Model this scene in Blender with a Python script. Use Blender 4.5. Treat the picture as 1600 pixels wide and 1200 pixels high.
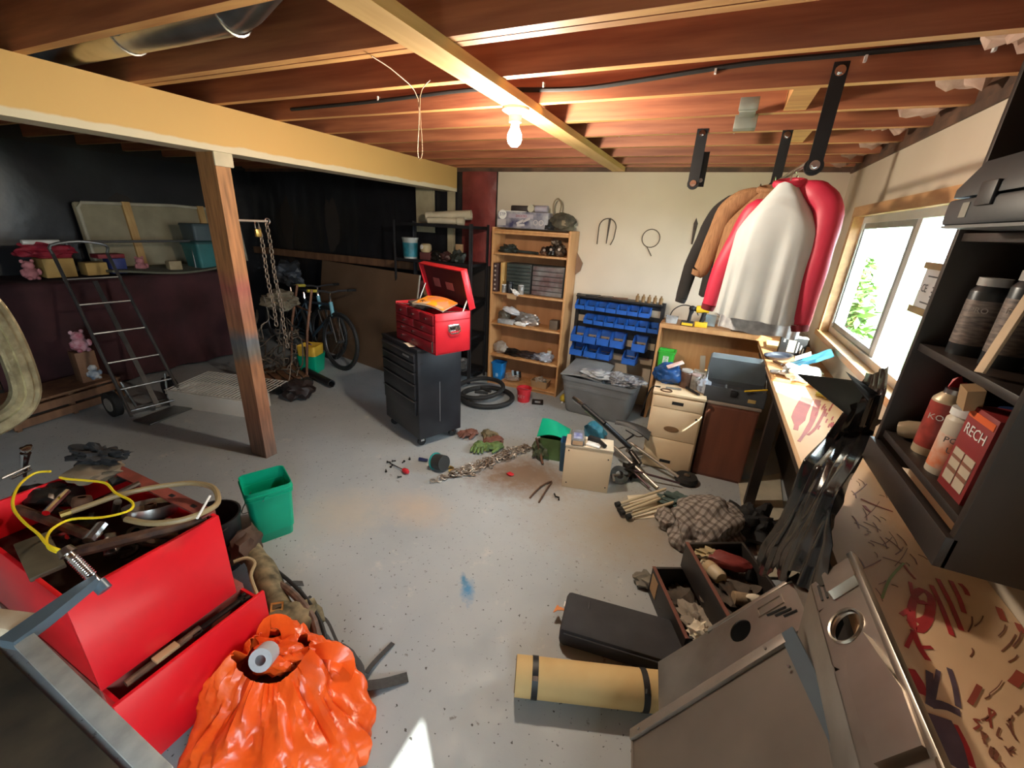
import bpy, bmesh, math, random
from mathutils import Vector, Matrix, Euler, noise
for o in list(bpy.data.objects): bpy.data.objects.remove(o)
SC = bpy.context.scene; COL = SC.collection
R = math.radians; V = Vector; PI = math.pi

# ---------------------------------------------------------------- camera
CAMP = V((0, 0, 1.75)); FPX = 661.08
ya, pi_, ro = R(-23.955), R(20.545), R(3.127)
FWD = V((math.sin(ya)*math.cos(pi_), math.cos(ya)*math.cos(pi_), -math.sin(pi_)))
_r0 = V((math.cos(ya), -math.sin(ya), 0)); _u0 = _r0.cross(FWD)
RGT = _r0*math.cos(ro) + _u0*math.sin(ro); UPV = -_r0*math.sin(ro) + _u0*math.cos(ro)
cd = bpy.data.cameras.new('camera'); cam = bpy.data.objects.new('camera', cd); COL.objects.link(cam)
cd.sensor_fit = 'HORIZONTAL'; cd.sensor_width = 36; cd.lens = FPX/1600*36; cd.clip_start = .02; cd.clip_end = 200
cam.matrix_world = Matrix(((RGT.x, UPV.x, -FWD.x, 0), (RGT.y, UPV.y, -FWD.y, 0), (RGT.z, UPV.z, -FWD.z, CAMP.z), (0, 0, 0, 1)))
SC.camera = cam

# ---------------------------------------------------------------- world, sun, daylight, exposure
SC.view_settings.view_transform = 'Standard'; SC.view_settings.look = 'None'
SC.view_settings.gamma = 1; SC.view_settings.use_curve_mapping = False; SC.view_settings.exposure = 0.78
W = bpy.data.worlds.new('sky'); SC.world = W; W.use_nodes = True
wn = W.node_tree.nodes; wn.clear()
wo = wn.new('ShaderNodeOutputWorld'); wb = wn.new('ShaderNodeBackground')
wb.inputs[0].default_value = (.78, .89, 1.0, 1); wb.inputs[1].default_value = 18.0
W.node_tree.links.new(wb.outputs[0], wo.inputs[0])
SUND = V((-1.55, 1.46, -1.95)).normalized()
sd = bpy.data.lights.new('sun', 'SUN'); sd.energy = 22; sd.angle = R(.6); sd.color = (1, .95, .86)
sun = bpy.data.objects.new('sun', sd); COL.objects.link(sun); sun.location = (6, -6, 9)
sun.rotation_euler = SUND.to_track_quat('-Z', 'Y').to_euler()
def portal(name, loc, direction, sx, sy):
    d = bpy.data.lights.new(name, 'AREA'); d.shape = 'RECTANGLE'; d.size = sx; d.size_y = sy
    d.cycles.is_portal = True
    o = bpy.data.objects.new(name, d); COL.objects.link(o); o.location = loc
    o.rotation_euler = V(direction).to_track_quat('-Z', 'Z').to_euler(); return o

# ---------------------------------------------------------------- helpers
def ray(px, py): return FWD + RGT*((px-800)/FPX) - UPV*((py-600)/FPX)
def at(px, py, z=0.0): d = ray(px, py); return CAMP + d*((z-CAMP.z)/d.z)
def aty(px, py, y): d = ray(px, py); return CAMP + d*(y/d.y)
def atx(px, py, x): d = ray(px, py); return CAMP + d*(x/d.x)

MATS = {}
def mat(name, col, rough=.6, metal=0.0, var=.25, scale=6.0, bump=0.0, stretch=None, col2=None, spec=.5, trans=0.0, alpha=1.0, emit=None, coat=0.0, detail=4):
    if name in MATS: return MATS[name]
    m = bpy.data.materials.new(name); m.use_nodes = True; MATS[name] = m
    nt = m.node_tree; N = nt.nodes; L = nt.links; b = N['Principled BSDF']
    b.inputs['Roughness'].default_value = rough; b.inputs['Metallic'].default_value = metal
    b.inputs['Specular IOR Level'].default_value = spec
    if trans: b.inputs['Transmission Weight'].default_value = trans
    if coat: b.inputs['Coat Weight'].default_value = coat; b.inputs['Coat Roughness'].default_value = .15
    if alpha < 1: b.inputs['Alpha'].default_value = alpha
    if emit: b.inputs['Emission Color'].default_value = (*emit[:3], 1); b.inputs['Emission Strength'].default_value = emit[3]
    c = V(col); c2 = V(col2) if col2 else c*(1-var)
    tc = N.new('ShaderNodeTexCoord'); mp = N.new('ShaderNodeMapping'); L.new(tc.outputs['Object'], mp.inputs[0])
    if stretch: mp.inputs['Scale'].default_value = stretch
    nz = N.new('ShaderNodeTexNoise'); nz.inputs['Scale'].default_value = scale; nz.inputs['Detail'].default_value = detail
    L.new(mp.outputs[0], nz.inputs['Vector'])
    cr = N.new('ShaderNodeValToRGB'); cr.color_ramp.elements[0].position = .35; cr.color_ramp.elements[1].position = .68
    cr.color_ramp.elements[0].color = (*c2, 1); cr.color_ramp.elements[1].color = (*c, 1)
    L.new(nz.outputs[0], cr.inputs[0]); L.new(cr.outputs[0], b.inputs['Base Color'])
    if bump:
        bp = N.new('ShaderNodeBump'); bp.inputs['Strength'].default_value = bump; bp.inputs['Distance'].default_value = .01
        n2 = N.new('ShaderNodeTexNoise'); n2.inputs['Scale'].default_value = scale*3; n2.inputs['Detail'].default_value = 3
        L.new(mp.outputs[0], n2.inputs['Vector']); L.new(n2.outputs[0], bp.inputs['Height']); L.new(bp.outputs[0], b.inputs['Normal'])
    return m

class G:
    """collects shapes into one bmesh"""
    def __init__(s): s.bm = bmesh.new()
    def _faces(s, vs, fs):
        bv = [s.bm.verts.new(v) for v in vs]
        for f in fs:
            try: s.bm.faces.new([bv[i] for i in f])
            except ValueError: pass
        return bv
    def box(s, c, size, rot=None, bev=0.0):
        x, y, z = (size[0]/2, size[1]/2, size[2]/2)
        vs = [V((a, b, d)) for a in (-x, x) for b in (-y, y) for d in (-z, z)]
        M = None
        if rot is not None: M = rot if isinstance(rot, Matrix) else Euler(rot).to_matrix()
        if M is not None: vs = [M @ v for v in vs]
        c = V(c)
        bv = s._faces([v+c for v in vs], [(0, 1, 3, 2), (4, 6, 7, 5), (0, 4, 5, 1), (2, 3, 7, 6), (0, 2, 6, 4), (1, 5, 7, 3)])
        if bev > 0:
            es = list({e for v in bv for e in v.link_edges})
            bmesh.ops.bevel(s.bm, geom=es, offset=bev, segments=2, profile=.5, affect='EDGES')
        return s
    def bx(s, x0, x1, y0, y1, z0, z1, bev=0.0): return s.box(((x0+x1)/2, (y0+y1)/2, (z0+z1)/2), (x1-x0, y1-y0, z1-z0), bev=bev)
    def cyl(s, p0, p1, r0, r1=None, n=12, cap=True):
        p0 = V(p0); p1 = V(p1); r1 = r0 if r1 is None else r1
        d = (p1-p0); q = d.to_track_quat('Z', 'Y'); vs = []
        for p, r in ((p0, r0), (p1, r1)):
            for i in range(n):
                a = 2*PI*i/n; vs.append(p + q @ V((r*math.cos(a), r*math.sin(a), 0)))
        fs = [(i, (i+1) % n, n+(i+1) % n, n+i) for i in range(n)]
        if cap: fs += [tuple(range(n-1, -1, -1)), tuple(range(n, 2*n))]
        s._faces(vs, fs); return s
    def tube(s, pts, r, n=8, closed=False, sub=0):
        pts = [V(p) for p in pts]
        if sub: pts = spline(pts, sub, closed)
        k = len(pts); rs = r if isinstance(r, (list, tuple)) else [r]*k
        if len(rs) != k: rs = [rs[min(len(rs)-1, int(i*len(rs)/k))] for i in range(k)]
        vs = []; up = None
        for i, p in enumerate(pts):
            a = pts[(i-1) % k] if (closed or i > 0) else p; b = pts[(i+1) % k] if (closed or i < k-1) else p
            t = (b-a); t = t.normalized() if t.length > 1e-9 else V((0, 0, 1))
            if up is None:
                up = V((0, 0, 1)) if abs(t.z) < .9 else V((1, 0, 0))
            up = (up - t*up.dot(t)); up = up.normalized() if up.length > 1e-6 else t.orthogonal().normalized()
            w = t.cross(up)
            for j in range(n):
                an = 2*PI*j/n; vs.append(p + (up*math.cos(an) + w*math.sin(an))*rs[i])
        fs = []
        for i in range(k if closed else k-1):
            i2 = (i+1) % k
            for j in range(n): fs.append((i*n+j, i*n+(j+1) % n, i2*n+(j+1) % n, i2*n+j))
        if not closed: fs += [tuple(range(n-1, -1, -1)), tuple(range((k-1)*n, k*n))]
        s._faces(vs, fs); return s
    def lathe(s, prof, o=(0, 0, 0), axis=(0, 0, 1), n=20):
        q = V(axis).normalized().to_track_quat('Z', 'Y'); o = V(o); vs = []; k = len(prof)
        for r, z in prof:
            for j in range(n):
                a = 2*PI*j/n; vs.append(o + q @ V((max(r, 1e-4)*math.cos(a), max(r, 1e-4)*math.sin(a), z)))
        s._faces(vs, [(i*n+j, i*n+(j+1) % n, (i+1)*n+(j+1) % n, (i+1)*n+j) for i in range(k-1) for j in range(n)]); return s
    def rlathe(s, prof, o=(0, 0, 0), corner=.2, n=4):
        """rounded-rectangle loft: prof = [(half_x, half_y, z)]"""
        o = V(o); vs = []; m = 4*(n+1)
        for hx, hy, z in prof:
            c = corner*min(hx, hy)
            for q, (sx, sy) in enumerate(((1, 1), (-1, 1), (-1, -1), (1, -1))):
                for j in range(n+1):
                    a = PI/2*q + PI/2*j/n
                    vs.append(o + V((sx*(hx-c) + c*math.cos(a), sy*(hy-c) + c*math.sin(a), z)))
        k = len(prof)
        fs = [(i*m+j, i*m+(j+1) % m, (i+1)*m+(j+1) % m, (i+1)*m+j) for i in range(k-1) for j in range(m)]
        fs += [tuple(range(m-1, -1, -1))]
        s._faces(vs, fs); return s
    def blob(s, c, rad, seed=0, amp=.25, sub=3, freq=2.0, rot=None, flat=None):
        bm2 = bmesh.new(); bmesh.ops.create_icosphere(bm2, subdivisions=sub, radius=1)
        M = Euler(rot).to_matrix() if rot else Matrix.Identity(3); c = V(c); rad = V(rad); off = V((seed*7.3, seed*3.1, seed*1.7)); mp = {}
        vs = []
        for v in bm2.verts:
            d = 1 + amp*noise.noise(v.co*freq+off)*1.6 + amp*.5*noise.noise(v.co*freq*2.7+off)
            p = V((v.co.x*rad.x, v.co.y*rad.y, v.co.z*rad.z))*d; p = M @ p + c
            if flat is not None and p.z < flat: p.z = flat
            mp[v.index] = len(vs); vs.append(p)
        s._faces(vs, [[mp[v.index] for v in f.verts] for f in bm2.faces]); bm2.free(); return s
    def prism(s, pts, n):
        """extrude a planar outline by vector n"""
        pts = [V(p) for p in pts]; n = V(n); k = len(pts)
        s._faces(pts + [p+n for p in pts], [tuple(range(k-1, -1, -1)), tuple(range(k, 2*k))] + [(i, (i+1) % k, k+(i+1) % k, k+i) for i in range(k)]); return s
    def surf(s, fn, nu, nv, thick=0.0):
        vs = [V(fn(i/nu, j/nv)) for i in range(nu+1) for j in range(nv+1)]
        fs = [(i*(nv+1)+j, (i+1)*(nv+1)+j, (i+1)*(nv+1)+j+1, i*(nv+1)+j+1) for i in range(nu) for j in range(nv)]
        bv = s._faces(vs, fs)
        if thick:
            g = list({f for v in bv for f in v.link_faces}); bmesh.ops.recalc_face_normals(s.bm, faces=g)
            bmesh.ops.solidify(s.bm, geom=g, thickness=thick)
        return s
    def ribbon(s, pts, w, nrm=(0, 0, 1), h=.0012, sub=0):
        pts = [V(p) for p in pts]
        if sub: pts = spline(pts, sub)
        nrm = V(nrm).normalized(); k = len(pts); ws = w if isinstance(w, (list, tuple)) else [w]*k
        if len(ws) != k: ws = [ws[min(len(ws)-1, int(i*len(ws)/k))] for i in range(k)]
        vs = []
        for i, p in enumerate(pts):
            t = pts[min(i+1, k-1)]-pts[max(i-1, 0)]; t = t.normalized() if t.length > 1e-9 else V((1, 0, 0))
            sd_ = nrm.cross(t).normalized()*ws[i]/2; vs += [p-sd_, p+sd_, p+sd_+nrm*h, p-sd_+nrm*h]
        fs = []
        for i in range(k-1):
            a = 4*i; b = a+4
            fs += [(a, a+1, b+1, b), (a+1, a+2, b+2, b+1), (a+2, a+3, b+3, b+2), (a+3, a, b, b+3)]
        fs += [(3, 2, 1, 0), (4*k-4, 4*k-3, 4*k-2, 4*k-1)]
        s._faces(vs, fs); return s
    def frame(s, w, h, t, d, o=(0, 0, 0), M=None):
        """rectangular frame in local XZ, outer w x h, member width t, depth d (Y)"""
        g = []
        for c, sz in (((0, 0, h/2-t/2), (w, d, t)), ((0, 0, -h/2+t/2), (w, d, t)), ((-w/2+t/2, 0, 0), (t, d, h-2*t)), ((w/2-t/2, 0, 0), (t, d, h-2*t))):
            c = V(c); c = (M @ c if M else c) + V(o); s.box(c, sz, rot=M)
        return s
    def xf(s, M):
        bmesh.ops.transform(s.bm, matrix=M, verts=s.bm.verts); return s

def spline(pts, sub, closed=False):
    out = []; k = len(pts)
    rng = range(k if closed else k-1)
    for i in rng:
        p0 = pts[(i-1) % k] if (closed or i > 0) else pts[i]; p1 = pts[i]; p2 = pts[(i+1) % k]
        p3 = pts[(i+2) % k] if (closed or i+2 < k) else pts[(i+1) % k]
        for j in range(sub):
            t = j/sub; t2 = t*t; t3 = t2*t
            out.append(.5*((2*p1) + (-p0+p2)*t + (2*p0-5*p1+4*p2-p3)*t2 + (-p0+3*p1-3*p2+p3)*t3))
    if not closed: out.append(pts[-1])
    return out

def link(o, parent=None):
    COL.objects.link(o)
    if parent is not None: o.parent = parent
    return o
def part(name, g, m, parent=None, label=None, sharp=35, stuff=False):
    me = bpy.data.meshes.new(name); bmesh.ops.recalc_face_normals(g.bm, faces=g.bm.faces); g.bm.to_mesh(me); g.bm.free()
    ms = m if isinstance(m, (list, tuple)) else [m]
    for k in ms: me.materials.append(k)
    for p in me.polygons: p.use_smooth = True
    me.set_sharp_from_angle(angle=R(sharp))
    o = bpy.data.objects.new(name, me); link(o, parent)
    if label: o['label'] = label
    if stuff: o['kind'] = 'stuff'
    return o
def tag(o, label, cat, group=None):
    o['label'] = label; o['category'] = cat
    if group: o['group'] = group
    return o
def thing(name, label, cat, loc=(0, 0, 0), rz=0.0, group=None, rot=None, mtx=None):
    o = bpy.data.objects.new(name, None); o.empty_display_size = .05; link(o)
    o.location = loc; o.rotation_euler = rot if rot else (0, 0, rz)
    if mtx is not None: o.matrix_world = mtx
    return tag(o, label, cat, group)
def solo(name, g, m, label, cat, loc=(0, 0, 0), rz=0.0, group=None, rot=None, sharp=35, mtx=None):
    o = part(name, g, m, sharp=sharp); o.location = loc; o.rotation_euler = rot if rot else (0, 0, rz)
    if mtx is not None: o.matrix_world = mtx
    return tag(o, label, cat, group)
def struct(name, g, m, parent=None):
    o = part(name, g, m, parent)
    if parent is None: o['kind'] = 'structure'
    return o
def clone(o, parent=None):
    c = o.copy(); link(c)
    if parent is not None: c.parent = parent
    for ch in list(o.children): clone(ch, c)
    return c
def frame_mtx(o, u, v):
    """matrix with X along u, Y near v, origin o"""
    u = V(u).normalized(); n = u.cross(V(v)).normalized(); w = n.cross(u)
    return Matrix(((u.x, w.x, n.x, o[0]), (u.y, w.y, n.y, o[1]), (u.z, w.z, n.z, o[2]), (0, 0, 0, 1)))
def text(name, s, size, M, m, parent, ext=.0004):
    cu = bpy.data.curves.new(name, 'FONT'); cu.body = s; cu.size = size; cu.extrude = ext; cu.align_x = 'CENTER'; cu.align_y = 'CENTER'; cu.resolution_u = 2
    t = bpy.data.objects.new(name, cu); COL.objects.link(t)
    dg = bpy.context.evaluated_depsgraph_get(); me = bpy.data.meshes.new_from_object(t.evaluated_get(dg))
    bpy.data.objects.remove(t); me.transform(M); me.materials.clear(); me.materials.append(m); me.name = name
    o = bpy.data.objects.new(name, me); link(o, parent); return o
RX90 = Matrix.Rotation(PI/2, 4, 'X')
def MT(x, y, z): return Matrix.Translation((x, y, z))

# ---------------------------------------------------------------- materials
def floor_material():
    m = bpy.data.materials.new('painted_concrete'); m.use_nodes = True; nt = m.node_tree; N = nt.nodes; L = nt.links; b = N['Principled BSDF']
    tc = N.new('ShaderNodeTexCoord')
    def nz(scale, det=5, rgh=.55):
        n = N.new('ShaderNodeTexNoise'); n.inputs['Scale'].default_value = scale; n.inputs['Detail'].default_value = det; n.inputs['Roughness'].default_value = rgh; L.new(tc.outputs['Object'], n.inputs['Vector']); return n.outputs[0]
    def ramp(src, p0, p1, c0=(0, 0, 0), c1=(1, 1, 1)):
        r = N.new('ShaderNodeValToRGB'); e = r.color_ramp.elements; e[0].position = p0; e[1].position = p1; e[0].color = (*c0, 1); e[1].color = (*c1, 1); L.new(src, r.inputs[0]); return r.outputs[0]
    def mix(f, a, c):
        x = N.new('ShaderNodeMix'); x.data_type = 'RGBA'
        L.new(f, x.inputs[0])
        if isinstance(a, tuple): x.inputs[6].default_value = (*a, 1)
        else: L.new(a, x.inputs[6])
        if isinstance(c, tuple): x.inputs[7].default_value = (*c, 1)
        else: L.new(c, x.inputs[7])
        return x.outputs[2]
    def patch(x, y, rx, ry, ang, edge=.5, jig=.5):
        mp = N.new('ShaderNodeMapping'); mp.vector_type = 'TEXTURE'; mp.inputs['Location'].default_value = (x, y, 0); mp.inputs['Rotation'].default_value = (0, 0, ang); mp.inputs['Scale'].default_value = (rx, ry, 1)
        L.new(tc.outputs['Object'], mp.inputs[0]); ln = N.new('ShaderNodeVectorMath'); ln.operation = 'LENGTH'; L.new(mp.outputs[0], ln.inputs[0])
        ad = N.new('ShaderNodeMath'); ad.operation = 'MULTIPLY_ADD'; L.new(nz(14, 6, .75), ad.inputs[0]); ad.inputs[1].default_value = jig*2; L.new(ln.outputs['Value'], ad.inputs[2])
        mr = N.new('ShaderNodeMapRange'); L.new(ad.outputs[0], mr.inputs[0]); mr.inputs[1].default_value = 1.0-edge+jig; mr.inputs[2].default_value = 1.0+jig; mr.inputs[3].default_value = 1; mr.inputs[4].default_value = 0
        return mr.outputs[0]
    c = ramp(nz(1.3), .35, .7, (.30, .325, .34), (.37, .392, .398))
    c = mix(ramp(nz(5, 8, .7), .60, .72), c, (.45, .44, .41))
    c = mix(ramp(nz(22, 5, .65), .635, .72), c, (.13, .125, .11))
    c = mix(ramp(nz(58, 2, .5), .685, .715), c, (.05, .05, .045))
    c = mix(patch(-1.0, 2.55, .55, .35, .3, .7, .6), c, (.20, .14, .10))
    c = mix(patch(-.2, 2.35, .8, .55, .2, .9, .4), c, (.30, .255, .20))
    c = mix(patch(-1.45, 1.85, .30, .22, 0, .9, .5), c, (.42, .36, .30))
    p = at(730, 922); c = mix(patch(p.x, p.y, .10, .045, 2.2, 1.1, 1.3), c, (.04, .20, .38)); c = mix(patch(p.x-.05, p.y+.05, .06, .02, 2.2, .8, 1.2), c, (.05, .18, .30))
    p = at(540, 800); c = mix(patch(p.x, p.y, .35, .3, .4, .8, .7), c, (.40, .38, .34))
    L.new(c, b.inputs['Base Color'])
    L.new(ramp(nz(7), .3, .7, (.42,)*3, (.68,)*3), b.inputs['Roughness'])
    bp = N.new('ShaderNodeBump'); bp.inputs['Strength'].default_value = .25; bp.inputs['Distance'].default_value = .004
    L.new(nz(18, 6, .7), bp.inputs['Height']); L.new(bp.outputs[0], b.inputs['Normal'])
    MATS['painted_concrete'] = m; return m
FLOORM = floor_material()
def zband_material(name, stops, rough=.6, jig=.06, scale=5, axis=2, grain=None):
    """colour bands along an axis (object space) with ragged borders; stops = [(value, colour)]"""
    m = bpy.data.materials.new(name); m.use_nodes = True; nt = m.node_tree; N = nt.nodes; L = nt.links; b = N['Principled BSDF']; b.inputs['Roughness'].default_value = rough
    tc = N.new('ShaderNodeTexCoord'); sp = N.new('ShaderNodeSeparateXYZ'); L.new(tc.outputs['Object'], sp.inputs[0])
    nz = N.new('ShaderNodeTexNoise'); nz.inputs['Scale'].default_value = scale; nz.inputs['Detail'].default_value = 6; L.new(tc.outputs['Object'], nz.inputs['Vector'])
    ad = N.new('ShaderNodeMath'); ad.operation = 'MULTIPLY_ADD'; L.new(nz.outputs[0], ad.inputs[0]); ad.inputs[1].default_value = jig; L.new(sp.outputs[axis], ad.inputs[2])
    lo = stops[0][0]; hi = stops[-1][0]; mr = N.new('ShaderNodeMapRange'); mr.inputs[1].default_value = lo+jig*.5; mr.inputs[2].default_value = hi+jig*.5; L.new(ad.outputs[0], mr.inputs[0])
    cr = N.new('ShaderNodeValToRGB'); L.new(mr.outputs[0], cr.inputs[0]); e = cr.color_ramp.elements
    while len(e) < len(stops): e.new(.5)
    for i, (z, c) in enumerate(stops): e[i].position = (z-lo)/(hi-lo); e[i].color = (*c, 1)
    out = cr.outputs[0]
    if grain:
        mp = N.new('ShaderNodeMapping'); mp.inputs['Scale'].default_value = grain; L.new(tc.outputs['Object'], mp.inputs[0])
        n2 = N.new('ShaderNodeTexNoise'); n2.inputs['Scale'].default_value = 6; n2.inputs['Detail'].default_value = 5; L.new(mp.outputs[0], n2.inputs['Vector'])
        r2 = N.new('ShaderNodeValToRGB'); r2.color_ramp.elements[0].color = (.55, .55, .55, 1); r2.color_ramp.elements[1].color = (1.15, 1.15, 1.15, 1); r2.color_ramp.elements[0].position = .3; r2.color_ramp.elements[1].position = .7; L.new(n2.outputs[0], r2.inputs[0])
        mx = N.new('ShaderNodeMix'); mx.data_type = 'RGBA'; mx.blend_type = 'MULTIPLY'; mx.inputs[0].default_value = 1; L.new(out, mx.inputs[6]); L.new(r2.outputs[0], mx.inputs[7]); out = mx.outputs[2]
    L.new(out, b.inputs['Base Color']); MATS[name] = m; return m

JOIST = mat('reddish_joist_wood', (.42, .15, .07), .55, col2=(.24, .075, .038), scale=3, stretch=(.6, 6, 9), bump=.1)
JEDGE = mat('joist_edge_wood', (.62, .34, .12), .6, col2=(.44, .20, .07), scale=3, stretch=(.8, 8, 8))
SUBFL = mat('subfloor_planks', (.28, .10, .06), .7, col2=(.15, .05, .035), scale=2, stretch=(.5, 5, 5))
STRAPW = mat('yellow_strapping_wood', (.74, .50, .21), .6, col2=(.60, .37, .14), scale=3, stretch=(8, .7, 8))
PLATEW = mat('top_plate_wood', (.17, .085, .05), .75, col2=(.06, .035, .025), scale=6)
DRYW = mat('beige_painted_drywall', (.62, .535, .42), .75, col2=(.54, .455, .35), scale=1.3)
POLY = mat('black_poly_sheet', (.013, .013, .016), .32, var=.4, scale=3, bump=.3)
DARKW = mat('dark_wall', (.03, .022, .018), .8, scale=3)
INSUL = mat('pink_insulation', (.55, .40, .32), .95, col2=(.33, .2, .15), scale=9, bump=.6)
REDINS = mat('red_foil_insulation', (.25, .045, .04), .42, col2=(.13, .022, .02), scale=4, bump=.5)
TRIMW = mat('window_trim_wood', (.55, .30, .13), .5, col2=(.40, .20, .08), scale=4, stretch=(6, 1, 6))
VINYL = mat('white_window_vinyl', (.68, .68, .66), .4, var=.12)
GALV = mat('galvanised_steel', (.55, .56, .55), .28, 1.0, col2=(.40, .41, .41), scale=8)
STEEL = mat('bare_steel', (.55, .54, .52), .3, 1.0, col2=(.30, .29, .28), scale=14)
CHROME = mat('chrome', (.75, .75, .76), .15, 1.0, var=.1)
BLACKM = mat('black_steel', (.016, .016, .018), .45, .2, var=.4, scale=8)
BLACKP = mat('black_plastic', (.012, .012, .014), .5, var=.3)
RUBBER = mat('black_rubber', (.014, .014, .014), .75, var=.3, scale=20)
CABB = mat('tool_cabinet_black', (.022, .024, .03), .38, .1, col2=(.012, .013, .017), scale=5)
REDP = mat('red_enamel', (.72, .008, .016), .35, col2=(.62, .007, .014), scale=3, coat=.2)
REDD = mat('red_enamel_chest', (.62, .012, .025), .4, col2=(.45, .008, .018), scale=3, coat=.2)
RUSTR = mat('worn_red_steel', (.27, .06, .045), .6, col2=(.14, .035, .025), scale=12)
OAK = mat('oak_laminate', (.56, .30, .125), .5, col2=(.44, .21, .08), scale=3, stretch=(5, 5, .6))
OAKD = mat('oak_laminate_back', (.42, .20, .085), .6, col2=(.33, .15, .06), scale=2, stretch=(5, 5, .6))
CREAM = mat('cream_melamine', (.72, .56, .37), .5, col2=(.66, .50, .32), scale=2)
BLUEB = mat('blue_bin_plastic', (.015, .11, .47), .4, var=.25)
GREYT = mat('grey_tote_plastic', (.17, .18, .19), .5, var=.2)
GREENB = mat('green_bucket_plastic', (.0, .36, .20), .38, var=.12)
GREEN2 = mat('lime_green_plastic', (.06, .55, .06), .4, var=.2)
DKBROWN = mat('dark_brown_paint', (.026, .016, .011), .5, col2=(.014, .009, .007), scale=5, bump=.1)
PAINTW = mat('cream_painted_bench', (.82, .57, .35), .6, col2=(.73, .48, .28), scale=3)
ORANGE = mat('orange_plastic_film', (.90, .13, .015), .32, col2=(.75, .08, .01), scale=5, bump=.5)
PADG = mat('charcoal_pad_fabric', (.035, .035, .04), .8, var=.4, scale=6, bump=.2)
FOAM = mat('tan_foam', (.62, .44, .20), .85, col2=(.54, .36, .15), scale=5)
WHITE = mat('white_plastic', (.75, .74, .71), .5, var=.08)
PAPER = mat('paper', (.72, .64, .50), .8, var=.12)
CLOTHR = mat('dark_red_cloth', (.06, .016, .019), .9, col2=(.03, .008, .010), scale=4, bump=.2)
TEAL = mat('teal_plastic', (.03, .17, .17), .5)
YELLOW = mat('yellow_plastic', (.80, .50, .02), .45, var=.15)
REDPL = mat('red_plastic', (.55, .02, .03), .45, var=.2)
BLUEP = mat('blue_plastic', (.01, .22, .62), .4, var=.25)
CARD = mat('cardboard', (.42, .26, .13), .85, var=.2)
WOODY = mat('yellow_pine', (.60, .38, .15), .65, col2=(.46, .26, .09), scale=4, stretch=(6, 6, .8))
WOODD = mat('brown_wood', (.20, .10, .05), .65, col2=(.12, .055, .028), scale=4, stretch=(4, 4, .7))
RUST = mat('rusty_steel', (.16, .075, .04), .7, .3, col2=(.05, .025, .018), scale=18, bump=.2)
GREASE = mat('greasy_dark_metal', (.055, .045, .038), .35, .7, col2=(.02, .016, .014), scale=14)
APPL = mat('appliance_steel', (.52, .47, .41), .36, 1.0, col2=(.38, .33, .28), scale=5)
APPG = mat('grey_enamel_panel', (.20, .175, .15), .4, .3, col2=(.15, .13, .11), scale=3)
BLUEG = mat('blue_grey_paint', (.085, .12, .15), .4, .2, var=.2)
GLASS = mat('window_glass', (1, 1, 1), .0, var=0, trans=1.0)
GLASS.node_tree.nodes['Principled BSDF'].inputs['IOR'].default_value = 1.02
GREYC = mat('grey_cloth', (.35, .35, .35), .9, var=.4, scale=12, bump=.3)
KHAKI = mat('khaki_canvas', (.20, .15, .08), .9, col2=(.07, .06, .03), scale=14)
HOSE = mat('tan_hose', (.30, .22, .11), .5, var=.3)
def glass_material():
    m = bpy.data.materials.new('clear_pane'); m.use_nodes = True; N = m.node_tree.nodes; L = m.node_tree.links; N.remove(N['Principled BSDF'])
    a = N.new('ShaderNodeBsdfTransparent'); g = N.new('ShaderNodeBsdfGlossy'); g.inputs['Roughness'].default_value = .03
    a.inputs[0].default_value = (.93, .96, .95, 1)
    x = N.new('ShaderNodeMixShader'); x.inputs[0].default_value = .06; L.new(a.outputs[0], x.inputs[1]); L.new(g.outputs[0], x.inputs[2]); L.new(x.outputs[0], N['Material Output'].inputs[0]); return m
PANE = glass_material()
XR = .83; YB = 4.46; XL = -6.3; YF = -2.3; ZJ = 2.31; ZT = 2.55
# ================================================================ STRUCTURE
floor = struct('floor', G().bx(XL-.2, XR+.15, YF-.2, YB+.2, -.1, 0), FLOORM)
# ceiling with joists
ceil = struct('ceiling', G().bx(XL-.2, XR+.15, YF-.2, YB+.2, ZT, ZT+.05), SUBFL)
def joist(y, x0=XL, x1=XR+.13, w=.04, h=.24, z=ZJ):
    g = G().bx(x0, x1, y-w/2, y+w/2, z, z+h)
    o = part('joist', g, [JOIST, JEDGE], ceil)
    for p in o.data.polygons:
        if p.normal.z < -.9: p.material_index = 1  # bottom face gets the lighter, yellower wood tone
    return o
JY = [1.44 + .398*k for k in range(-9, 8)]
for y in JY: joist(y)
joist(1.485, w=.036); joist(4.43)
part('strapping_board', G().bx(-1.045, -.93, -2.2, 4.42, 2.272, 2.31), STRAPW, ceil)
for i, y in enumerate((2.42, 3.23)):                                    # solid blocking beside the hangers
    part('blocking', G().bx(.15+.1*i, .24+.1*i, JY[11 if i == 0 else 13]+.02, JY[12 if i == 0 else 14]-.02, 2.315, 2.5), JEDGE, ceil)
for k in range(9, 17):                                                  # loose batts tucked against the rim
    y = JY[k]+.2
    g = G().blob((.74, y, 2.43), (.12, .16, .10), seed=k, amp=.3, sub=3, freq=2.2)
    part('insulation_batt', g, INSUL, ceil)
part('rim_board', G().bx(XR-.0, XR+.13, YF, YB, 2.30, ZT), PLATEW, ceil)
part('rim_board', G().bx(-2.26, XR, YB-.012, YB+.1, 2.31, ZT), PLATEW, ceil)
# bridging straps between joists
for x, k in ((-1.9, 9), (-2.3, 8), (-1.5, 11), (-.35, 12), (-1.75, 12)):
    part('bridging_strut', G().tube([(x, JY[k]+.02, 2.33), (x+.02, JY[k+1]-.02, 2.47)], .008, n=6), GALV, ceil)
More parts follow.
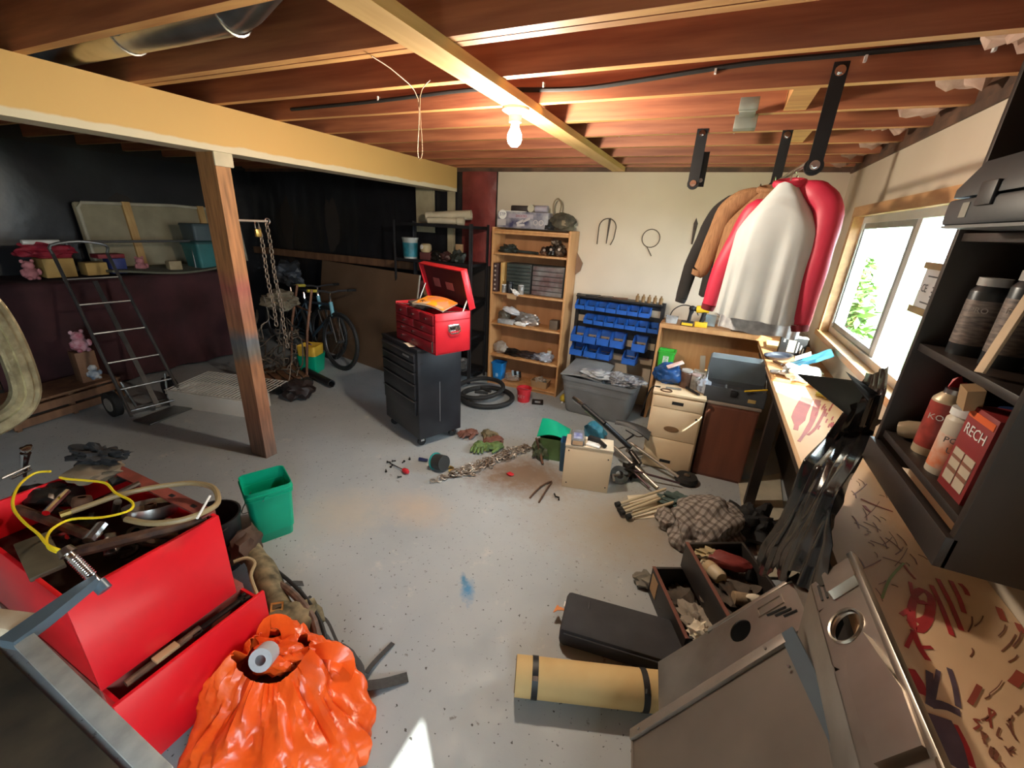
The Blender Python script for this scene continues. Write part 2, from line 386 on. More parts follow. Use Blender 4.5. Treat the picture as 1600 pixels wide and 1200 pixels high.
# right wall with the window opening and one added for fill light
WY0, WY1, WZ0, WZ1 = 2.26, 3.88, 1.12, 1.93
g = G(); T2 = .13
g.bx(XR, XR+T2, WY1, YB+.1, 0, 2.27).bx(XR, XR+T2, WY0, WY1, 0, WZ0).bx(XR, XR+T2, WY0, WY1, WZ1, 2.27)
QY0, QY1, QZ0, QZ1 = -2.05, -.56, .95, 2.06      # unseen window added behind the camera for fill and the floor sun
g.bx(XR, XR+T2, QY1, WY0, 0, 2.27).bx(XR, XR+T2, QY0, QY1, 0, QZ0).bx(XR, XR+T2, QY0, QY1, QZ1, 2.27).bx(XR, XR+T2, YF, QY0, 0, 2.27)
wall_right = struct('wall_right', g, DRYW)
part('top_plate', G().bx(XR-.012, XR+T2, YF, YB, 2.262, 2.30), PLATEW, wall_right)
# back wall
wall_back = struct('wall_back', G().bx(XL, XR+.13, YB+.01, YB+.14, 0, 2.56), DARKW)
part('drywall', G().bx(-2.27, XR, YB-.008, YB+.012, 0, 2.275), DRYW, wall_back)
part('top_plate', G().bx(XL, XR, YB-.015, YB+.02, 2.272, 2.312), PLATEW, wall_back)
g = G().surf(lambda u, v: (-2.70+.42*u, YB-.02-.035*math.sin(PI*u)-.012*noise.noise(V((u*4, v*7, 3))), 1.3+.97*v), 14, 26, thick=.004)
part('foil_insulation', g, REDINS, wall_back)
def polyf(x0, x1, z0, z1, sd):
    return lambda u, v: (x0+(x1-x0)*u, YB-.004-.03*noise.noise(V((u*(x1-x0)*2.2+sd, v*2.0, sd)))-.012*noise.noise(V((u*(x1-x0)*9, v*6, sd))), z0+(z1-z0)*v)
part('vapour_barrier', G().surf(polyf(XL, -2.68, .0, 2.27, 2.0), 90, 40, thick=.003), POLY, wall_back)
part('rail', G().bx(XL, -2.72, YB-.085, YB-.045, 1.17, 1.26), WOODD, wall_back)
part('stud', G().bx(-3.30, -3.06, YB-.075, YB-.04, 1.62, 2.27), mat('pale_stud', (.42, .35, .22), .7), wall_back)
part('stud', G().bx(-2.86, -2.78, YB-.085, YB-.045, 1.0, 2.27), mat('pale_stud', (.42, .35, .22), .7), wall_back)
# left and near walls
wall_left = struct('wall_left', G().bx(XL-.13, XL, YF-.2, YB+.1, 0, 2.56), DARKW)
g = G().surf(lambda u, v: (XL+.01+.03*noise.noise(V((u*12, v*2, 9))), YF+(YB-YF)*u, 2.27*v), 80, 24, thick=.003)
part('vapour_barrier', g, POLY, wall_left)
wall_front = struct('wall_front', G().bx(XL, XR+.13, YF-.13, YF, 0, 2.56), DRYW)
portal('fill_window_daylight', (XR+.115, (QY0+QY1)/2, (QZ0+QZ1)/2), (-1, 0, 0), QY1-QY0, QZ1-QZ0)
portal('window_daylight', (XR+.11, (WY0+WY1)/2, (WZ0+WZ1)/2), (-1, 0, 0), WY1-WY0, WZ1-WZ0)
# window
win = struct('window_1', G().frame(WY1-WY0, WZ1-WZ0, .045, .07, o=(XR+.075, (WY0+WY1)/2, (WZ0+WZ1)/2), M=Matrix.Rotation(PI/2, 3, 'Z')), VINYL)
mid = 2.90
part('mullion', G().bx(XR+.05, XR+.10, mid-.03, mid+.03, WZ0+.04, WZ1-.04), VINYL, win)
part('sash_frame', G().frame(WY1-mid-.06, WZ1-WZ0-.09, .035, .03, o=(XR+.065, (WY1+mid)/2, (WZ0+WZ1)/2), M=Matrix.Rotation(PI/2, 3, 'Z')), mat('grey_aluminium', (.35, .36, .37), .4, .6), win)
part('pane', G().bx(XR+.08, XR+.084, mid, WY1-.04, WZ0+.04, WZ1-.04), PANE, win)
part('pane', G().bx(XR+.068, XR+.072, WY0+.04, mid, WZ0+.04, WZ1-.04), PANE, win)
fill_win = struct('fill_window', G().frame(QY1-QY0, QZ1-QZ0, .045, .07, o=(XR+.075, (QY0+QY1)/2, (QZ0+QZ1)/2), M=Matrix.Rotation(PI/2, 3, 'Z')), VINYL)
part('pane', G().bx(XR+.08, XR+.084, QY0+.04, QY1-.04, QZ0+.04, QZ1-.04), PANE, fill_win)
t1 = struct('trim_1', G().bx(XR-.018, XR+.02, WY0-.05, WY1+.06, WZ1-.005, WZ1+.06), TRIMW)
struct('trim_2', G().bx(XR-.018, XR+.09, WY1-.008, WY1+.05, WZ0-.04, WZ1), TRIMW)
struct('trim_3', G().bx(XR-.03, XR+.10, WY0-.05, WY1+.05, WZ0-.035, WZ0+.002), TRIMW)
# notice taped on the near pane
nt_ = thing('paper_notice', 'printed white notice held on the window glass by brown tape strips', 'notice', (XR+.062, 2.515, 1.575), 0)
part('sheet', G().box((0, 0, 0), (.002, .27, .20)), WHITE, nt_)
TAPE = mat('brown_tape', (.35, .22, .08), .5)
part('tape_strip', G().box((-.003, 0, .10), (.003, .33, .03)), TAPE, nt_)
part('tape_strip', G().box((-.003, .005, -.10), (.003, .33, .03)), TAPE, nt_)
MN = Matrix(((0, 0, -1, -.0025), (-1, 0, 0, 0), (0, 1, 0, 0), (0, 0, 0, 1)))
INK = mat('grey_ink', (.12, .12, .12), .7)
text('print', 'CE', .05, MN @ MT(-.08, .0, 0), INK, nt_)
for i, (w, y) in enumerate(((.17, .055), (.10, .012), (.10, -.008), (.10, -.028), (.15, -.06))):
    part('print_line', G().box((-.0022, -.0 if w > .12 else -.05, y), (.001, w, .006)), INK, nt_)
# outdoors
GRASS = mat('grass_bank', (.10, .16, .04), .9, col2=(.05, .09, .02), scale=8)
LEAF = mat('garden_leaf', (.16, .27, .05), .6, col2=(.05, .12, .02), scale=9)
gnd = struct('outdoor_ground', G().bx(XR+.13, 14, -9, 14, .55, .75).bx(-6, XR+.14, -14, YF-.13, -.2, -.02), GRASS)
def shrub(name, label, loc, rx, rz, seed, n=260, size=.10):
    random.seed(seed); t = thing(name, label, 'shrub', loc, group='shrubs outside the window'); g = G()
    for i in range(n):
        a = random.uniform(0, 2*PI); h = random.random(); rr = rx*math.sqrt(random.random())*(1-.55*h)
        p = V((rr*math.cos(a), rr*math.sin(a), h*rz)); q = Euler((random.uniform(-1, 1), random.uniform(-1, 1), random.uniform(0, 6))).to_matrix()
        s = size*random.uniform(.6, 1.3)
        g._faces([p+q @ V(v) for v in ((-s*.35, 0, 0), (0, -s, .0), (s*.35, 0, .02), (0, s, 0))], [(0, 1, 2, 3)])
    part('foliage', g, LEAF, t)
    st = G()
    for i in range(5):
        a = i*1.3; st.tube([(0, 0, 0), (.3*rx*math.cos(a), .3*rx*math.sin(a), rz*.5), (.5*rx*math.cos(a), .5*rx*math.sin(a), rz*.8)], [.02, .014, .006], n=5)
    part('stem', st, WOODD, t)
shrub('garden_shrub', 'taller leafy green shrub outside at the far edge of the window', (1.95, 8.4, .75), .5, .8, 1, n=420, size=.09)
shrub('garden_shrub', 'low yellow-green shrub outside behind the blue package', (1.5, 6.1, .75), .32, .40, 2)
# unseen eave, added to block high sun through the window
struct('sun_block_eave', G().bx(XR+.13, XR+.72, 1.3, 6.0, 2.32, 2.42), WHITE)

# ================================================================ BEAM, POST
BEAMM = zband_material('beam_paint', [(2.05, (.66, .58, .42)), (2.098, (.66, .58, .42)), (2.108, (.64, .40, .14)), (2.32, (.60, .37, .13))], .7, jig=.035, scale=7)
beam = solo('support_beam', G().bx(-2.96, -2.77, YF, YB-.03, 2.067, 2.31), BEAMM, 'long ochre-painted beam with a ragged cream lower edge carrying the joists', 'beam')
POSTM = zband_material('post_wood', [(0, (.20, .13, .10)), (.35, (.30, .13, .07)), (.74, (.33, .14, .06)), (.80, (.17, .14, .11)), (.90, (.12, .13, .14)), (1.0, (.36, .15, .07)), (1.18, (.40, .15, .09)), (1.28, (.38, .11, .08)), (1.38, (.46, .20, .08)), (2.07, (.45, .22, .09))], .6, jig=.12, scale=9, grain=(8, 8, .7))
post = thing('support_post', 'paint-smeared square wooden post holding up the beam', 'post', (0, 0, 0))
part('shaft', G().bx(-2.965, -2.795, 1.79, 1.88, 0, 2.066), POSTM, post)
part('plaster_patch', G().bx(-2.80, -2.785, 1.785, 1.90, 1.99, 2.07, bev=.006), mat('plaster_cream', (.66, .58, .42), .8), post)

# ================================================================ LAMP
lamp = thing('bare_bulb_lamp', 'bare glowing bulb in a white porcelain ceiling socket', 'lamp', (-1.0, 2.12, 2.272))
part('socket', G().lathe([(.0, 0), (.065, 0), (.065, -.012), (.05, -.02), (.032, -.03), (.03, -.06), (.0, -.06)], n=20), WHITE, lamp)
bulbm = mat('glowing_bulb', (1, .9, .7), .3, emit=(1, .86, .62, 30))
part('bulb', G().lathe([(.0, -.165), (.015, -.163), (.03, -.15), (.036, -.13), (.034, -.11), (.022, -.085), (.016, -.06), (.0, -.06)], n=20), bulbm, lamp)
ld = bpy.data.lights.new('bulb_light', 'POINT'); ld.energy = 60; ld.color = (1, .87, .70); ld.shadow_soft_size = .05
lo = bpy.data.objects.new('bulb_light', ld); COL.objects.link(lo); lo.location = (-1.0, 2.12, 2.06)
# ================================================================ BLACK ROLLING CABINET + RED CHEST
rz = R(-24); o = at(656, 690, .07)
cab = thing('rolling_tool_cabinet', 'black rolling tool cabinet with five drawers on casters', 'tool cabinet', (o.x, o.y, 0), rz)
# local: X to the right along the drawer face, origin at the near right front corner, +Y into depth
CW, CDp, CH = .60, .40, .82
part('body', G().bx(-CW, 0, .0, CDp, .08, CH, bev=.006), CABB, cab)
part('top_lip', G().bx(-CW-.004, .004, -.004, CDp+.004, CH, CH+.02, bev=.004), CABB, cab)
for i, (z0, z1) in enumerate(((.73, .80), (.655, .725), (.56, .65), (.42, .555), (.29, .415))):
    d = part('drawer', G().bx(-CW+.03, -.03, -.018, 0, z0, z1, bev=.004), CABB, cab)
    part('drawer_pull', G().bx(-CW+.035, -.035, -.026, -.012, z1-.012, z1-.004), mat('dull_aluminium', (.25, .25, .25), .35, .9), d)
part('brand_plate', G().bx(-.2, -.1, -.021, -.016, .755, .77), mat('silver_badge', (.4, .4, .4), .4, .5), cab)
for x in (-.06, -CW+.06):
    for y in (.05, CDp-.05):
        c = part('caster', G().cyl((x-.012, y, .034), (x+.012, y, .034), .034, n=14), RUBBER, cab)
        part('caster_fork', G().bx(x-.018, x+.018, y-.015, y+.015, .04, .082), CHROME, c)
for z in (.79, .72):
    part('bolt_slot', G().bx(-.001, .0015, .02 if z < .75 else CDp-.06, .045 if z < .75 else CDp-.03, z, z+.014), BLACKP, cab)
part('scratch', G().bx(-.001, .0012, .19, .196, .2, .55), mat('grey_scratch', (.15, .15, .16), .6), cab)

o2 = at(681, 556, CH+.02)
ch = thing('red_tool_chest', 'open red tool chest with small drawers on top of the black cabinet', 'tool chest', (o2.x, o2.y, CH+.021), rz)
RW, RD, RH = .60, .30, .30
REDC = REDD
g = G().bx(-RW, 0, 0, .012, 0, .012)
g.bx(-.008, 0, 0, RD, 0, RH, bev=.002).bx(-RW, -RW+.008, 0, RD, 0, RH, bev=.002).bx(-RW, 0, RD-.008, RD, 0, RH).bx(-RW, 0, 0, RD, 0, .01).bx(-RW, 0, .005, .013, 0, RH-.01).bx(-RW, 0, 0, RD, RH-.06, RH-.052)
part('body', g, REDC, ch)
DKR = mat('dark_red_drawers', (.22, .008, .016), .4, var=.3)
for z0, z1, parts in ((.215, .285, 3), (.15, .21, 2), (.095, .145, 1), (.015, .09, 1)):
    for k in range(parts):
        w = (RW-.03)/parts; x0 = -RW+.015+k*w
        d = part('drawer', G().bx(x0+.004, x0+w-.004, -.012, .006, z0, z1, bev=.003), DKR, ch)
        part('knob', G().cyl((x0+w*.5, -.012, (z0+z1)/2), (x0+w*.5, -.024, (z0+z1)/2), .008, n=10), CHROME, d)
        if parts == 1 and k == 0:
            part('knob', G().cyl((x0+w*.2, -.012, (z0+z1)/2), (x0+w*.2, -.024, (z0+z1)/2), .008, n=10), CHROME, d)
part('key_bar', G().bx(-.022, -.014, -.02, -.012, .02, .10), CHROME, ch)
# side handle
hd = part('handle_plate', G().box((.003, .15, .19), (.006, .10, .05), bev=.002), CHROME, ch)
part('handle_loop', G().tube([(.012, .105, .20), (.02, .105, .165), (.02, .12, .15), (.02, .18, .15), (.02, .195, .165), (.012, .195, .20)], .006, n=8), CHROME, hd)
# lid, hinged at the back, open past upright
LM = MT(0, RD-.005, RH) @ Matrix.Rotation(R(-74), 4, 'X')
lid = part('lid', G().bx(-RW, 0, -.30, 0, .045, .053).bx(-.008, 0, -.30, 0, -.0, .05, bev=.002).bx(-RW, -RW+.008, -.30, 0, 0, .05, bev=.002).bx(-RW, 0, -.30, -.292, 0, .05).xf(LM), REDC, ch)
part('lid_liner', G().bx(-RW+.01, -.01, -.29, -.005, .034, .0425).xf(LM), mat('maroon_liner', (.055, .005, .008), .55, var=.3), lid)
part('decal', G().box((-.44, -.15, .033), (.09, .07, .002)).xf(LM), mat('worn_sticker', (.35, .10, .10), .6), lid)
part('decal', G().box((-.26, -.14, .033), (.10, .06, .002)).xf(LM), mat('worn_sticker', (.35, .10, .10), .6), lid)
part('lid_stay', G().tube([(-.02, RD-.06, RH-.02), (-.02, RD-.01, RH+.09)], .005, n=6), WHITE, ch)
part('lid_stay', G().tube([(-RW+.01, RD-.1, RH-.02), (-RW+.01, RD-.03, RH+.13)], .006, n=6), STEEL, ch)
def loc(th, p): return th.matrix_world @ V(p)
bpy.context.view_layer.update()
# magazine and tools lying in the chest
def maga():
    m = bpy.data.materials.new('magazine_cover'); m.use_nodes = True; N = m.node_tree.nodes; L = m.node_tree.links; b = N['Principled BSDF']; b.inputs['Roughness'].default_value = .35
    tc = N.new('ShaderNodeTexCoord'); v = N.new('ShaderNodeTexVoronoi'); v.inputs['Scale'].default_value = 14; L.new(tc.outputs['Object'], v.inputs['Vector'])
    cr = N.new('ShaderNodeValToRGB'); cr.color_ramp.interpolation = 'LINEAR'; e = cr.color_ramp.elements
    e[0].color = (.9, .45, .02, 1); e[1].color = (.75, .05, .03, 1); x = e.new(.4); x.color = (.85, .2, .03, 1); x = e.new(.75); x.color = (.5, .3, .2, 1); x = e.new(.9); x.color = (.9, .7, .4, 1)
    L.new(v.outputs['Color'], cr.inputs[0]); L.new(cr.outputs[0], b.inputs['Base Color']); return m
c = loc(ch, (-.20, .12, RH+.035))
mz = thing('magazine', 'colourful orange and red magazine lying on the tools in the red chest', 'magazine', c, rz+R(18))
mz.rotation_euler = (R(8), R(6), rz+R(25))
part('cover', G().surf(lambda u, v: ((u-.5)*.27, (v-.5)*.20, .018*math.sin(u*3.0)+.004), 10, 3, thick=.002), maga(), mz)
part('pages', G().surf(lambda u, v: ((u-.5)*.268, (v-.5)*.198, .018*math.sin(u*3.0)-.003), 10, 3, thick=.005), PAPER, mz)
text('masthead', 'ROD', .06, MT(-.03, -.05, .018), mat('ink_dark', (.05, .04, .04), .6), mz)
random.seed(5)
TOOLN = [('wrench', 'STEEL'), ('socket_rail', 'GREASE')]
def spanner(L_, w=.02, t=.006):
    g = G().box((0, 0, 0), (L_*.8, w*.6, t), bev=.001)
    for s in (-1, 1):
        for sg in (-1, 1): g.box((s*L_*.44, sg*w*.45, 0), (L_*.12, w*.42, t*1.2), bev=.001)
        g.box((s*L_*.39, 0, 0), (L_*.08, w*1.2, t*1.2), bev=.001)
    return g
def hammer(L_=.3):
    g = G().cyl((-L_/2, 0, 0), (L_/2, 0, 0), .014, .011, n=10); return g
def plier(L_=.18):
    g = G()
    for s in (-1, 1): g.tube([(-L_/2, s*.028, 0), (-L_*.2, s*.022, 0), (L_*.12, s*.002, 0), (L_*.3, -s*.006, 0), (L_*.5, -s*.002, 0)], [.007, .007, .009, .008, .003], n=6)
    g.cyl((L_*.13, 0, -.01), (L_*.13, 0, .01), .011, n=10); return g
for i, (x, y, a, l, w) in enumerate(((-.50, .10, 60, .22, 'open-end wrench'), (-.44, .2, 25, .25, 'second wrench'), (-.36, .23, -10, .3, 'third wrench'), (-.08, .22, 70, .2, 'short wrench'))):
    p = loc(ch, (x, y, RH-.015+.012*(i % 3)))
    lab = ['grey open-end wrench at the left end of the red chest', 'steel wrench lying askew in the red chest behind the magazine', 'long dark wrench along the back of the red chest', 'short bright wrench beside the lid stay of the red chest'][i]
    solo('wrench', spanner(l), STEEL if i != 2 else GREASE, lab, 'wrench', p, rz+R(a), group='tools in the red chest')
solo('oily_rag', G().blob((0, 0, 0), (.11, .08, .045), 4, .35), mat('oily_rag', (.10, .085, .07), .9, var=.5), 'dark oily rag bunched in the left of the red chest', 'rag', loc(ch, (-.46, .14, RH-.02)), rz)
solo('spanner_box', G().box((0, 0, 0), (.2, .06, .05), bev=.006), mat('grey_olive', (.16, .15, .12), .6), 'grey-olive socket case behind the magazine in the red chest', 'case', loc(ch, (-.33, .25, RH+.02)), rz)
solo('note_paper', G().surf(lambda u, v: ((u-.5)*.12, (v-.5)*.07, .004*math.sin(u*4)), 6, 2, thick=.0015), PAPER, 'small tan note on the black cabinet before the red chest', 'paper', loc(cab, (-.16, .03, CH+.024)), rz-R(6))

# ================================================================ BOOKSHELF
BX0, BX1, BYF, BYB, BZ = -2.165, -1.31, 4.15, 4.44, 1.725
bs = thing('bookshelf', 'oak laminate bookshelf with five openings against the beige wall', 'bookshelf', (BX0, BYF, 0), R(0))
bw = BX1-BX0; bd = BYB-BYF
for x in (0, bw-.02): part('side_panel', G().bx(x, x+.02, 0, bd, 0, BZ, bev=.002), OAK, bs)
part('back_panel', G().bx(.015, bw-.015, bd-.006, bd, .02, BZ-.01), OAKD, bs)
SHZ = [.05, .36, .725, 1.065, 1.475, BZ-.02]
for z in SHZ: part('shelf', G().bx(.021, bw-.021, .004, bd-.008, z-.02, z, bev=.002), OAK, bs)
part('top_fascia', G().bx(.021, bw-.021, -.001, .015, BZ-.062, BZ-.041), OAK, bs)
part('kick_board', G().bx(.021, bw-.021, .02, .035, 0, .03), OAK, bs)

# ================================================================ BLACK METAL RACK
rk = thing('metal_shelf_rack', 'black metal shelving rack in the dark corner beside the bookshelf', 'shelf rack', (-3.32, 3.98, 0), 0)
for x in (0, .98):
    for y in (0, .38):
        part('upright', G().bx(x, x+.03, y, y+.003, 0, 1.74).bx(x if x == 0 else x+.027, x+.003 if x == 0 else x+.03, y, y+.03 if y == 0 else y-.03, 0, 1.74), mat('grey_black_steel', (.05, .05, .055), .4, .4), rk)
RKZ = (.12, .55, .95, 1.34, 1.72)
for z in RKZ: part('shelf', G().bx(.004, 1.006, .004, .376, z-.03, z), BLACKM, rk)

# ================================================================ TOTE
tt = thing('grey_storage_tote', 'large grey storage tote beneath the rack of blue bins', 'storage tote', (-.80, 4.02, 0), R(-3))
part('tub', G().rlathe([(.30, .17, 0), (.30, .17, .005), (.345, .205, .34), (.345, .205, .35), (.37, .225, .35), (.37, .225, .39), (.36, .215, .39), (.36, .215, .34), (.31, .18, .02), (.0, .0, .02)], corner=.3), GREYT, tt)
part('rib_band', G().rlathe([(.342, .202, .27), (.352, .212, .272), (.352, .212, .30), (.346, .206, .302)], corner=.3), GREYT, tt)
lidg = G().surf(lambda u, v: (-.37+.42*u, -.21+.44*v, .40+.02*math.sin(u*PI)+.05*v), 8, 8, thick=.012)
part('lid', lidg, mat('grey_tote_lid', (.24, .25, .25), .5), tt, label='lighter grey lid half pushed aside')
solo('striped_cloth', G().blob((0, 0, 0), (.20, .10, .05), 3, .35, sub=4, freq=3), mat('striped_grey_cloth', (.42, .43, .45), .9, col2=(.10, .10, .12), scale=40, stretch=(1, .2, 1)), 'grey striped cloth heaped on the right of the grey tote', 'cloth', (-.60, 3.90, .43), R(-8))
solo('clear_plastic_bag', G().blob((0, 0, 0), (.15, .08, .04), 8, .4, sub=3, freq=3), mat('cloudy_film', (.45, .45, .45), .25, var=.5, scale=14), 'crumpled clear plastic bag on the lid of the grey tote', 'bag', (-.83, 3.88, .445), 0)

# ================================================================ BLUE BIN RACK
br = thing('bin_rack', 'black steel louvre rack holding rows of blue bins', 'bin rack', (-.80, 4.28, 0), R(-2))
part('backing_panel', G().bx(-.44, .42, .10, .11, .5, 1.10), BLACKM, br)
for x in (-.45, .41):
    part('upright', G().bx(x, x+.035, .06, .10, 0, 1.12), BLACKM, br)
    part('foot', G().bx(x, x+.035, -.12, .12, 0, .03), BLACKM, br)
for z in (.99, .855, .66, .5): part('cross_rail', G().bx(-.42, .41, .085, .10, z-.02, z+.045), mat('beige_rail', (.45, .36, .25), .6), br)
part('top_tray', G().bx(-.43, .42, -.02, .12, 1.10, 1.115), BLACKM, br)
def bin_(w, d, h):
    g = G(); t = .004
    g.bx(-w/2, w/2, -d, 0, 0, t).bx(-w/2, w/2, -t, 0, 0, h)
    for x in (-w/2, w/2-t):
        g.prism([(x, 0, 0), (x, 0, h), (x, -d*.55, h), (x, -d, h*.5), (x, -d, 0)], (t, 0, 0))
    g.bx(-w/2, w/2, -d, -d+t, 0, h*.5).bx(-w/2, w/2, -d-.006, -d+t, h*.42, h*.5)
    return g
random.seed(2)
rowspec = [(1.0, [-.375+.108*i for i in range(7)], .102, .13, .085, 'top row'), (.86, [-.27+.108*i for i in range(7)], .102, .13, .085, 'second row'),
           (.645, [-.36, -.222, -.084, .054, .275], .132, .17, .15, 'third row'), (.50, [-.355, -.20, -.06, .20], .135, .17, .125, 'bottom row')]
ORD = ['first', 'second', 'third', 'fourth', 'fifth', 'sixth', 'seventh']
BINC = mat('bin_contents', (.03, .026, .022), .5, .4, var=.6, scale=40)
protos = {}
for z, xs, w, d, h, rn in rowspec:
    for i, x in enumerate(xs):
        lab = 'blue plastic parts bin, %s from the left in the %s of the rack' % (ORD[i], rn)
        if rn not in protos:
            b = thing('parts_bin', lab, 'bin', (0, 0, 0), R(-2), group='blue bins on the rack')
            part('tub', bin_(w, d, h), BLUEB, b)
            part('contents', G().blob((0, -d*.5, h*.22), (w*.42, d*.42, h*.2), 3, .35, sub=3, freq=4), BINC, b)
            protos[rn] = b
        else:
            b = clone(protos[rn]); b['label'] = lab
        b.location = br.matrix_world @ V((x, .085, z)) if False else V((-.80, 4.28, 0)) + Matrix.Rotation(R(-2), 3, 'Z') @ V((x, .083, z-.02))
        if z < .8: b.rotation_euler = (R(-6), 0, R(-2))

# ================================================================ BACK DESK
dk = thing('low_oak_shelf_desk', 'low oak shelf unit along the back wall behind the jackets', 'shelf unit', (-.36, 4.12, 0), 0)
part('top', G().bx(0, 1.02, 0, .32, .945, .968, bev=.002), OAK, dk)
part('side_panel', G().bx(0, .022, .01, .32, 0, .945), OAK, dk)
part('side_panel', G().bx(.93, .952, .01, .32, 0, .945), OAK, dk)
part('back_panel', G().bx(.022, .93, .305, .315, .02, .945), OAK, dk)
part('shelf', G().bx(.022, .93, .02, .305, .465, .487, bev=.002), OAK, dk)
part('edge_fascia', G().bx(0, 1.02, -.006, .002, .93, .968), OAK, dk)

# ================================================================ FILE CABINET (cream, three fronts)
fc = thing('cream_pedestal_cabinet', 'cream wooden drawer pedestal with an oval grip, crowded with junk on top', 'drawer cabinet', (-.235, 3.16, 0), R(3))
fw, fd, fh = .365, .42, .625
LT = Matrix.Rotation(R(0), 4, 'X')
part('carcass', G().bx(0, fw, .012, fd, 0.0, fh, bev=.002), CREAM, fc)
part('top', G().bx(-.004, fw+.004, -.006, fd, fh, fh+.018, bev=.002), CREAM, fc)
for z0, z1 in ((.525, .612), (.275, .52), (.02, .27)):
    d = part('drawer_front', G().bx(.012, fw-.012, -.006, .012, z0, z1, bev=.002), CREAM, fc)
    if z1 > .6: part('finger_slot', G().bx(fw/2-.04, fw/2+.04, -.0075, -.004, z0+.035, z0+.06), BLACKP, d)
    elif z1 > .5:
        part('oval_grip', G().lathe([(0, 0), (.055, 0), (.055, .003), (.048, .004), (0, .001)], n=24, axis=(0, -1, 0)).xf(MT(fw/2-.01, -.006, .36) @ Matrix.Scale(.42, 4, (0, 0, 1))), mat('grip_brown', (.20, .11, .05), .4), d)
        part('lock', G().cyl((fw-.035, -.006, .475), (fw-.035, -.011, .475), .008, n=12), BLACKM, d)
    else: part('finger_slot', G().bx(fw/2-.05, fw/2+.03, -.0075, -.004, .07, .095), BLACKP, d)

# ================================================================ SMALL CREAM BOX ON THE FLOOR
wb_ = thing('small_cream_cabinet', 'small cream box cabinet standing on the floor amid the tools', 'cabinet', (-.70, 2.555, 0), R(13))
part('carcass', G().bx(0, .325, 0, .15, 0, .33, bev=.002), CREAM, wb_)
part('top_board', G().bx(-.003, .328, -.004, .16, .33, .345, bev=.002), mat('pale_top', (.72, .60, .44), .5), wb_)
for x, z in ((.025, .30), (.30, .27), (.03, .04), (.305, .045)): part('screw_hole', G().cyl((x, .0, z), (x, -.002, z), .005, n=10), BLACKP, wb_)

# ================================================================ SERVICE BENCH ALONG THE RIGHT WALL
BZT = .92
bench = thing('wall_bench', 'long narrow wall bench with a paint-splashed cream top below the window', 'bench', (0, 0, 0))
part('painted_top', G().bx(.465, XR-.002, -.3, YB-.34, BZT-.035, BZT, bev=.003), PAINTW, bench)
part('rear_panel', G().bx(.80, .818, -.3, 4.08, .0, BZT-.035), DKBROWN, bench, label='dark brown panel behind the bench legs')
for y in (-.25, 1.30, 2.95, 4.0): part('leg', G().bx(.50, .56, y, y+.06, 0, BZT-.035), DKBROWN, bench)
part('apron', G().bx(.485, .505, -.3, 4.08, BZT-.10, BZT-.035), DKBROWN, bench)
board = part('pine_overlay', G().bx(.455, XR-.004, 2.96, 4.08, BZT, BZT+.022, bev=.002), OAK, bench, label='oak-coloured board covering the far half of the bench')
# ================================================================ RED STEEL DRAWER CHEST (left foreground)
rc = thing('red_drawer_chest', 'large red steel chest heaped with greasy tools in the left foreground', 'tool chest', (-1.78, .50, 0))
def L3(x, y, z): return (x+1.78, y-.50, z)
def bxl(g, x0, x1, y0, y1, z0, z1, bev=0.0): return g.bx(x0+1.78, x1+1.78, y0-.5, y1-.5, z0, z1, bev)
g = G(); bxl(g, -2.16, -1.46, .295, .755, .03, .36, .004); part('lower_case', g, RUSTR, rc)
g = G(); bxl(g, -1.362, -1.348, .285, .765, .05, .365, .003); bxl(g, -1.46, -1.362, .30, .31, .05, .34); bxl(g, -1.46, -1.362, .74, .75, .05, .34); bxl(g, -1.46, -1.362, .30, .75, .05, .06)
dr = part('lower_drawer', g, REDP, rc)
g = G()
for x0, x1, y0, y1 in ((-1.434, -1.42, .29, .705), (-2.16, -2.146, .29, .705), (-2.16, -1.43, .29, .302), (-2.16, -1.43, .693, .705)): bxl(g, x0, x1, y0, y1, .378, .735, .002)
bxl(g, -2.16, -1.43, .29, .705, .38, .39); part('upper_bin', g, REDP, rc)
g = G(); bxl(g, -2.16, -1.45, .668, .712, .735, .742); bxl(g, -2.16, -1.45, .690, .712, .70, .735)
fl = part('rim_flange', g, RUSTR, rc, label='worn dull red flange along the far rim')
for x in (-1.55, -1.68): 
    g = G(); bxl(g, x, x+.025, .684, .696, .7415, .7432); part('slot', g, BLACKP, fl)
g = G(); bxl(g, -2.14, -1.435, .30, .694, .39, .60); part('packed_scrap', g, GREASE, rc)
# tools in the gap of the lower drawer
def seg(name, label, cat, p, q, r, m, n=10, group=None, r1=None):
    p = V(p); q = V(q); c = (p+q)/2; return solo(name, G().cyl(p-c, q-c, r, r1, n=n), m, label, cat, c, group=group)
GT = 'loose tools in the big red chest'
seg('socket_bar', 'rusty socket bar in the gap of the lower red drawer', 'tool', (-1.41, .34, .352), (-1.41, .56, .352), .012, RUST, group=GT)
solo('ring_spanner', spanner(.20, .03, .01), GREASE, 'black ring spanner lying in the gap of the lower red drawer', 'wrench', (-1.405, .63, .35), R(88), group=GT)
solo('wood_offcut', G().box((0, 0, 0), (.03, .07, .012), bev=.002), CARD, 'small wooden offcut in the gap of the lower red drawer', 'wood', (-1.40, .45, .367), 0)
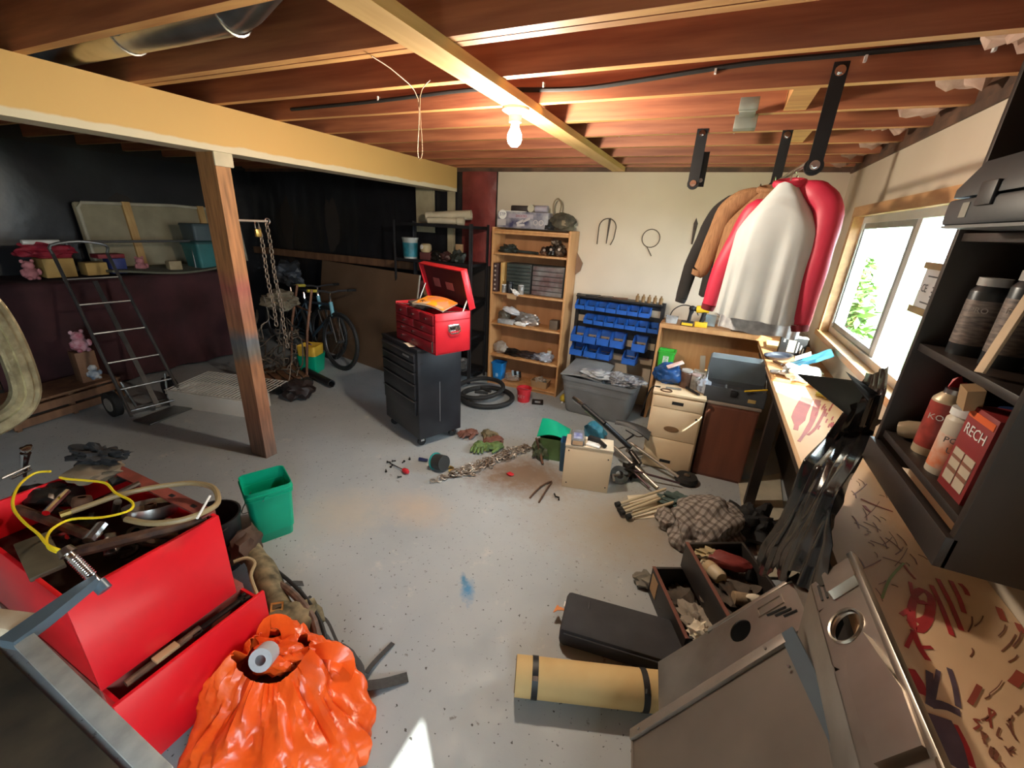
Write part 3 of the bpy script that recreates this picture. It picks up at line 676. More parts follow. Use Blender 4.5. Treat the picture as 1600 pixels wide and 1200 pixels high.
# junk in the bin; (px, py, z) anchors give where each piece lies
def lay(px, py, z): return at(px, py, z)
def bar(name, label, cat, a, b, r, m, n=8, r1=None): return seg(name, label, cat, at(*a), at(*b), r, m, n, GT, r1)
bar('steel_rod', 'rust-red flat bar lying across the greasy tools', 'bar', (28, 795, .70), (136, 836, .70), .016, RUST)
bar('chrome_ratchet', 'chrome ratchet catching light in the heap of tools', 'ratchet', (105, 768, .74), (72, 802, .73), .012, CHROME)
bar('chrome_tip', 'short chrome tube with a slanted end in the tool heap', 'pipe', (160, 820, .73), (138, 846, .72), .017, CHROME)
bar('steel_pipe', 'dark steel pipe lying along the front of the red bin', 'pipe', (120, 862, .70), (325, 812, .715), .019, RUST)
bar('long_dark_bar', 'long black bar under the chrome tube in the tool heap', 'bar', (60, 790, .66), (200, 850, .66), .020, GREASE)
bar('thin_rod', 'thin steel rod crossing the left edge of the tool heap', 'rod', (2, 748, .80), (46, 728, .80), .005, STEEL)
bar('file_tool', 'slim bright file beside the chrome fitting', 'file', (16, 748, .76), (48, 733, .76), .006, CHROME)
bar('black_hose_stub', 'black rubber hose stub between the flange and the pulley', 'hose', (172, 755, .72), (205, 742, .72), .017, RUBBER)
bar('grey_lever', 'grey lever bar crossing the heap below the tan hose', 'lever', (165, 780, .74), (218, 755, .75), .011, STEEL)
bar('short_pipe', 'short pipe nipple poking up near the hose end', 'pipe', (180, 800, .68), (184, 784, .76), .012, STEEL)
f = thing('chrome_fitting', 'bright chrome tap fitting at the left rear of the tool heap', 'fitting', at(40, 708, .84))
part('stem', G().tube([(-.03, -.02, -.10), (-.01, -.01, -.04), (.0, 0, .0)], [.009, .012, .016], n=10), CHROME, f)
part('knob', G().blob((.01, .005, .02), (.022, .018, .014), 2, .2, sub=2), CHROME, f)
pl = thing('steel_pulley', 'round dished steel pulley lying in the tool heap', 'pulley', at(236, 800, .70), rot=(R(-14), R(-10), 0))
part('dish', G().lathe([(0, .0), (.05, .002), (.068, .012), (.074, .03), (.080, .03), (.080, .0), (.075, -.012), (0, -.012)], n=32), STEEL, pl)
part('hub', G().lathe([(.010, .03), (.018, .03), (.018, 0), (.010, 0)], n=16), RUST, pl)
solo('black_glove', G().blob((0, 0, 0), (.10, .05, .035), 3, .5, sub=4, freq=3).blob((.08, .02, .01), (.05, .02, .02), 5, .4), mat('black_glove', (.02, .02, .022), .9, var=.5), 'crumpled black work glove on the rear of the tool heap', 'glove', at(150, 712, .79), R(15))
solo('tan_cloth', G().blob((0, 0, 0), (.085, .075, .03), 8, .3, sub=3), mat('dirty_tan_cloth', (.20, .15, .10), .9, var=.4), 'dirty tan cloth below the black glove on the tool heap', 'cloth', at(148, 735, .75), R(10))
solo('dark_motor', G().blob((0, 0, 0), (.09, .06, .05), 6, .25, sub=3).cyl((-.09, 0, 0), (.1, 0, 0), .04, n=14), GREASE, 'greasy dark motor casing inside the yellow wire loop', 'motor', at(75, 775, .69), R(30))
solo('olive_plate', G().box((0, 0, 0), (.20, .075, .016), bev=.003), mat('olive_grimy_plate', (.10, .08, .05), .55, var=.5, scale=10), 'grimy olive metal plate at the near end of the red bin', 'plate', at(62, 868, .745), rot=(0, R(4), R(-10)))
# more small scrap, each its own piece
random.seed(11)
desc = ['hook', 'clevis', 'bracket', 'bolt', 'shackle', 'hinge', 'clamp jaw', 'elbow', 'coupler', 'lug']
spots = [(195, 862, .66), (238, 848, .66), (280, 835, .66), (215, 835, .68), (255, 825, .70), (172, 850, .68), (110, 815, .68), (128, 785, .71), (95, 838, .68), (300, 822, .67)]
near = ['near the bottom left of the front lip', 'below the steel pulley', 'beside the long steel pipe end', 'just left of the tan hose bend', 'between hose and front lip', 'next to the clamp screw',
        'inside the yellow loop centre', 'at the brass hose end', 'left of the chrome tube', 'at the right end of the lip']
for i, (px, py, z) in enumerate(spots):
    g = G(); k = i % 4
    if k == 0: g.tube([(.03*math.cos(a), .03*math.sin(a), 0) for a in [j*.5 for j in range(10)]], .009, n=6)
    elif k == 1: g.box((0, 0, 0), (.09, .03, .012), bev=.003).cyl((.03, 0, -.01), (.03, 0, .02), .013, n=10)
    elif k == 2: g.cyl((-.05, 0, 0), (.05, 0, 0), .011, n=8).cyl((.05, 0, 0), (.065, 0, 0), .02, n=6)
    else: g.lathe([(.012, -.02), (.026, -.02), (.03, 0), (.026, .02), (.012, .02)], n=14)
    solo(desc[i].replace(' ', '_'), g, [GREASE, RUST, STEEL][i % 3], 'small %s steel %s in the red bin, %s' % (['black', 'rusty', 'grey'][i % 3], desc[i], near[i]), 'scrap metal', at(px, py, z), rot=(random.uniform(-.3, .3), random.uniform(-.3, .3), random.uniform(0, 6)), group=GT)
# yellow wire loop, tan hose
def wpath(pts, z): return [at(x/5.333, 680+y/5.333, z if not isinstance(z, list) else z[i]) for i, (x, y) in enumerate(pts)]
YW = wpath([(500, 352), (560, 365), (720, 378), (880, 400), (960, 480), (1080, 540), (1110, 590), (1050, 640), (850, 685), (600, 700), (450, 770), (390, 850), (400, 930), (470, 972), (540, 975), (470, 972), (400, 935), (330, 850), (220, 760), (130, 650), (120, 550), (180, 430), (300, 340), (430, 325)], .80)
for i in range(15, 24): YW[i].z += .012
o = YW[6].copy(); solo('yellow_wire', G().tube([p-o for p in YW], .0042, n=6, sub=4), mat('yellow_insulation', (.80, .60, .02), .4, var=.1), 'bright yellow electric wire looped over the tool heap', 'wire', o)
HP = wpath([(590, 640), (760, 580), (960, 510), (1200, 450), (1450, 410), (1620, 400), (1780, 440), (1815, 560), (1700, 640), (1500, 710), (1250, 735), (1050, 700)], .79)
o = HP[5].copy(); hs = thing('tan_hose', 'tan rubber hose with a brass end curving over the tool heap', 'hose', o)
part('tube', G().tube([p-o for p in HP], .0095, n=8, sub=4), HOSE, hs)
part('brass_fitting', G().cyl(HP[0]-o, HP[0]-o+(HP[0]-HP[1]).normalized()*.025, .013, n=8), mat('brass', (.55, .38, .12), .35, .9), hs)
bar('cream_rod', 'cream screwdriver shaft sticking over the hose bend', 'screwdriver', (308, 810, .80), (328, 775, .82), .004, WHITE)
# bar clamp on the near wall of the bin
cl = thing('bar_clamp', 'steel bar clamp with blue-grey jaw gripping the red bin edge', 'clamp', (-1.33, .18, .80))
def clz(px, py, z): return at(px, py, z)-V((-1.33, .18, .80))
b0 = clz(38, 1000, .80); b1 = clz(255, 1215, .77)
u = (b1-b0).normalized(); side = u.cross(V((0, 0, 1))).normalized()
Mb = frame_mtx((b0+b1)/2, u, side)
bo = part('bar', G().box((0, 0, 0), ((b1-b0).length, .034, .010), bev=.001).xf(Mb), mat('zinc_bar', (.42, .43, .41), .45, .35, col2=(.30, .31, .30), scale=20), cl)
Ln = (b1-b0).length
gt = G()
for i in range(22): gt.box((-Ln/2+.03+i*.026, .004, .0054), (.003, .018, .0012), rot=(0, 0, R(12)))
part('teeth', gt.xf(Mb), STEEL, bo)
a0 = clz(20, 1002, .80); a1 = clz(148, 908, .80); u2 = (a1-a0).normalized()
Ma = frame_mtx((a0+a1)/2, u2, V((0, 0, 1)).cross(u2))
La = (a1-a0).length
part('fixed_jaw', G().prism([(-La/2-.01, -.022, -.012), (-La/2+.05, -.024, -.012), (La/2, -.012, -.012), (La/2+.01, .006, -.012), (La/2-.03, .014, -.012), (-La/2+.05, .020, -.012), (-La/2-.01, .022, -.012)], (0, 0, .026)).xf(Ma), BLUEG, cl)
s0 = clz(152, 910, .79); s1 = clz(108, 866, .86)
sc_ = part('screw', G().cyl(s0, s1, .011, n=12), CHROME, cl)
g = G(); 
for i in range(11): g.lathe([(.011, -.003), (.0145, 0), (.011, .003)], o=s0.lerp(s1, .25+.06*i), axis=(s1-s0), n=12)
part('thread', g, CHROME, sc_)
part('swivel_pad', G().cyl(s1, s1+(s1-s0).normalized()*.02, .020, .016, n=12), STEEL, sc_)
part('handle_ferrule', G().cyl(s0, s0-(s1-s0).normalized()*.03, .017, n=12), BLUEG, sc_)
solo('wood_block', G().box((0, 0, 0), (.10, .05, .035), bev=.003), mat('bleached_wood', (.52, .42, .30), .8, var=.3), 'pale worn wooden block beside the jaw of the bar clamp', 'block', at(12, 975, .775), R(20))
# hanging C-clamp
cc_ = thing('c_clamp', 'big cast C-clamp hanging close to the camera at the left edge', 'clamp', (-1.3, .245, 1.45))
CAST = mat('pitted_brass_paint', (.42, .36, .22), .35, .75, col2=(.22, .18, .11), scale=30, bump=.3)
pth = [(0, -.20, .155), (0, -.05, .160), (0, .03, .152), (0, .072, .118), (0, .090, .05), (0, .094, -.04), (0, .086, -.10), (0, .050, -.137), (0, -.03, -.158), (0, -.20, -.19)]
sp = spline([V(p) for p in pth], 5)
g = G()
for i in range(len(sp)-1):
    pass
def sweep(g, pts, w, h):
    vs = []; k = len(pts)
    for i, p in enumerate(pts):
        t = (pts[min(i+1, k-1)]-pts[max(i-1, 0)]).normalized(); s_ = V((1, 0, 0)); n_ = t.cross(s_).normalized()
        for a, b in ((-w, -h*.75), (-w, h*.75), (-w*.6, h), (w*.6, h), (w, h*.75), (w, -h*.75), (w*.6, -h), (-w*.6, -h)): vs.append(p + s_*a + n_*b)
    g._faces(vs, [(i*8+j, i*8+(j+1) % 8, (i+1)*8+(j+1) % 8, (i+1)*8+j) for i in range(k-1) for j in range(8)] + [tuple(range(8)), tuple(range((k-1)*8, k*8))]); return g
part('frame', sweep(G(), sp, .016, .022), CAST, cc_)
part('web_rib', sweep(G(), [p for p in sp], .022, .007), CAST, cc_)
part('screw', G().cyl((0, -.18, -.26), (0, -.18, .05), .012, n=12), STEEL, cc_)
part('anvil', G().cyl((0, -.18, .12), (0, -.18, .16), .02, n=12), CAST, cc_)
part('hanging_wire', G().tube([(0, -.15, .17), (0, -.17, .5), (0, -.16, .86)], .002, n=5), STEEL, cc_)

# ================================================================ BUCKETS
gb = thing('green_square_bucket', 'pair of nested bright green square buckets with a wire handle', 'bucket', (-2.055, 1.285, 0), R(-26))
part('outer_bucket', G().rlathe([(.088, .088, 0), (.090, .090, .003), (.110, .110, .27), (.110, .110, .275), (.106, .106, .275), (.086, .086, .006), (0, 0, .006)], corner=.25), GREENB, gb)
part('inner_bucket', G().rlathe([(.10, .10, .06), (.112, .112, .29), (.118, .118, .29), (.118, .118, .297), (.113, .113, .298), (.114, .114, .315), (.120, .120, .315), (.120, .120, .322), (.114, .114, .324), (.116, .116, .345), (.112, .112, .345), (.095, .095, .07), (0, 0, .07)], corner=.25), GREENB, gb)
part('wire_handle', G().tube([(-.119, -.02, .30), (-.10, -.075, .22), (-.02, -.135, .17), (.07, -.10, .22), (.119, -.02, .30)], .003, n=6, sub=3), STEEL, gb)
for x in (-.119, .119): part('handle_lug', G().cyl((x*.97, -.02, .30), (x*1.05, -.02, .30), .012, n=10), GREENB, gb)
bb = thing('black_bucket', 'black round bucket squeezed between red chest and green bucket', 'bucket', (-2.06, .985, 0))
part('pail', G().lathe([(0, 0), (.105, 0), (.125, .29), (.132, .29), (.132, .305), (.122, .305), (.10, .01), (0, .01)], n=28), BLACKP, bb)
part('bail', G().tube([(-.13, 0, .28), (-.10, -.09, .25), (0, -.135, .22), (.10, -.09, .25), (.13, 0, .28)], .0025, n=6, sub=3), STEEL, bb)

# ================================================================ GEAR PILE BESIDE THE RED CHEST
def curve_thing(name, label, cat, pts, r, m, n=8, sub=4, group=None):
    P_ = [at(*p) for p in pts]; o = P_[0].copy(); o.z = 0 if False else P_[0].z
    return solo(name, G().tube([p-o for p in P_], r, n=n, sub=sub), m, label, cat, o, group=group)
CAMO = mat('camouflage_fabric', (.26, .21, .12), .9, col2=(.05, .045, .025), scale=16)
curve_thing('camo_roll', 'camouflage fabric roll lying along the red chest', 'bag', [(385, 850, .10), (410, 890, .10), (435, 945, .09), (470, 1000, .08)], [.05, .06, .05, .045], CAMO, n=12)
curve_thing('brown_hose', 'thick dirty brown hose arching beside the camouflage roll', 'hose', [(425, 905, .10), (460, 930, .13), (490, 970, .12), (500, 1030, .05)], .016, mat('brown_mottled_hose', (.18, .11, .08), .6, var=.5, scale=30))
curve_thing('grey_hose', 'thinner dark hose following the brown hose', 'hose', [(430, 890, .11), (470, 925, .12), (502, 975, .10), (512, 1025, .04)], .009, RUBBER)
curve_thing('straw_cord', 'frayed straw-coloured cord tied round the gear pile', 'cord', [(365, 878, .22), (385, 872, .22), (398, 880, .20), (392, 900, .18), (402, 930, .15)], .008, mat('straw_cord', (.45, .36, .20), .9))
solo('brown_boot', G().blob((0, 0, 0), (.06, .10, .08), 3, .3, sub=3), mat('brown_leather', (.10, .055, .035), .7, var=.5), 'dark brown leather bundle behind the red chest corner', 'bundle', at(385, 850, .14), R(30))
solo('buckle', G().frame(.05, .035, .007, .008), mat('brass', (.55, .38, .12), .35, .9), 'small brass buckle on the camouflage roll', 'buckle', at(433, 948, .165), rot=(R(-50), 0, R(40)))
def strap(name, label, pts, w, nrm=(0, 0, 1)):
    P_ = [at(*p) for p in pts]; o = P_[0].copy()
    return solo(name, G().ribbon([p-o for p in P_], w, nrm, h=.003, sub=4), mat('grey_webbing', (.055, .055, .055), .85, var=.3, scale=60), label, 'strap', o, group='webbing straps beside the orange bag')
strap('webbing_strap', 'short black webbing strap end nearest the green bucket', [(435, 920, .06), (455, 912, .05), (474, 912, .02)], .035)
strap('webbing_strap', 'narrow dark strap just below the short black one', [(440, 950, .03), (465, 945, .01), (486, 932, .005)], .016)
strap('webbing_strap', 'thin looped strap with a slide buckle above the backpack', [(492, 985, .02), (500, 965, .05), (512, 972, .04), (525, 1000, .02), (531, 1010, .01)], .012)
strap('webbing_strap', 'wide grey strap tail ending at the right on the floor', [(572, 1072, .03), (600, 1068, .015), (637, 1058, .004)], .042)
strap('webbing_strap', 'grey strap tail rising up right from the backpack end', [(572, 1052, .03), (585, 1035, .02), (614, 1005, .004)], .020)
curve_thing('backpack_strap', 'padded dark grey backpack strap curving out from under the bag', 'strap', [(505, 1010, .05), (530, 1018, .06), (555, 1040, .05), (568, 1072, .02)], [.03, .032, .026, .02], mat('dark_grey_padding', (.06, .06, .062), .85, var=.3), n=10)
solo('camo_pack', G().blob((0, 0, 0), (.10, .16, .08), 5, .2, sub=3, flat=-.09), CAMO, 'flattened camouflage pack between the red chest and the orange bag', 'backpack', at(440, 985, .09), R(-20))

# ================================================================ ORANGE BAG
ob = thing('orange_plastic_bag', 'crumpled bright orange plastic bag in front of the red chest', 'bag', (-1.06, .57, 0))
def bagf(u, v):
    a = 2*PI*u; h = v
    n1 = noise.noise(V((2.2*math.cos(a), 2.2*math.sin(a), h*2.5)))
    n2 = abs(noise.noise(V((6*math.cos(a)+h, 6*math.sin(a), h*3+4)))); n3 = abs(noise.noise(V((11*math.cos(a), 11*math.sin(a)+h*2, h*7+9))))
    rad = math.cos(h*1.25)**.8*(1+.22*n1+.20*n2+.10*n3)
    x = .27*rad*math.cos(a)-.13*h; y = .25*rad*math.sin(a)+.10*h; z = .22*h**.8*(1+.25*n1+.15*n2)
    return (x, y, max(z, .004))
part('sack', G().surf(bagf, 110, 30, thick=.002), ORANGE, ob, sharp=50)
part('gathered_top', G().blob((-.13, .11, .21), (.10, .06, .045), 4, .35, sub=4, freq=2.6, rot=(0, 0, .3)), ORANGE, ob)
part('handle_loop', G().ribbon([(-.06, .13, .21), (.02, .19, .23), (.09, .22, .20), (.10, .20, .13), (.04, .14, .13)], .055, (0, -.5, .8), h=.002, sub=5), ORANGE, ob)
part('handle_loop', G().ribbon([(-.22, .10, .21), (-.25, .16, .25), (-.19, .19, .25), (-.12, .15, .22)], .05, (.2, -.4, .8), h=.002, sub=5), ORANGE, ob)
solo('white_roll', G().lathe([(.018, -.03), (.04, -.03), (.04, .03), (.018, .03), (.018, -.03)], n=18), mat('grey_white_roll', (.5, .52, .55), .6), 'grey-white tape roll showing in the mouth of the orange bag', 'tape roll', (-1.19, .63, .262), rot=(R(60), 0, R(30)))

solo('dark_floor_sheet', G().box((0, 0, .008), (1.0, .62, .014), bev=.002), mat('mottled_olive_brown', (.13, .10, .06), .75, col2=(.06, .05, .035), scale=5, bump=.2), 'dark olive-brown sheet on the floor at the near side of the red chest', 'plywood', (-1.86, -.04, 0))  # flat olive-brown sheet, darker than the floor around it
# ================================================================ APPLIANCE PANELS (right foreground)
def panel_frame(a, b, c):
    """corner a, edge to b, edge from b towards c -> matrix with X along a->b, Y along the other edge, Z outward"""
    a, b, c = V(a), V(b), V(c); return frame_mtx(a, b-a, c-b), (b-a).length
A = at(985, 1140, .23); B = at(1222, 990, .70); C_ = at(1330, 1200, .78)
M1, w1 = panel_frame(A, B, C_)
if M1.to_3x3().col[2].z < 0: pass
ZS = 1 if M1.to_3x3().col[2].z > 0 else -1
p1 = thing('grey_appliance_lid', 'broad grey enamelled appliance panel with folded rims at the bottom edge', 'appliance panel', mtx=M1)
def pg(g): return g.xf(Matrix.Diagonal((1, 1, ZS, 1)))
D1 = .62
part('sheet', pg(G().bx(.0, w1, .0, D1, -.014, -.008)), APPG, p1)
part('rim', pg(G().bx(0, w1, 0, .036, -.008, .004, bev=.002)), mat('rim_grey', (.27, .23, .20), .45, .3), p1)
part('rim', pg(G().bx(w1-.004, w1+.036, .0, D1, -.006, .002).bx(w1-.008, w1-.003, .03, D1, -.02, .0)), BLUEG, p1, label='blue-grey side rim')
part('front_edge', pg(G().bx(0, .006, .03, D1, -.045, -.004)), mat('rim_grey', (.27, .23, .20), .45, .3), p1)
for x, y in ((w1-.06, .02), (w1-.02, .11), (.04, .02)): part('rivet', pg(G().cyl((x, y, -.0 if y < .03 else -.0), (x, y, .007 if y < .03 else .005), .004, n=8)), STEEL, p1)

A = at(1105, 985, .40); B = at(1248, 897, .72); C_ = at(1372, 1160, .76)
M2, w2 = panel_frame(A, B, C_); ZS2 = 1 if M2.to_3x3().col[2].z > 0 else -1
def pg2(g): return g.xf(Matrix.Diagonal((1, 1, ZS2, 1)))
p2 = thing('vented_steel_panel', 'flat galvanised back panel with louvres and one round hole', 'appliance panel', mtx=M2)
D2 = .55
hole = []
def plate_with_hole(g, x0, x1, y0, y1, cx, cy, r, z0, z1, n=28):
    vs = []; 
    for z in (z0, z1):
        for i in range(n):
            a = 2*PI*i/n; dx, dy = math.cos(a), math.sin(a)
            vs.append(V((cx+r*dx, cy+r*dy, z)))
        for i in range(n):
            a = 2*PI*i/n; dx, dy = math.cos(a), math.sin(a)
            t = min((x1-cx)/dx if dx > 1e-6 else 9, (x0-cx)/dx if dx < -1e-6 else 9, (y1-cy)/dy if dy > 1e-6 else 9, (y0-cy)/dy if dy < -1e-6 else 9)
            vs.append(V((cx+t*dx, cy+t*dy, z)))
    fs = []
    for i in range(n):
        j = (i+1) % n
        fs += [(i, j, n+j, n+i), (2*n+i, 3*n+i, 3*n+j, 2*n+j), (i, 2*n+i, 2*n+j, j), (n+i, n+j, 3*n+j, 3*n+i)]
    g._faces(vs, fs); return g
g = plate_with_hole(G(), 0, w2, 0, .24, w2*.33, .075, .042, -.008, -.004)
g.bx(-.25, w2, .24, D2, -.008, -.004).bx(-.25, 0, 0, .24, -.008, -.004)
part('sheet', pg2(g), APPL, p2)
part('fold', pg2(G().bx(0, w2, -.012, .004, -.02, -.002, bev=.002)), APPL, p2)
part('fold', pg2(G().bx(w2-.03, w2+.004, 0, D2, -.006, .006, bev=.003)), APPL, p2)
for k in range(3): part('louvre', pg2(G().box((w2*.70+.02*k, .085+.018*k, -.002), (.07-.012*k, .007, .006), rot=(R(30), 0, R(8)))), mat('slot_dark', (.03, .028, .025), .5), p2)
part('embossed_frame', pg2(G().frame(.10, .04, .006, .004).xf(MT(w2*.66, .05, -.002) @ Matrix.Rotation(PI/2, 4, 'X'))), APPL, p2)
for k in range(4): part('vent_slot', pg2(G().box((w2*.78, .20+.028*k, -.003), (.055, .010, .007), rot=(R(-25), 0, 0))), mat('slot_dark', (.03, .028, .025), .5), p2)

A = at(1266, 914, .86); B = at(1336, 868, .99); C_ = at(1452, 1130, 1.0)
M3, w3 = panel_frame(A, B, C_); ZS3 = 1 if M3.to_3x3().col[2].z > 0 else -1
def pg3(g): return g.xf(Matrix.Diagonal((1, 1, ZS3, 1)))
p3 = thing('pressed_steel_panel', 'pressed steel appliance back with a large round hole leaning on the bench edge', 'appliance panel', mtx=M3)
D3 = .60
g = plate_with_hole(G(), 0, w3, .10, .28, w3*.42, .185, .040, -.004, .0)
g.bx(0, w3, 0, .10, -.004, 0).bx(0, w3, .28, D3, -.004, 0)
part('sheet', pg3(g), APPL, p3)
part('hole_collar', pg3(G().lathe([(.040, -.01), (.046, .0), (.044, .006), (.040, .004)], o=(w3*.42, .185, 0), n=28)), APPL, p3)
part('raised_box', pg3(G().rlathe([(.048, .04, 0), (.042, .034, .02), (0, 0, .02)], corner=.2).xf(MT(w3*.66, .055, .0))), APPL, p3)
part('raised_duct', pg3(G().prism([(w3*.40, .27, 0), (w3*.74, .25, 0), (w3*.95, .40, 0), (w3*.92, .50, 0), (w3*.30, .50, 0), (w3*.28, .34, 0)], (0, 0, .022))), APPL, p3)
dn = M3.to_3x3().inverted() @ V((.07, 0, -1)); dn.y = 0
part('lower_flange', G().prism([(0, .0, 0), (.004, .0, 0), V((.004, 0, 0))+dn*.5, V((0, 0, 0))+dn*.5], (0, D3, 0)), APPL, p3)
part('bottom_roll', pg3(G().cyl((0, .54, .0), (w3, .54, .0), .028, n=16)), APPL, p3)
part('side_fold', pg3(G().bx(w3-.012, w3+.004, 0, D3, -.004, .016, bev=.002)), APPL, p3)
for k in range(4): part('vent_slot', pg3(G().box((w3*.16+.016*k, .05-.003*k, .001), (.006, .065-.01*abs(k-1), .004))), mat('slot_dark', (.03, .028, .025), .5), p3)
rb = thing('rusty_angle_bracket', 'rusty perforated angle iron standing at the bottom right', 'bracket', at(1432, 1185, .80), rot=(R(6), R(4), R(20)))
g = G().bx(-.025, .025, -.002, .002, -.16, .075).bx(.021, .025, -.002, .03, -.16, .075); part('angle', g, RUST, rb)
for k in range(7): part('hole', G().cyl((-.012, -.0025, .055-.03*k), (-.012, -.0032, .055-.03*k), .004, n=8), BLACKP, rb)
seg('support_crate_leg', 'dark wooden stick under the grey appliance panels', 'stick', (.30, 1.10, .0), (.31, 1.08, .40), .02, WOODD)

# ================================================================ PAD, FOAM MAT
pd = thing('charcoal_pad', 'long folded charcoal foam pad lying on the floor', 'pad', (.0, 1.515, 0), R(8))
def padf(z0):
    return G().box((0, 0, .055), (.66, .225, .10), bev=.02)
part('cushion', padf(0), PADG, pd)
part('welt', G().tube([(-.31, -.114, .085), (.0, -.118, .088), (.31, -.114, .085)], .004, n=6), PADG, pd)
part('end_tab', G().ribbon([(-.325, .03, .06), (-.35, .03, .06), (-.375, .035, .045)], [.012, .02, .045], h=.003, sub=3), mat('orange_tab', (.70, .25, .08), .7), pd, label='orange fabric tab')
part('care_label', G().box((-.33, .055, .07), (.015, .03, .004)), WHITE, pd)
for x, y in ((-.22, .06), (.24, -.06)): part('crease', G().box((x, y, .1052), (.008, .05, .002), bev=.001), BLACKP, pd)
mt_ = thing('rolled_foam_mat', 'rolled tan foam mat held by two black straps', 'foam mat', (-.405, 1.105, .072), R(20.5))
Lm = .60
part('roll', G().cyl((0, 0, 0), (Lm, 0, 0), .072, n=36), FOAM, mt_)
sg = G(); sg.tube([(-.001, (.068-.0009*j)*math.cos(j*.35), (.068-.0009*j)*math.sin(j*.35)) for j in range(66)], .0015, n=4)
part('spiral_end', sg, mat('foam_shadow', (.16, .10, .045), .9), mt_)
sg = G(); sg.tube([(Lm+.001, (.068-.0009*j)*math.cos(j*.35), (.068-.0009*j)*math.sin(j*.35)) for j in range(66)], .0015, n=4)
part('spiral_end', sg, mat('foam_shadow', (.16, .10, .045), .9), mt_)
for x in (.075, .50):
    s_ = part('strap', G().lathe([(.0725, -.012), (.0745, -.012), (.0745, .012), (.0725, .012)], o=(x, 0, 0), axis=(1, 0, 0), n=36), BLACKP, mt_)
    part('buckle', G().box((x, -.045, .058), (.02, .016, .006), rot=(R(38), 0, 0)), CHROME, s_)

# ================================================================ TWO DRAWERS OF JUNK
bpos = at(1020, 884, .17)
def open_drawer(name, label, loc_, rz_, w, l, h, tilt=(0, 0)):
    t = thing(name, label, 'drawer', loc_, rot=(tilt[0], tilt[1], rz_)); m = mat('black_drawer_board', (.022, .018, .016), .5, var=.4)
    for nm, b in (('side', (0, .014, -l, 0)), ('side', (w-.014, w, -l, 0)), ('end', (.014, w-.014, -.014, 0)), ('end', (.014, w-.014, -l, -l+.014))):
        part(nm, G().bx(b[0], b[1], b[2], b[3], 0, h, bev=.002), m, t)
    part('bottom', G().bx(.01, w-.01, -l+.01, -.01, .004, .012), m, t); return t
dA = open_drawer('junk_drawer', 'black drawer of rags and scraps, the lower one lying on the floor', (bpos.x, bpos.y, 0), R(27), .30, .40, .165)
part('paper_label', G().bx(-.002, 0, -.09, -.02, .04, .14), CARD, dA)
part('rim_edge', G().bx(-.001, .015, -.40, 0, .163, .167), mat('worn_red_brown', (.18, .06, .04), .6), dA)
bB = at(1072, 846, .34)
dB = open_drawer('junk_drawer', 'black drawer with a red block and cream bottle, resting on the lower drawer', (bB.x, bB.y, .19), R(27), .29, .43, .15, tilt=(R(2), R(-2)))
part('rim_edge', G().bx(-.001, .015, -.43, 0, .148, .152), mat('worn_red_brown', (.18, .06, .04), .6), dB)
bpy.context.view_layer.update()
def inB(x, y, z): return dB.matrix_world @ V((x, y, z))
def inA(x, y, z): return dA.matrix_world @ V((x, y, z))
GJ = 'junk in the two black drawers'
bt = thing('cream_bottle', 'cream plastic bottle lying at the left of the upper junk drawer', 'bottle', inB(.085, -.13, .10), rot=(R(80), R(0), R(35)), group=GJ)
part('body', G().lathe([(0, -.06), (.030, -.06), (.033, -.05), (.033, .05), (.026, .062), (0, .064)], n=20), mat('cream_bottle', (.62, .50, .33), .5), bt)
part('label_band', G().lathe([(.0335, -.035), (.0338, -.035), (.0338, .0), (.0335, .0)], n=20), mat('tan_label', (.50, .36, .20), .7), bt)
solo('red_brush_block', G().blob((0, 0, 0), (.10, .045, .035), 2, .15, sub=3), mat('dark_red_block', (.24, .035, .03), .5, var=.4), 'dark red oval brush block at the far end of the upper junk drawer', 'brush', inB(.17, -.10, .125), R(5), group=GJ)
solo('sandpaper_roll', G().cyl((-.09, 0, 0), (.09, 0, 0), .028, n=16), mat('tan_roll', (.42, .30, .18), .8, var=.5, scale=20), 'tan mottled roll lying across the near end of the upper junk drawer', 'roll', inB(.19, -.30, .10), R(15), group=GJ)
solo('cream_scrap', G().blob((0, 0, 0), (.028, .018, .01), 5, .3, sub=2), PAPER, 'small cream paper scrap on the tan roll in the upper drawer', 'scrap', inB(.17, -.305, .132), R(15), group=GJ)
solo('rope_bundle', G().blob((0, 0, 0), (.06, .04, .03), 9, .5, sub=3, freq=4), mat('straw_cord', (.45, .36, .20), .9), 'frayed straw bundle by the red block in the upper drawer', 'rope', inB(.10, -.055, .12), 0, group=GJ)
seg('thin_steel_rod', 'thin steel rod crossing behind the cream bottle in the upper drawer', 'rod', inB(.03, -.075, .13), inB(.12, -.09, .135), .003, STEEL)
solo('oily_scraps', G().blob((0, 0, 0), (.11, .15, .04), 4, .45, sub=4, freq=4), mat('brown_scraps', (.10, .075, .055), .85, var=.6, scale=14), 'mixed brown scraps filling the bottom of the upper junk drawer', 'scraps', inB(.15, -.21, .045), R(27), group=GJ)
solo('oily_scraps', G().blob((0, 0, 0), (.11, .14, .045), 7, .45, sub=4, freq=4), mat('brown_scraps', (.10, .075, .055), .85, var=.6, scale=14), 'dark scraps filling the bottom of the lower junk drawer', 'scraps', inA(.14, -.18, .055), R(27), group=GJ)
solo('grey_rag', G().blob((0, 0, 0), (.065, .085, .05), 3, .4, sub=4, freq=2.5), mat('grey_tan_rag', (.33, .28, .22), .9, var=.3), 'crumpled grey-tan rag at the near end of the lower junk drawer', 'rag', inA(.10, -.30, .14), R(40), group=GJ)
solo('crumpled_paper', G().blob((0, 0, 0), (.045, .04, .03), 6, .5, sub=3, freq=3), PAPER, 'crumpled cream paper at the near corner of the lower junk drawer', 'paper', inA(.075, -.375, .17), 0, group=GJ)
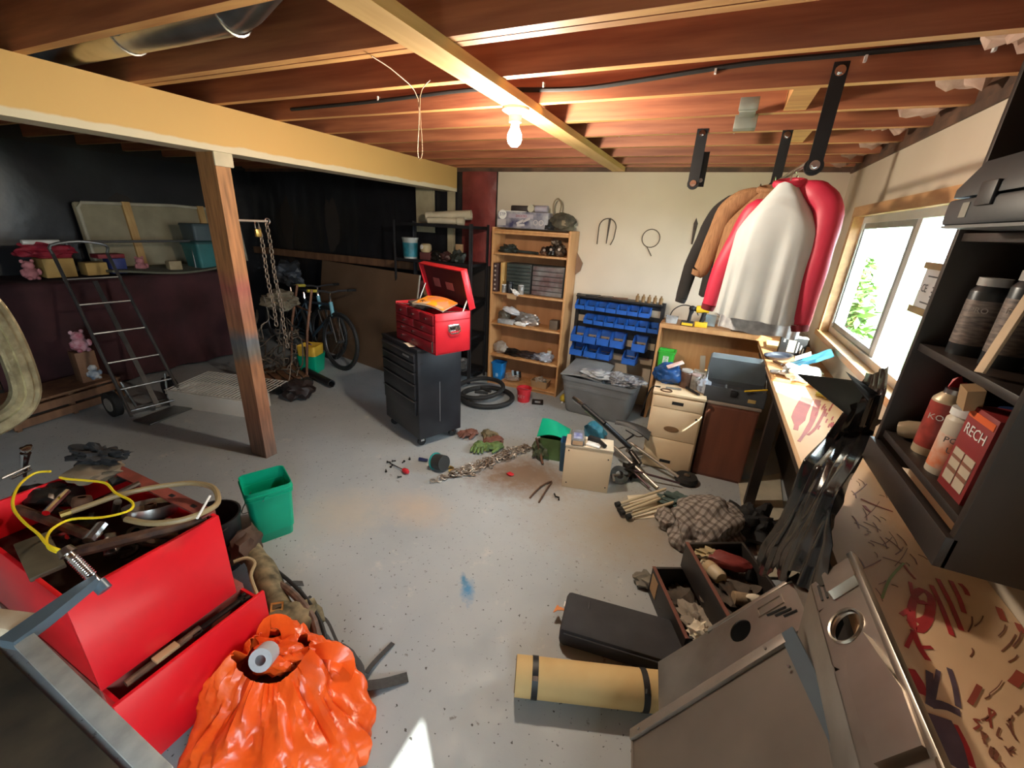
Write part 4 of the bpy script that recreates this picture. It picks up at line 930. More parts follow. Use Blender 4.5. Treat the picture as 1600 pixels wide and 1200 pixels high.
solo('orange_plastic_piece', G().box((0, 0, 0), (.06, .03, .02), bev=.004), mat('dull_orange', (.50, .16, .05), .6), 'dull orange plastic piece beside the grey-tan rag', 'plastic piece', inA(.17, -.36, .18), R(20), group=GJ)
solo('brown_ball', G().blob((0, 0, 0), (.04, .04, .035), 2, .2, sub=3), mat('brown_leather', (.10, .055, .035), .7, var=.5), 'dark brown round pouch in the lower junk drawer', 'pouch', inA(.19, -.31, .13), 0, group=GJ)
solo('concrete_chunk', G().blob((0, 0, 0), (.06, .05, .03), 3, .3, sub=3, flat=-.028), mat('grey_stone', (.22, .20, .16), .9, var=.5), 'rough grey stone chunk on the floor beside the junk drawers', 'stone', at(1008, 905, .03), 0)

# ================================================================ CLOTHS, CARDS, PLAID
def plaid():
    m = bpy.data.materials.new('grey_plaid'); m.use_nodes = True; N = m.node_tree.nodes; L = m.node_tree.links; b = N['Principled BSDF']; b.inputs['Roughness'].default_value = .95
    tc = N.new('ShaderNodeTexCoord'); w = []
    for ax in (0, 1):
        wv = N.new('ShaderNodeTexWave'); wv.bands_direction = 'XY'[ax]; wv.inputs['Scale'].default_value = 8; wv.inputs['Distortion'].default_value = 1.2; wv.inputs['Detail Scale'].default_value = .6; L.new(tc.outputs['Object'], wv.inputs['Vector'])
        r = N.new('ShaderNodeValToRGB'); r.color_ramp.elements[0].position = .62; r.color_ramp.elements[1].position = .8; r.color_ramp.elements[0].color = (1, 1, 1, 1); r.color_ramp.elements[1].color = (.55, .52, .50, 1); L.new(wv.outputs[0], r.inputs[0]); w.append(r.outputs[0])
    mx = N.new('ShaderNodeMix'); mx.data_type = 'RGBA'; mx.blend_type = 'MULTIPLY'; mx.inputs[0].default_value = 1; L.new(w[0], mx.inputs[6]); L.new(w[1], mx.inputs[7])
    m2 = N.new('ShaderNodeMix'); m2.data_type = 'RGBA'; m2.blend_type = 'MULTIPLY'; m2.inputs[0].default_value = 1; m2.inputs[6].default_value = (.30, .27, .245, 1); L.new(mx.outputs[2], m2.inputs[7]); L.new(m2.outputs[2], b.inputs['Base Color']); return m
c = at(1105, 840, .05)
g = G().blob((0, 0, .08), (.20, .24, .15), 12, .22, sub=5, freq=1.8, flat=.003)
solo('plaid_shirt', g.blob((-.16, -.12, .05), (.10, .07, .07), 6, .3, sub=3, flat=.003), plaid(), 'crumpled grey plaid shirt heaped on the floor', 'shirt', (c.x-.02, c.y+.08, 0), R(-30))
c2 = at(1168, 822, .05)
solo('black_jacket_heap', G().blob((0, 0, .06), (.13, .18, .12), 3, .4, sub=4, freq=2.2, flat=.003), mat('black_cloth', (.014, .014, .015), .8, var=.4), 'black cloth jacket heaped behind the plaid shirt', 'jacket', (c2.x, c2.y, 0), R(-40))
def card(name, label, px, m, z=.004, t=.006):
    P_ = [at(*p) for p in px]; 
    for p in P_: p.z = z
    o = P_[0].copy(); return solo(name, G().prism([p-o for p in P_], (0, 0, t)), m, label, 'board', o)
card('white_board', 'white five-sided board lying on the floor under the black sheet', [(1153, 752), (1218, 741), (1224, 802), (1206, 826), (1158, 790)], mat('dull_white_board', (.52, .47, .36), .6))
card('white_board', 'smaller white board half hidden under the black plastic fingers', [(1178, 842), (1224, 822), (1262, 905), (1190, 905)], mat('dull_white_board', (.52, .47, .36), .6), z=.012)
# folding stool
st = thing('folded_camp_stool', 'folded camp stool with cream legs and teal seat cloth', 'stool', at(1010, 785, 0))
so = at(1010, 785, 0)
for a, b in (((968, 787), (1040, 764)), ((975, 800), (1050, 772)), ((985, 806), (1052, 785)), ((972, 795), (1028, 776))):
    pa = at(*a, .03)-so; pb = at(*b, .05)-so; l = part('leg', G().cyl(pa, pb, .010, n=10), mat('cream_tube', (.62, .52, .36), .4), st)
    part('foot_cap', G().cyl(pa, pa+(pa-pb).normalized()*.03, .018, n=10), RUBBER, l)
sc2 = at(1058, 782, .04)-so
part('seat_cloth', G().blob(sc2, (.12, .07, .035), 5, .45, sub=4, freq=2.6), mat('teal_canvas', (.09, .14, .13), .9, var=.4), st)
card('tan_cardboard', 'cream cardboard sheet under the folded stool', [(980, 775), (1030, 772), (1038, 808), (992, 812)], PAPER, z=.001, t=.004)

# ================================================================ BENCH PAINT
def bp(px, py): return at(px, py, BZT+.0003)
PRED = mat('red_poster_paint', (.52, .03, .035), .5, col2=(.36, .02, .02), scale=20); PVIO = mat('violet_poster_paint', (.16, .10, .13), .6, var=.5, scale=14); PBRN = mat('brown_brush_marks', (.26, .09, .05), .6, var=.4, scale=25); PGRN = mat('green_brush_mark', (.25, .30, .06), .6)
SK = [0]
def stroke(g, pts, w): SK[0] += 1; P_ = [bp(*p)+V((0, 0, .00012*(SK[0] % 12))) for p in pts]; g.ribbon(P_, w, h=.0008, sub=3); return g
g = G()
stroke(g, [(1428, 930), (1440, 922), (1455, 935), (1452, 965), (1437, 985), (1425, 975), (1424, 950), (1430, 932)], .016); stroke(g, [(1432, 940), (1450, 945), (1448, 965), (1432, 972)], .014); stroke(g, [(1422, 910), (1427, 935)], .008)
stroke(g, [(1408, 961), (1424, 952), (1420, 972)], .010); stroke(g, [(1426, 985), (1437, 1012), (1450, 1032)], .011); stroke(g, [(1437, 1012), (1456, 1012)], .008); stroke(g, [(1426, 990), (1416, 1012)], .008)
part('painted_flower', g, PRED, bench, label='red painted flower figure')
for a, b in (((1465, 905), (1502, 985)), ((1455, 915), (1487, 993)), ((1485, 908), (1506, 958)), ((1432, 845), (1447, 830)), ((1500, 912), (1512, 930))): g = G(); stroke(g, [a, ((a[0]+b[0])/2+2, (a[1]+b[1])/2), b], .010); part('red_stripe', g, PRED, bench)
for a, b in (((1485, 1130), (1512, 1195)), ((1420, 1045), (1440, 1085))): g = G(); stroke(g, [a, ((a[0]+b[0])/2+3, (a[1]+b[1])/2), b], .022); part('red_stripe', g, PRED, bench)

g = G()
stroke(g, [(1452, 1050), (1453, 1080), (1452, 1103)], .012); stroke(g, [(1466, 1048), (1460, 1080), (1456, 1100)], .008); stroke(g, [(1483, 1045), (1492, 1075), (1497, 1105)], .009); stroke(g, [(1452, 1100), (1475, 1103), (1500, 1115)], .018); stroke(g, [(1460, 1118), (1475, 1150), (1485, 1195)], .05)
part('violet_strokes', g, PVIO, bench)
def letter(g, pts_list, w=.006):
    for pts in pts_list: stroke(g, pts, w)
def lp(x, y): return (1380+x/4, 900+y/4)
LET = {'letter_s': [[lp(605, 905), lp(565, 900), lp(600, 935), lp(565, 960)]], 'letter_p': [[lp(610, 970), lp(635, 1055)], [lp(612, 975), lp(648, 1000), lp(620, 1025)]],
       'letter_o': [[lp(680, 1075), lp(708, 1110), lp(690, 1150), lp(668, 1110), lp(680, 1075)]], 'letter_r': [[lp(660, 825), lp(675, 950)], [lp(660, 830), lp(698, 855), lp(640, 905)]],
       'letter_u': [[lp(728, 950), lp(712, 1000), lp(745, 1020)]], 'letter_k': [[lp(760, 1065), lp(800, 1125)], [lp(815, 1070), lp(782, 1095), lp(820, 1100)]], 'letter_y': [[lp(770, 925), lp(800, 970)], [lp(790, 895), lp(800, 970), lp(835, 1030)]],
       'letter_o_second': [[lp(735, 1165), lp(760, 1198)], [lp(725, 1170), lp(735, 1200)]]}
for nm, ps in LET.items(): g = G(); letter(g, ps, .0034 if nm != 'letter_o' else .005); part(nm, g, PBRN if nm not in ('letter_s', 'letter_r') else mat('red_brown_letters', (.38, .07, .04), .6), bench)
random.seed(21); g = G()
for i in range(46):
    px = random.uniform(1312, 1440); py = random.uniform(740, 920)
    if px < 1300+(920-py)*.02: continue
    a = random.uniform(.3, 1.3)*random.choice((1, 1, -1)); l = random.uniform(6, 34)
    if not (py < 720+ (px-1290)*1.5 or True): continue
    stroke(g, [(px, py), (px+l*.5*math.cos(a)+2, py+l*.5*math.sin(a)), (px+l*math.cos(a), py+l*math.sin(a))], random.uniform(.0015, .004))
for i in range(12):
    px = random.uniform(1500, 1598); py = random.uniform(950, 1120); a = random.uniform(1.8, 2.6); l = random.uniform(8, 40)
    stroke(g, [(px, py), (px+l*.5*math.cos(a)+3, py+l*.5*math.sin(a)), (px+l*math.cos(a), py+l*math.sin(a))], random.uniform(.0012, .003))
part('brush_splatter', g, PBRN, bench, stuff=True)
for a, b, w in (((1560, 950), (1568, 970), .012), ((1590, 975), (1598, 990), .012), ((1582, 1070), (1596, 1052), .016), ((1515, 1100), (1530, 1072), .009), ((1345, 780), (1395, 800), .007), ((1350, 790), (1360, 800), .010), ((1410, 880), (1430, 905), .006)): g = G(); stroke(g, [a, ((a[0]+b[0])/2, (a[1]+b[1])/2+1), b], w); part('brown_dab', g, mat('red_brown_letters', (.38, .07, .04), .6), bench)
g = G(); stroke(g, [(1412, 880), (1390, 905), (1378, 935)], .006); part('green_stroke', g, PGRN, bench)
g = G()
stroke(g, [(1262, 622), (1250, 645), (1243, 672)], [.06, .06, .02]); stroke(g, [(1278, 625), (1268, 660), (1248, 690)], [.03, .02, .012]); stroke(g, [(1290, 640), (1275, 668), (1262, 680)], .012)
part('red_wash', g, mat('faded_red_wash', (.48, .12, .10), .6, var=.3), bench)
g = G(); random.seed(4)
for i in range(22): px = random.uniform(1275, 1305); py = random.uniform(628, 668); stroke(g, [(px, py), (px-2, py+3), (px-3, py+6)], .006)
part('red_drips', g, PRED, bench, stuff=True)

# ================================================================ DARK WALL CABINET WITH CANS
KX0, KX1, KY0, KY1, KZ0, KZ1 = .55, XR-.002, 1.03, 1.55, 1.12, 2.26
kc = thing('dark_wall_cabinet', 'open dark brown wall cabinet of cans mounted above the bench', 'wall cabinet', (0, 0, 0))
part('side_panel', G().bx(KX0, KX1, KY0, KY0+.02, KZ0, KZ1, bev=.002), DKBROWN, kc)
part('side_panel', G().bx(KX0, KX1, KY1-.02, KY1, KZ0, KZ1, bev=.002), DKBROWN, kc)
part('back', G().bx(KX1-.012, KX1, KY0+.02, KY1-.02, KZ0, KZ1), DKBROWN, kc)
for z in (1.23, 1.50, 1.79, 2.25): part('shelf', G().bx(KX0+.01, KX1-.012, KY0+.02, KY1-.02, z-.02, z, bev=.001), DKBROWN, kc)
part('bottom_rail', G().bx(KX0-.012, KX0+.01, KY0, KY1, KZ0, KZ0+.075, bev=.002), DKBROWN, kc)
def can_face(r, z):
    n = V((-.55, -.835, 0)); x = V((0, 0, 1)).cross(n); o_ = n*(r+.0012)
    return Matrix(((x.x, 0, n.x, o_.x), (x.y, 0, n.y, o_.y), (0, 1, 0, z), (0, 0, 0, 1)))
def can(name, label, cat, loc_, r, h, m, cap=None, capm=None, band=None, group='cans in the dark wall cabinet', n=22):
    t = thing(name, label, cat, loc_, group=group)
    part('body', G().lathe([(0, 0), (r*.97, 0), (r, .004), (r, h*.82), (r*.97, h*.84), (r*.62, h*.93), (0, h*.93)], n=n), m, t)
    part('cap', G().lathe([(0, h*.90), (r*.72 if cap is None else cap, h*.90), (r*.70 if cap is None else cap, h), (0, h)], n=n), capm or WHITE, t)
    if band: part('label_band', G().lathe([(r*1.005, h*band[0]), (r*1.012, h*band[0]), (r*1.012, h*band[1]), (r*1.005, h*band[1])], n=n), band[2], t)
    return t
sc1 = can('spray_can', 'red and cream spray can lying nearest the far side of the cabinet', 'spray can', (.62, 1.405, 1.23), .036, .185, mat('cream_can', (.60, .48, .32), .4, .3), capm=STEEL, cap=.02, band=(.12, .8, mat('red_can_label', (.40, .05, .035), .45, var=.5, scale=30)))
text('can_print', 'KOR', .022, can_face(.037, .11), WHITE, sc1)
part('red_wrap', G().blob((.02, .045, .11), (.03, .02, .09), 3, .3, sub=3), REDPL, sc1)
sc2_ = can('spray_can', 'white can with orange label in the middle of the lower shelf', 'spray can', (.61, 1.285, 1.23), .036, .17, mat('white_can', (.62, .55, .44), .45), cap=.034, band=(.10, .62, mat('orange_white_label', (.64, .56, .46), .5, col2=(.62, .16, .05), scale=18)))
text('can_print', 'POL', .020, can_face(.037, .095), INK, sc2_)
text('can_print', 'U', .020, can_face(.037, .07), INK, sc2_)
bx_ = thing('red_battery_box', 'red carton printed RECH with pictured batteries on the lower shelf', 'carton', (.62, 1.175, 1.23))
part('carton', G().bx(-.04, .05, -.055, .055, 0, .20, bev=.001), mat('dark_red_carton', (.28, .02, .02), .5, var=.3), bx_)
part('orange_stripe', G().bx(-.0412, -.04, -.05, .05, .175, .19), mat('orange_ink', (.75, .12, .02), .5), bx_)
MB_ = lambda y, z: Matrix(((0, 0, -1, -.0408), (-1, 0, 0, y), (0, 1, 0, z), (0, 0, 0, 1)))
text('carton_print', 'RECH', .034, MB_(-.0, .148), WHITE, bx_)
for y in (.022, -.024):
    part('battery_picture', G().bx(-.0415, -.04, y-.02, y+.02, .02, .10), mat('cream_ink', (.55, .46, .34), .5), bx_)
    part('battery_band', G().bx(-.0417, -.0414, y-.02, y+.02, .045, .055), mat('brown_ink', (.25, .10, .06), .5), bx_); part('battery_band', G().bx(-.0417, -.0414, y-.02, y+.02, .075, .083), mat('brown_ink', (.25, .10, .06), .5), bx_)
part('flap', G().box((-.05, .05, .215), (.03, .035, .05), rot=(R(12), R(-14), 0)), CARD, bx_)
part('pricetag', G().frame(.03, .03, .004, .001).xf(MT(-.0, .0555, .06)), WHITE, bx_)
solo('silver_bulb_jar', G().lathe([(0, 0), (.02, 0), (.026, .02), (.026, .05), (.014, .062), (.014, .075), (0, .078)], n=18), mat('tan_glass', (.35, .28, .18), .2), 'small tan glass jar lying at the front edge of the cabinet', 'jar', (.575, 1.49, 1.255), rot=(R(75), 0, R(60)))
can('blue_tin', 'dark blue tin at the back of the lower cabinet shelf', 'tin', (.72, 1.33, 1.23), .045, .17, mat('navy_tin', (.02, .04, .12), .4), cap=.043, capm=mat('navy_tin', (.02, .04, .12), .4))
GRC = mat('grey_printed_can', (.26, .21, .18), .45, .2, col2=(.09, .075, .07), scale=30, stretch=(1, 1, 5))
for i, (y, x, lab, hh) in enumerate(((1.44, .62, 'first grey printed can from the window on the middle shelf', .19), (1.33, .64, 'second grey printed can from the window on the middle shelf', .215), (1.13, .66, 'grey printed can nearest the camera on the middle shelf', .20))):
    k = can('paint_can', lab, 'spray can', (x, y, 1.50), .036, hh, mat('dark_can', (.05, .055, .06), .35, .5), cap=.03, capm=mat('pale_cap', (.40, .38, .36), .4), band=(.15, .72, GRC))
    text('can_print', ['PRO', 'RUST', 'GLO'][i], .018, can_face(.0375, hh*.6), mat('pale_print', (.42, .36, .32), .6), k)
solo('paint_stir_stick', G().box((0, 0, 0), (.006, .030, .20), bev=.001), mat('pale_stick', (.62, .46, .30), .7, var=.25), 'pale wooden stir stick leaning against the grey cans', 'stick', (.578, 1.225, 1.602), rot=(R(-10), R(12), 0))
# case on top shelf
cs = thing('black_tool_case', 'black plastic power tool case sticking out over the cabinet front', 'tool case', (.60, 1.22, 1.80), R(0))
CASE = mat('blue_black_plastic', (.028, .036, .042), .5, var=.25)
part('lower_shell', G().bx(-.14, .20, -.17, .17, 0, .055, bev=.008), CASE, cs)
part('upper_shell', G().rlathe([(.17, .17, .058), (.17, .17, .075), (.145, .15, .13), (0, 0, .132)], corner=.15).xf(MT(.03, 0, 0)), CASE, cs)
part('latch', G().bx(-.146, -.138, -.03, .03, .035, .08, bev=.002), BLACKP, cs)
part('sticker', G().bx(-.1412, -.14, .06, .09, .015, .045), mat('worn_sticker_grey', (.25, .24, .20), .6), cs)
part('foot_strip', G().bx(-.138, .19, -.165, .165, -.006, 0), mat('grey_trim', (.16, .17, .17), .5), cs)
dc = thing('dark_carton', 'dark carton with a yellow label on top of the tool case', 'carton', (.70, 1.22, 1.936))
part('box', G().bx(-.10, .10, -.14, .14, 0, .14, bev=.002), CASE, dc)
part('yellow_label', G().bx(-.1012, -.10, .03, .09, .02, .10), mat('ochre_label', (.40, .27, .08), .6), dc)
# ================================================================ HANGER STRAPS, ROD, JACKETS
def flat_strap(name, label, top, bot, w=.045, t=.008, bolts=((.06, .5),), lug=True):
    top = V(top); bot = V(bot); c = (top+bot)/2
    th = thing(name, label, 'bracket', c, group='black steel hangers on the joists'); d = (top-bot).length; u = (top-bot).normalized()
    M = frame_mtx((0, 0, 0), V((1, 0, 0)), u)
    part('bar', G().box((0, 0, 0), (w, d, t)).xf(M), BLACKM, th)
    for f in (.92, .06): part('bolt', G().cyl((0, (f-.5)*d, 0), (0, (f-.5)*d, .022), .011, n=8).cyl((0, (f-.5)*d, .004), (0, (f-.5)*d, .008), .018, n=14).xf(M), CHROME, th)
    if lug: part('lug', G().cyl((0, -.5*d+.02, -t), (0, -.5*d+.02, -t-.014), .034, n=18).xf(M), BLACKM, th)
    return th
sB0 = V((.285, 2.20, 2.375)); sB1 = aty(1268, 268, 2.2)
flat_strap('hanger_strap', 'long black steel hanger strap bolted to the joist nearest the jackets', sB0, sB1, w=.05)
sC0 = aty(1224, 236, 3.0); sC1 = aty(1208, 298, 3.0)
flat_strap('hanger_strap', 'short black steel hanger behind the jacket collars', sC0+V((0, 0, .1)), sC1, w=.05)
sA0 = V((-.215, 3.01, 2.33)); sA1 = aty(1082, 292, 3.0)
flat_strap('hanger_strap', 'black steel hanger strap left of the jackets', sA0, sA1, w=.06)
th = thing('hanger_link', 'narrow black steel link hanging behind the left hanger strap', 'bracket', aty(1098, 265, 3.06)); part('bar', G().box((0, 0, 0), (.045, .008, .19)), BLACKM, th); part('bolt', G().cyl((0, -.004, -.06), (0, -.02, -.06), .012, n=8), STEEL, th)
r0 = sB1+V((0, .0, .045)); r1 = sC1+V((0, 0, .04))
seg('hanging_rod', 'thin steel rod between the hangers carrying the jackets', 'rod', r0, r1+V((0, .05, 0)), .010, STEEL)
def rodp(t): return r0.lerp(r1, t)
def jacket(name, label, origin, rz_, torso_m, sleeve_m, hw=.24, ln=.62, depth=.07, sl=.56, cat='jacket', sleeves=True, seed=1, spread=(.16, .13), hem_m=None, shoulder=None, back=(0, 0), rad=.06):
    t = thing(name, label, cat, origin, rz_)
    def f(u, v):
        a = 2*PI*u; h = v                                   # v 0 hem .. 1 neck
        w = hw*(.92+.10*(1-h)) if h < .78 else hw*.942*(1.0-((h-.78)/.22)**1.35*.76)
        d = depth*(1.25-.35*h)*(1.0 if h < .9 else .85)
        fold = .016*(1-h)*math.sin(a*7+seed)+.010*(1-h)*noise.noise(V((a*3, h*2, seed)))+.012*(1-h)**2*math.sin(a*15)
        ca, sa_ = math.cos(a), math.sin(a)
        x = w*(abs(ca)**.8)*(1 if ca > 0 else -1); y = (d+fold)*(abs(sa_)**.8)*(1 if sa_ > 0 else -1)
        drop = .09*(abs(x)/hw)**1.2 if h > .78 else .09*((abs(x)/hw)**1.2)*(h/.78)**6
        return (x, y, -ln+ln*h-drop*(h > .5)+.012*noise.noise(V((a*2, seed, 0)))*(h < .05))
    part('torso', G().surf(f, 72, 30, thick=.003), torso_m, t, sharp=70)
    part('collar', G().tube([(.055*math.cos(a), .045*math.sin(a), .0+.012*math.sin(a)) for a in [2*PI*i/16 for i in range(16)]], .016, n=8, closed=True), sleeve_m if shoulder else torso_m, t)
    if sleeves:
        for s_, sp_ in ((1, spread[0]), (-1, spread[1])):
            bk_ = back[0] if s_ > 0 else back[1]
            pts = [(s_*(.05 if not bk_ else .11), bk_, -.015-.6*bk_), (s_*hw*.62, bk_, -.045-.5*bk_), (s_*hw*.95, bk_, -.115), (s_*(hw+.25*sp_), bk_-.01, -.26), (s_*(hw+.55*sp_), bk_-.02, -.42), (s_*(hw+.7*sp_), bk_-.02, -.09-sl)]
            rr = [rad*.5, rad, rad*1.1, rad, rad*.92, rad*.75]
            sp2 = spline([V(p) for p in pts], 5); k = len(sp2); g = G()
            vs = []
            for i, p in enumerate(sp2):
                fi = i/(k-1)*(len(rr)-1); i0 = min(int(fi), len(rr)-2); r_ = rr[i0]+(rr[i0+1]-rr[i0])*(fi-i0)
                tt_ = (sp2[min(i+1, k-1)]-sp2[max(i-1, 0)]).normalized(); n1 = V((0, 1, 0)); n2 = tt_.cross(n1).normalized()
                for j in range(16):
                    a = 2*PI*j/16; q = 1+.10*noise.noise(V((math.cos(a)*2, math.sin(a)*2, i*.35+seed*3+s_)))
                    vs.append(p + n1*(r_*.7*q*math.sin(a)) + n2*(r_*q*math.cos(a)))
            g._faces(vs, [(i*16+j, i*16+(j+1) % 16, (i+1)*16+(j+1) % 16, (i+1)*16+j) for i in range(k-1) for j in range(16)] + [tuple(range(16))])
            part('sleeve', g, sleeve_m, t, sharp=70)
            e = V(pts[-1]); part('cuff', G().cyl(e, e+V((s_*.006, 0, -.03)), rad*.75, rad*.66, n=16, cap=False), hem_m or sleeve_m, t)
    part('hanger_hook', G().tube([(0, 0, -.02), (0, 0, .03), (0, .012, .05), (0, .03, .06), (0, .045, .045)], .003, n=6), STEEL, t)
    return t
JGREY = mat('pale_grey_nylon', (.56, .60, .60), .55, col2=(.47, .50, .50), scale=3, bump=.15); JRED = mat('crimson_nylon', (.60, .03, .075), .5, col2=(.48, .02, .055), scale=3, bump=.15)
JTAN = mat('tan_corduroy', (.33, .17, .075), .85, col2=(.22, .105, .045), scale=30, stretch=(6, 6, .4)); JBLK = mat('black_wool', (.02, .017, .016), .9, var=.3)
p = rodp(.34); jacket('grey_red_jacket', 'pale grey jacket with crimson sleeves hanging from the ceiling rod', p+V((-.02, -.02, -.06)), R(-24), JGREY, JRED, hw=.19, ln=.62, depth=.085, sl=.52, seed=2, spread=(.02, .16), back=(0, .15), rad=.052, hem_m=mat('dark_red_rib', (.20, .01, .02), .8), shoulder=True)
p = rodp(.66); jacket('tan_jacket', 'tan jacket hanging just behind the grey and crimson one', p+V((-.05, .0, -.06)), R(-14), JTAN, JTAN, hw=.20, ln=.50, sl=.34, seed=5, spread=(.05, .10), rad=.048)
p = rodp(.90); jacket('black_coat', 'black coat hanging furthest back on the rod', p+V((-.08, .03, -.07)), R(-8), JBLK, JBLK, hw=.20, ln=.58, sl=.52, seed=7, spread=(.05, .14), rad=.048)
WSH = mat('white_check_shirt', (.68, .68, .68), .85, col2=(.45, .45, .47), scale=30)
p = rodp(.48); jacket('white_shirt', 'white shirt whose tails show below the grey jacket', p+V((.02, 0, -.07)), R(-16), WSH, WSH, hw=.19, ln=.70, depth=.05, sleeves=False, seed=9, cat='shirt')

# ================================================================ BLACK PLASTIC SHEET
rows = [(atx(1352, 596, .66), atx(1392, 572, .72)), (atx(1335, 632, .60), atx(1388, 612, .66)), (at(1300, 690, 1.02), at(1368, 676, 1.06)), (atx(1272, 728, .445), atx(1352, 720, .53)), (atx(1250, 775, .435), atx(1330, 775, .452)), (atx(1225, 818, .43), atx(1318, 820, .445)), (atx(1196, 858, .42), atx(1312, 862, .44)), (atx(1188, 882, .415), atx(1300, 905, .43))]
def shf(u, v):
    t = v*(len(rows)-1); i = min(int(t), len(rows)-2); f_ = t-i
    a = rows[i][0].lerp(rows[i+1][0], f_); b = rows[i][1].lerp(rows[i+1][1], f_); p = a.lerp(b, u)
    n = noise.noise(V((u*5+v, v*2.2, 4)))*.03+noise.noise(V((u*16, v*3, 1)))*.012+.014*math.sin(u*19+v*2)
    p = p+V((-abs(n)*.9-.004, n*.4, n*.3))
    if v > .86: p.z -= .05*abs(math.sin(u*9))
    return p
o = rows[3][0].copy()
SHM = mat('glossy_black_plastic', (.010, .010, .011), .16, var=.3, scale=4)
solo('black_plastic_sheet', G().surf(lambda u, v: V(shf(u, v))-o, 40, 60, thick=.002), SHM, 'glossy black plastic sheet draped over the bench edge to the floor', 'plastic sheet', o, sharp=50)
t0 = at(1185, 855, .30)
solo('black_plastic_strip', G().ribbon([V((0, 0, 0))+V(p) for p in ((.16, .02, .28), (.10, .04, .16), (.03, .02, .05), (-.01, -.03, -.10))], [.09, .06, .035, .02], (-1, -.3, .2), h=.003, sub=5), SHM, 'torn finger of black plastic hanging at the end of the sheet', 'plastic strip', at(1188, 862, .28))

# ================================================================ BACK DESK / BENCH CONTENTS
ZD = .968
gbk = thing('lime_bucket', 'lime green tub with printed label on the lower desk shelf', 'bucket', (-.255, 4.22, .487))
part('tub', G().rlathe([(.062, .062, 0), (.075, .07, .20), (.082, .077, .20), (.082, .077, .215), (.07, .065, .215), (.055, .055, .01), (0, 0, .01)], corner=.3), GREEN2, gbk)
part('label', G().box((-.0, -.0725, .11), (.05, .003, .12), rot=(R(-4), 0, 0)), WHITE, gbk)
text('label_print', 'UNI', .045, MT(0, -.0750, .13) @ Matrix.Rotation(R(84), 4, 'X') @ Matrix.Rotation(PI/2, 4, 'Z'), GREEN2, gbk)
part('label_print', G().box((.0, -.072, .06), (.06, .004, .012), rot=(R(-4), 0, 0)), BLACKP, gbk)
dl = thing('cordless_drill', 'yellow and black cordless drill standing on the desk top', 'drill', (-.02, 4.20, ZD))
part('body', G().cyl((-.055, 0, .155), (.05, 0, .165), .033, n=16), YELLOW, dl)
part('handle', G().tube([(.02, 0, .15), (.012, 0, .09), (.005, 0, .04)], [.022, .018, .02], n=10), BLACKP, dl)
part('battery', G().bx(-.045, .06, -.035, .035, 0, .045, bev=.005), YELLOW, dl)
part('chuck', G().cyl((-.055, 0, .155), (-.095, 0, .151), .022, .012, n=14), BLACKM, dl)
d2 = thing('black_drill', 'black drill charger with handle beside the yellow drill', 'charger', (-.13, 4.18, ZD))
part('base', G().bx(-.055, .055, -.04, .04, 0, .04, bev=.006), BLACKP, d2)
part('grip', G().tube([(.01, 0, .04), (.012, 0, .10), (.02, 0, .14)], [.016, .014, .022], n=10), BLACKP, d2)
part('knob', G().blob((.02, 0, .16), (.028, .028, .026), 1, .05, sub=3), BLACKP, d2)
part('yellow_panel', G().bx(-.045, .05, -.0425, -.04, .008, .03), YELLOW, d2)
solo('desk_cable', G().tube([(-.30, 4.30, .975), (-.28, 4.30, 1.07), (-.20, 4.30, 1.13), (-.10, 4.28, 1.12), (-.05, 4.25, 1.06)], .005, n=6, sub=5), RUBBER, 'black cable arching over the drills on the desk', 'cable', (0, 0, 0))
solo('clear_tub', G().rlathe([(.05, .04, 0), (.055, .045, .06), (.052, .042, .06), (.048, .038, .004), (0, 0, .004)], corner=.3), mat('cloudy_film', (.45, .45, .45), .25, var=.5, scale=14), 'cloudy plastic tub at the left end of the desk top', 'tub', (-.27, 4.22, ZD))
solo('pale_blue_box', G().box((0, 0, .05), (.09, .06, .10), bev=.004), mat('pale_blue', (.45, .58, .66), .5), 'pale blue box behind the yellow drill', 'box', (.06, 4.32, ZD))
seg('grey_hand_plane', 'dark cylinder tool under the white shirt on the desk', 'tool', (.24, 4.2, ZD+.045), (.42, 4.17, ZD+.045), .044, mat('dark_grey_metal', (.10, .095, .10), .4, .5), 18)
solo('crumpled_foil', G().blob((0, 0, 0), (.10, .07, .05), 3, .5, sub=3, freq=3), mat('foil', (.55, .54, .52), .3, .7), 'crumpled silver foil on the desk beside the dark cylinder', 'foil', (.22, 4.22, ZD+.10))
solo('grey_flat_box', G().box((0, 0, .08), (.22, .10, .16), bev=.004), mat('grey_beige_card', (.42, .37, .31), .7), 'grey-beige flat box standing on the bench in the corner', 'box', (.60, 4.36, .943))
solo('grey_paper_roll', G().lathe([(.03, -.13), (.045, -.13), (.045, .13), (.03, .13), (.03, -.13)], n=22), mat('grey_beige_roll', (.36, .32, .28), .7), 'grey-beige paper roll lying in the corner by the window', 'roll', (.73, 4.10, .99), rot=(R(90), 0, R(-14)))
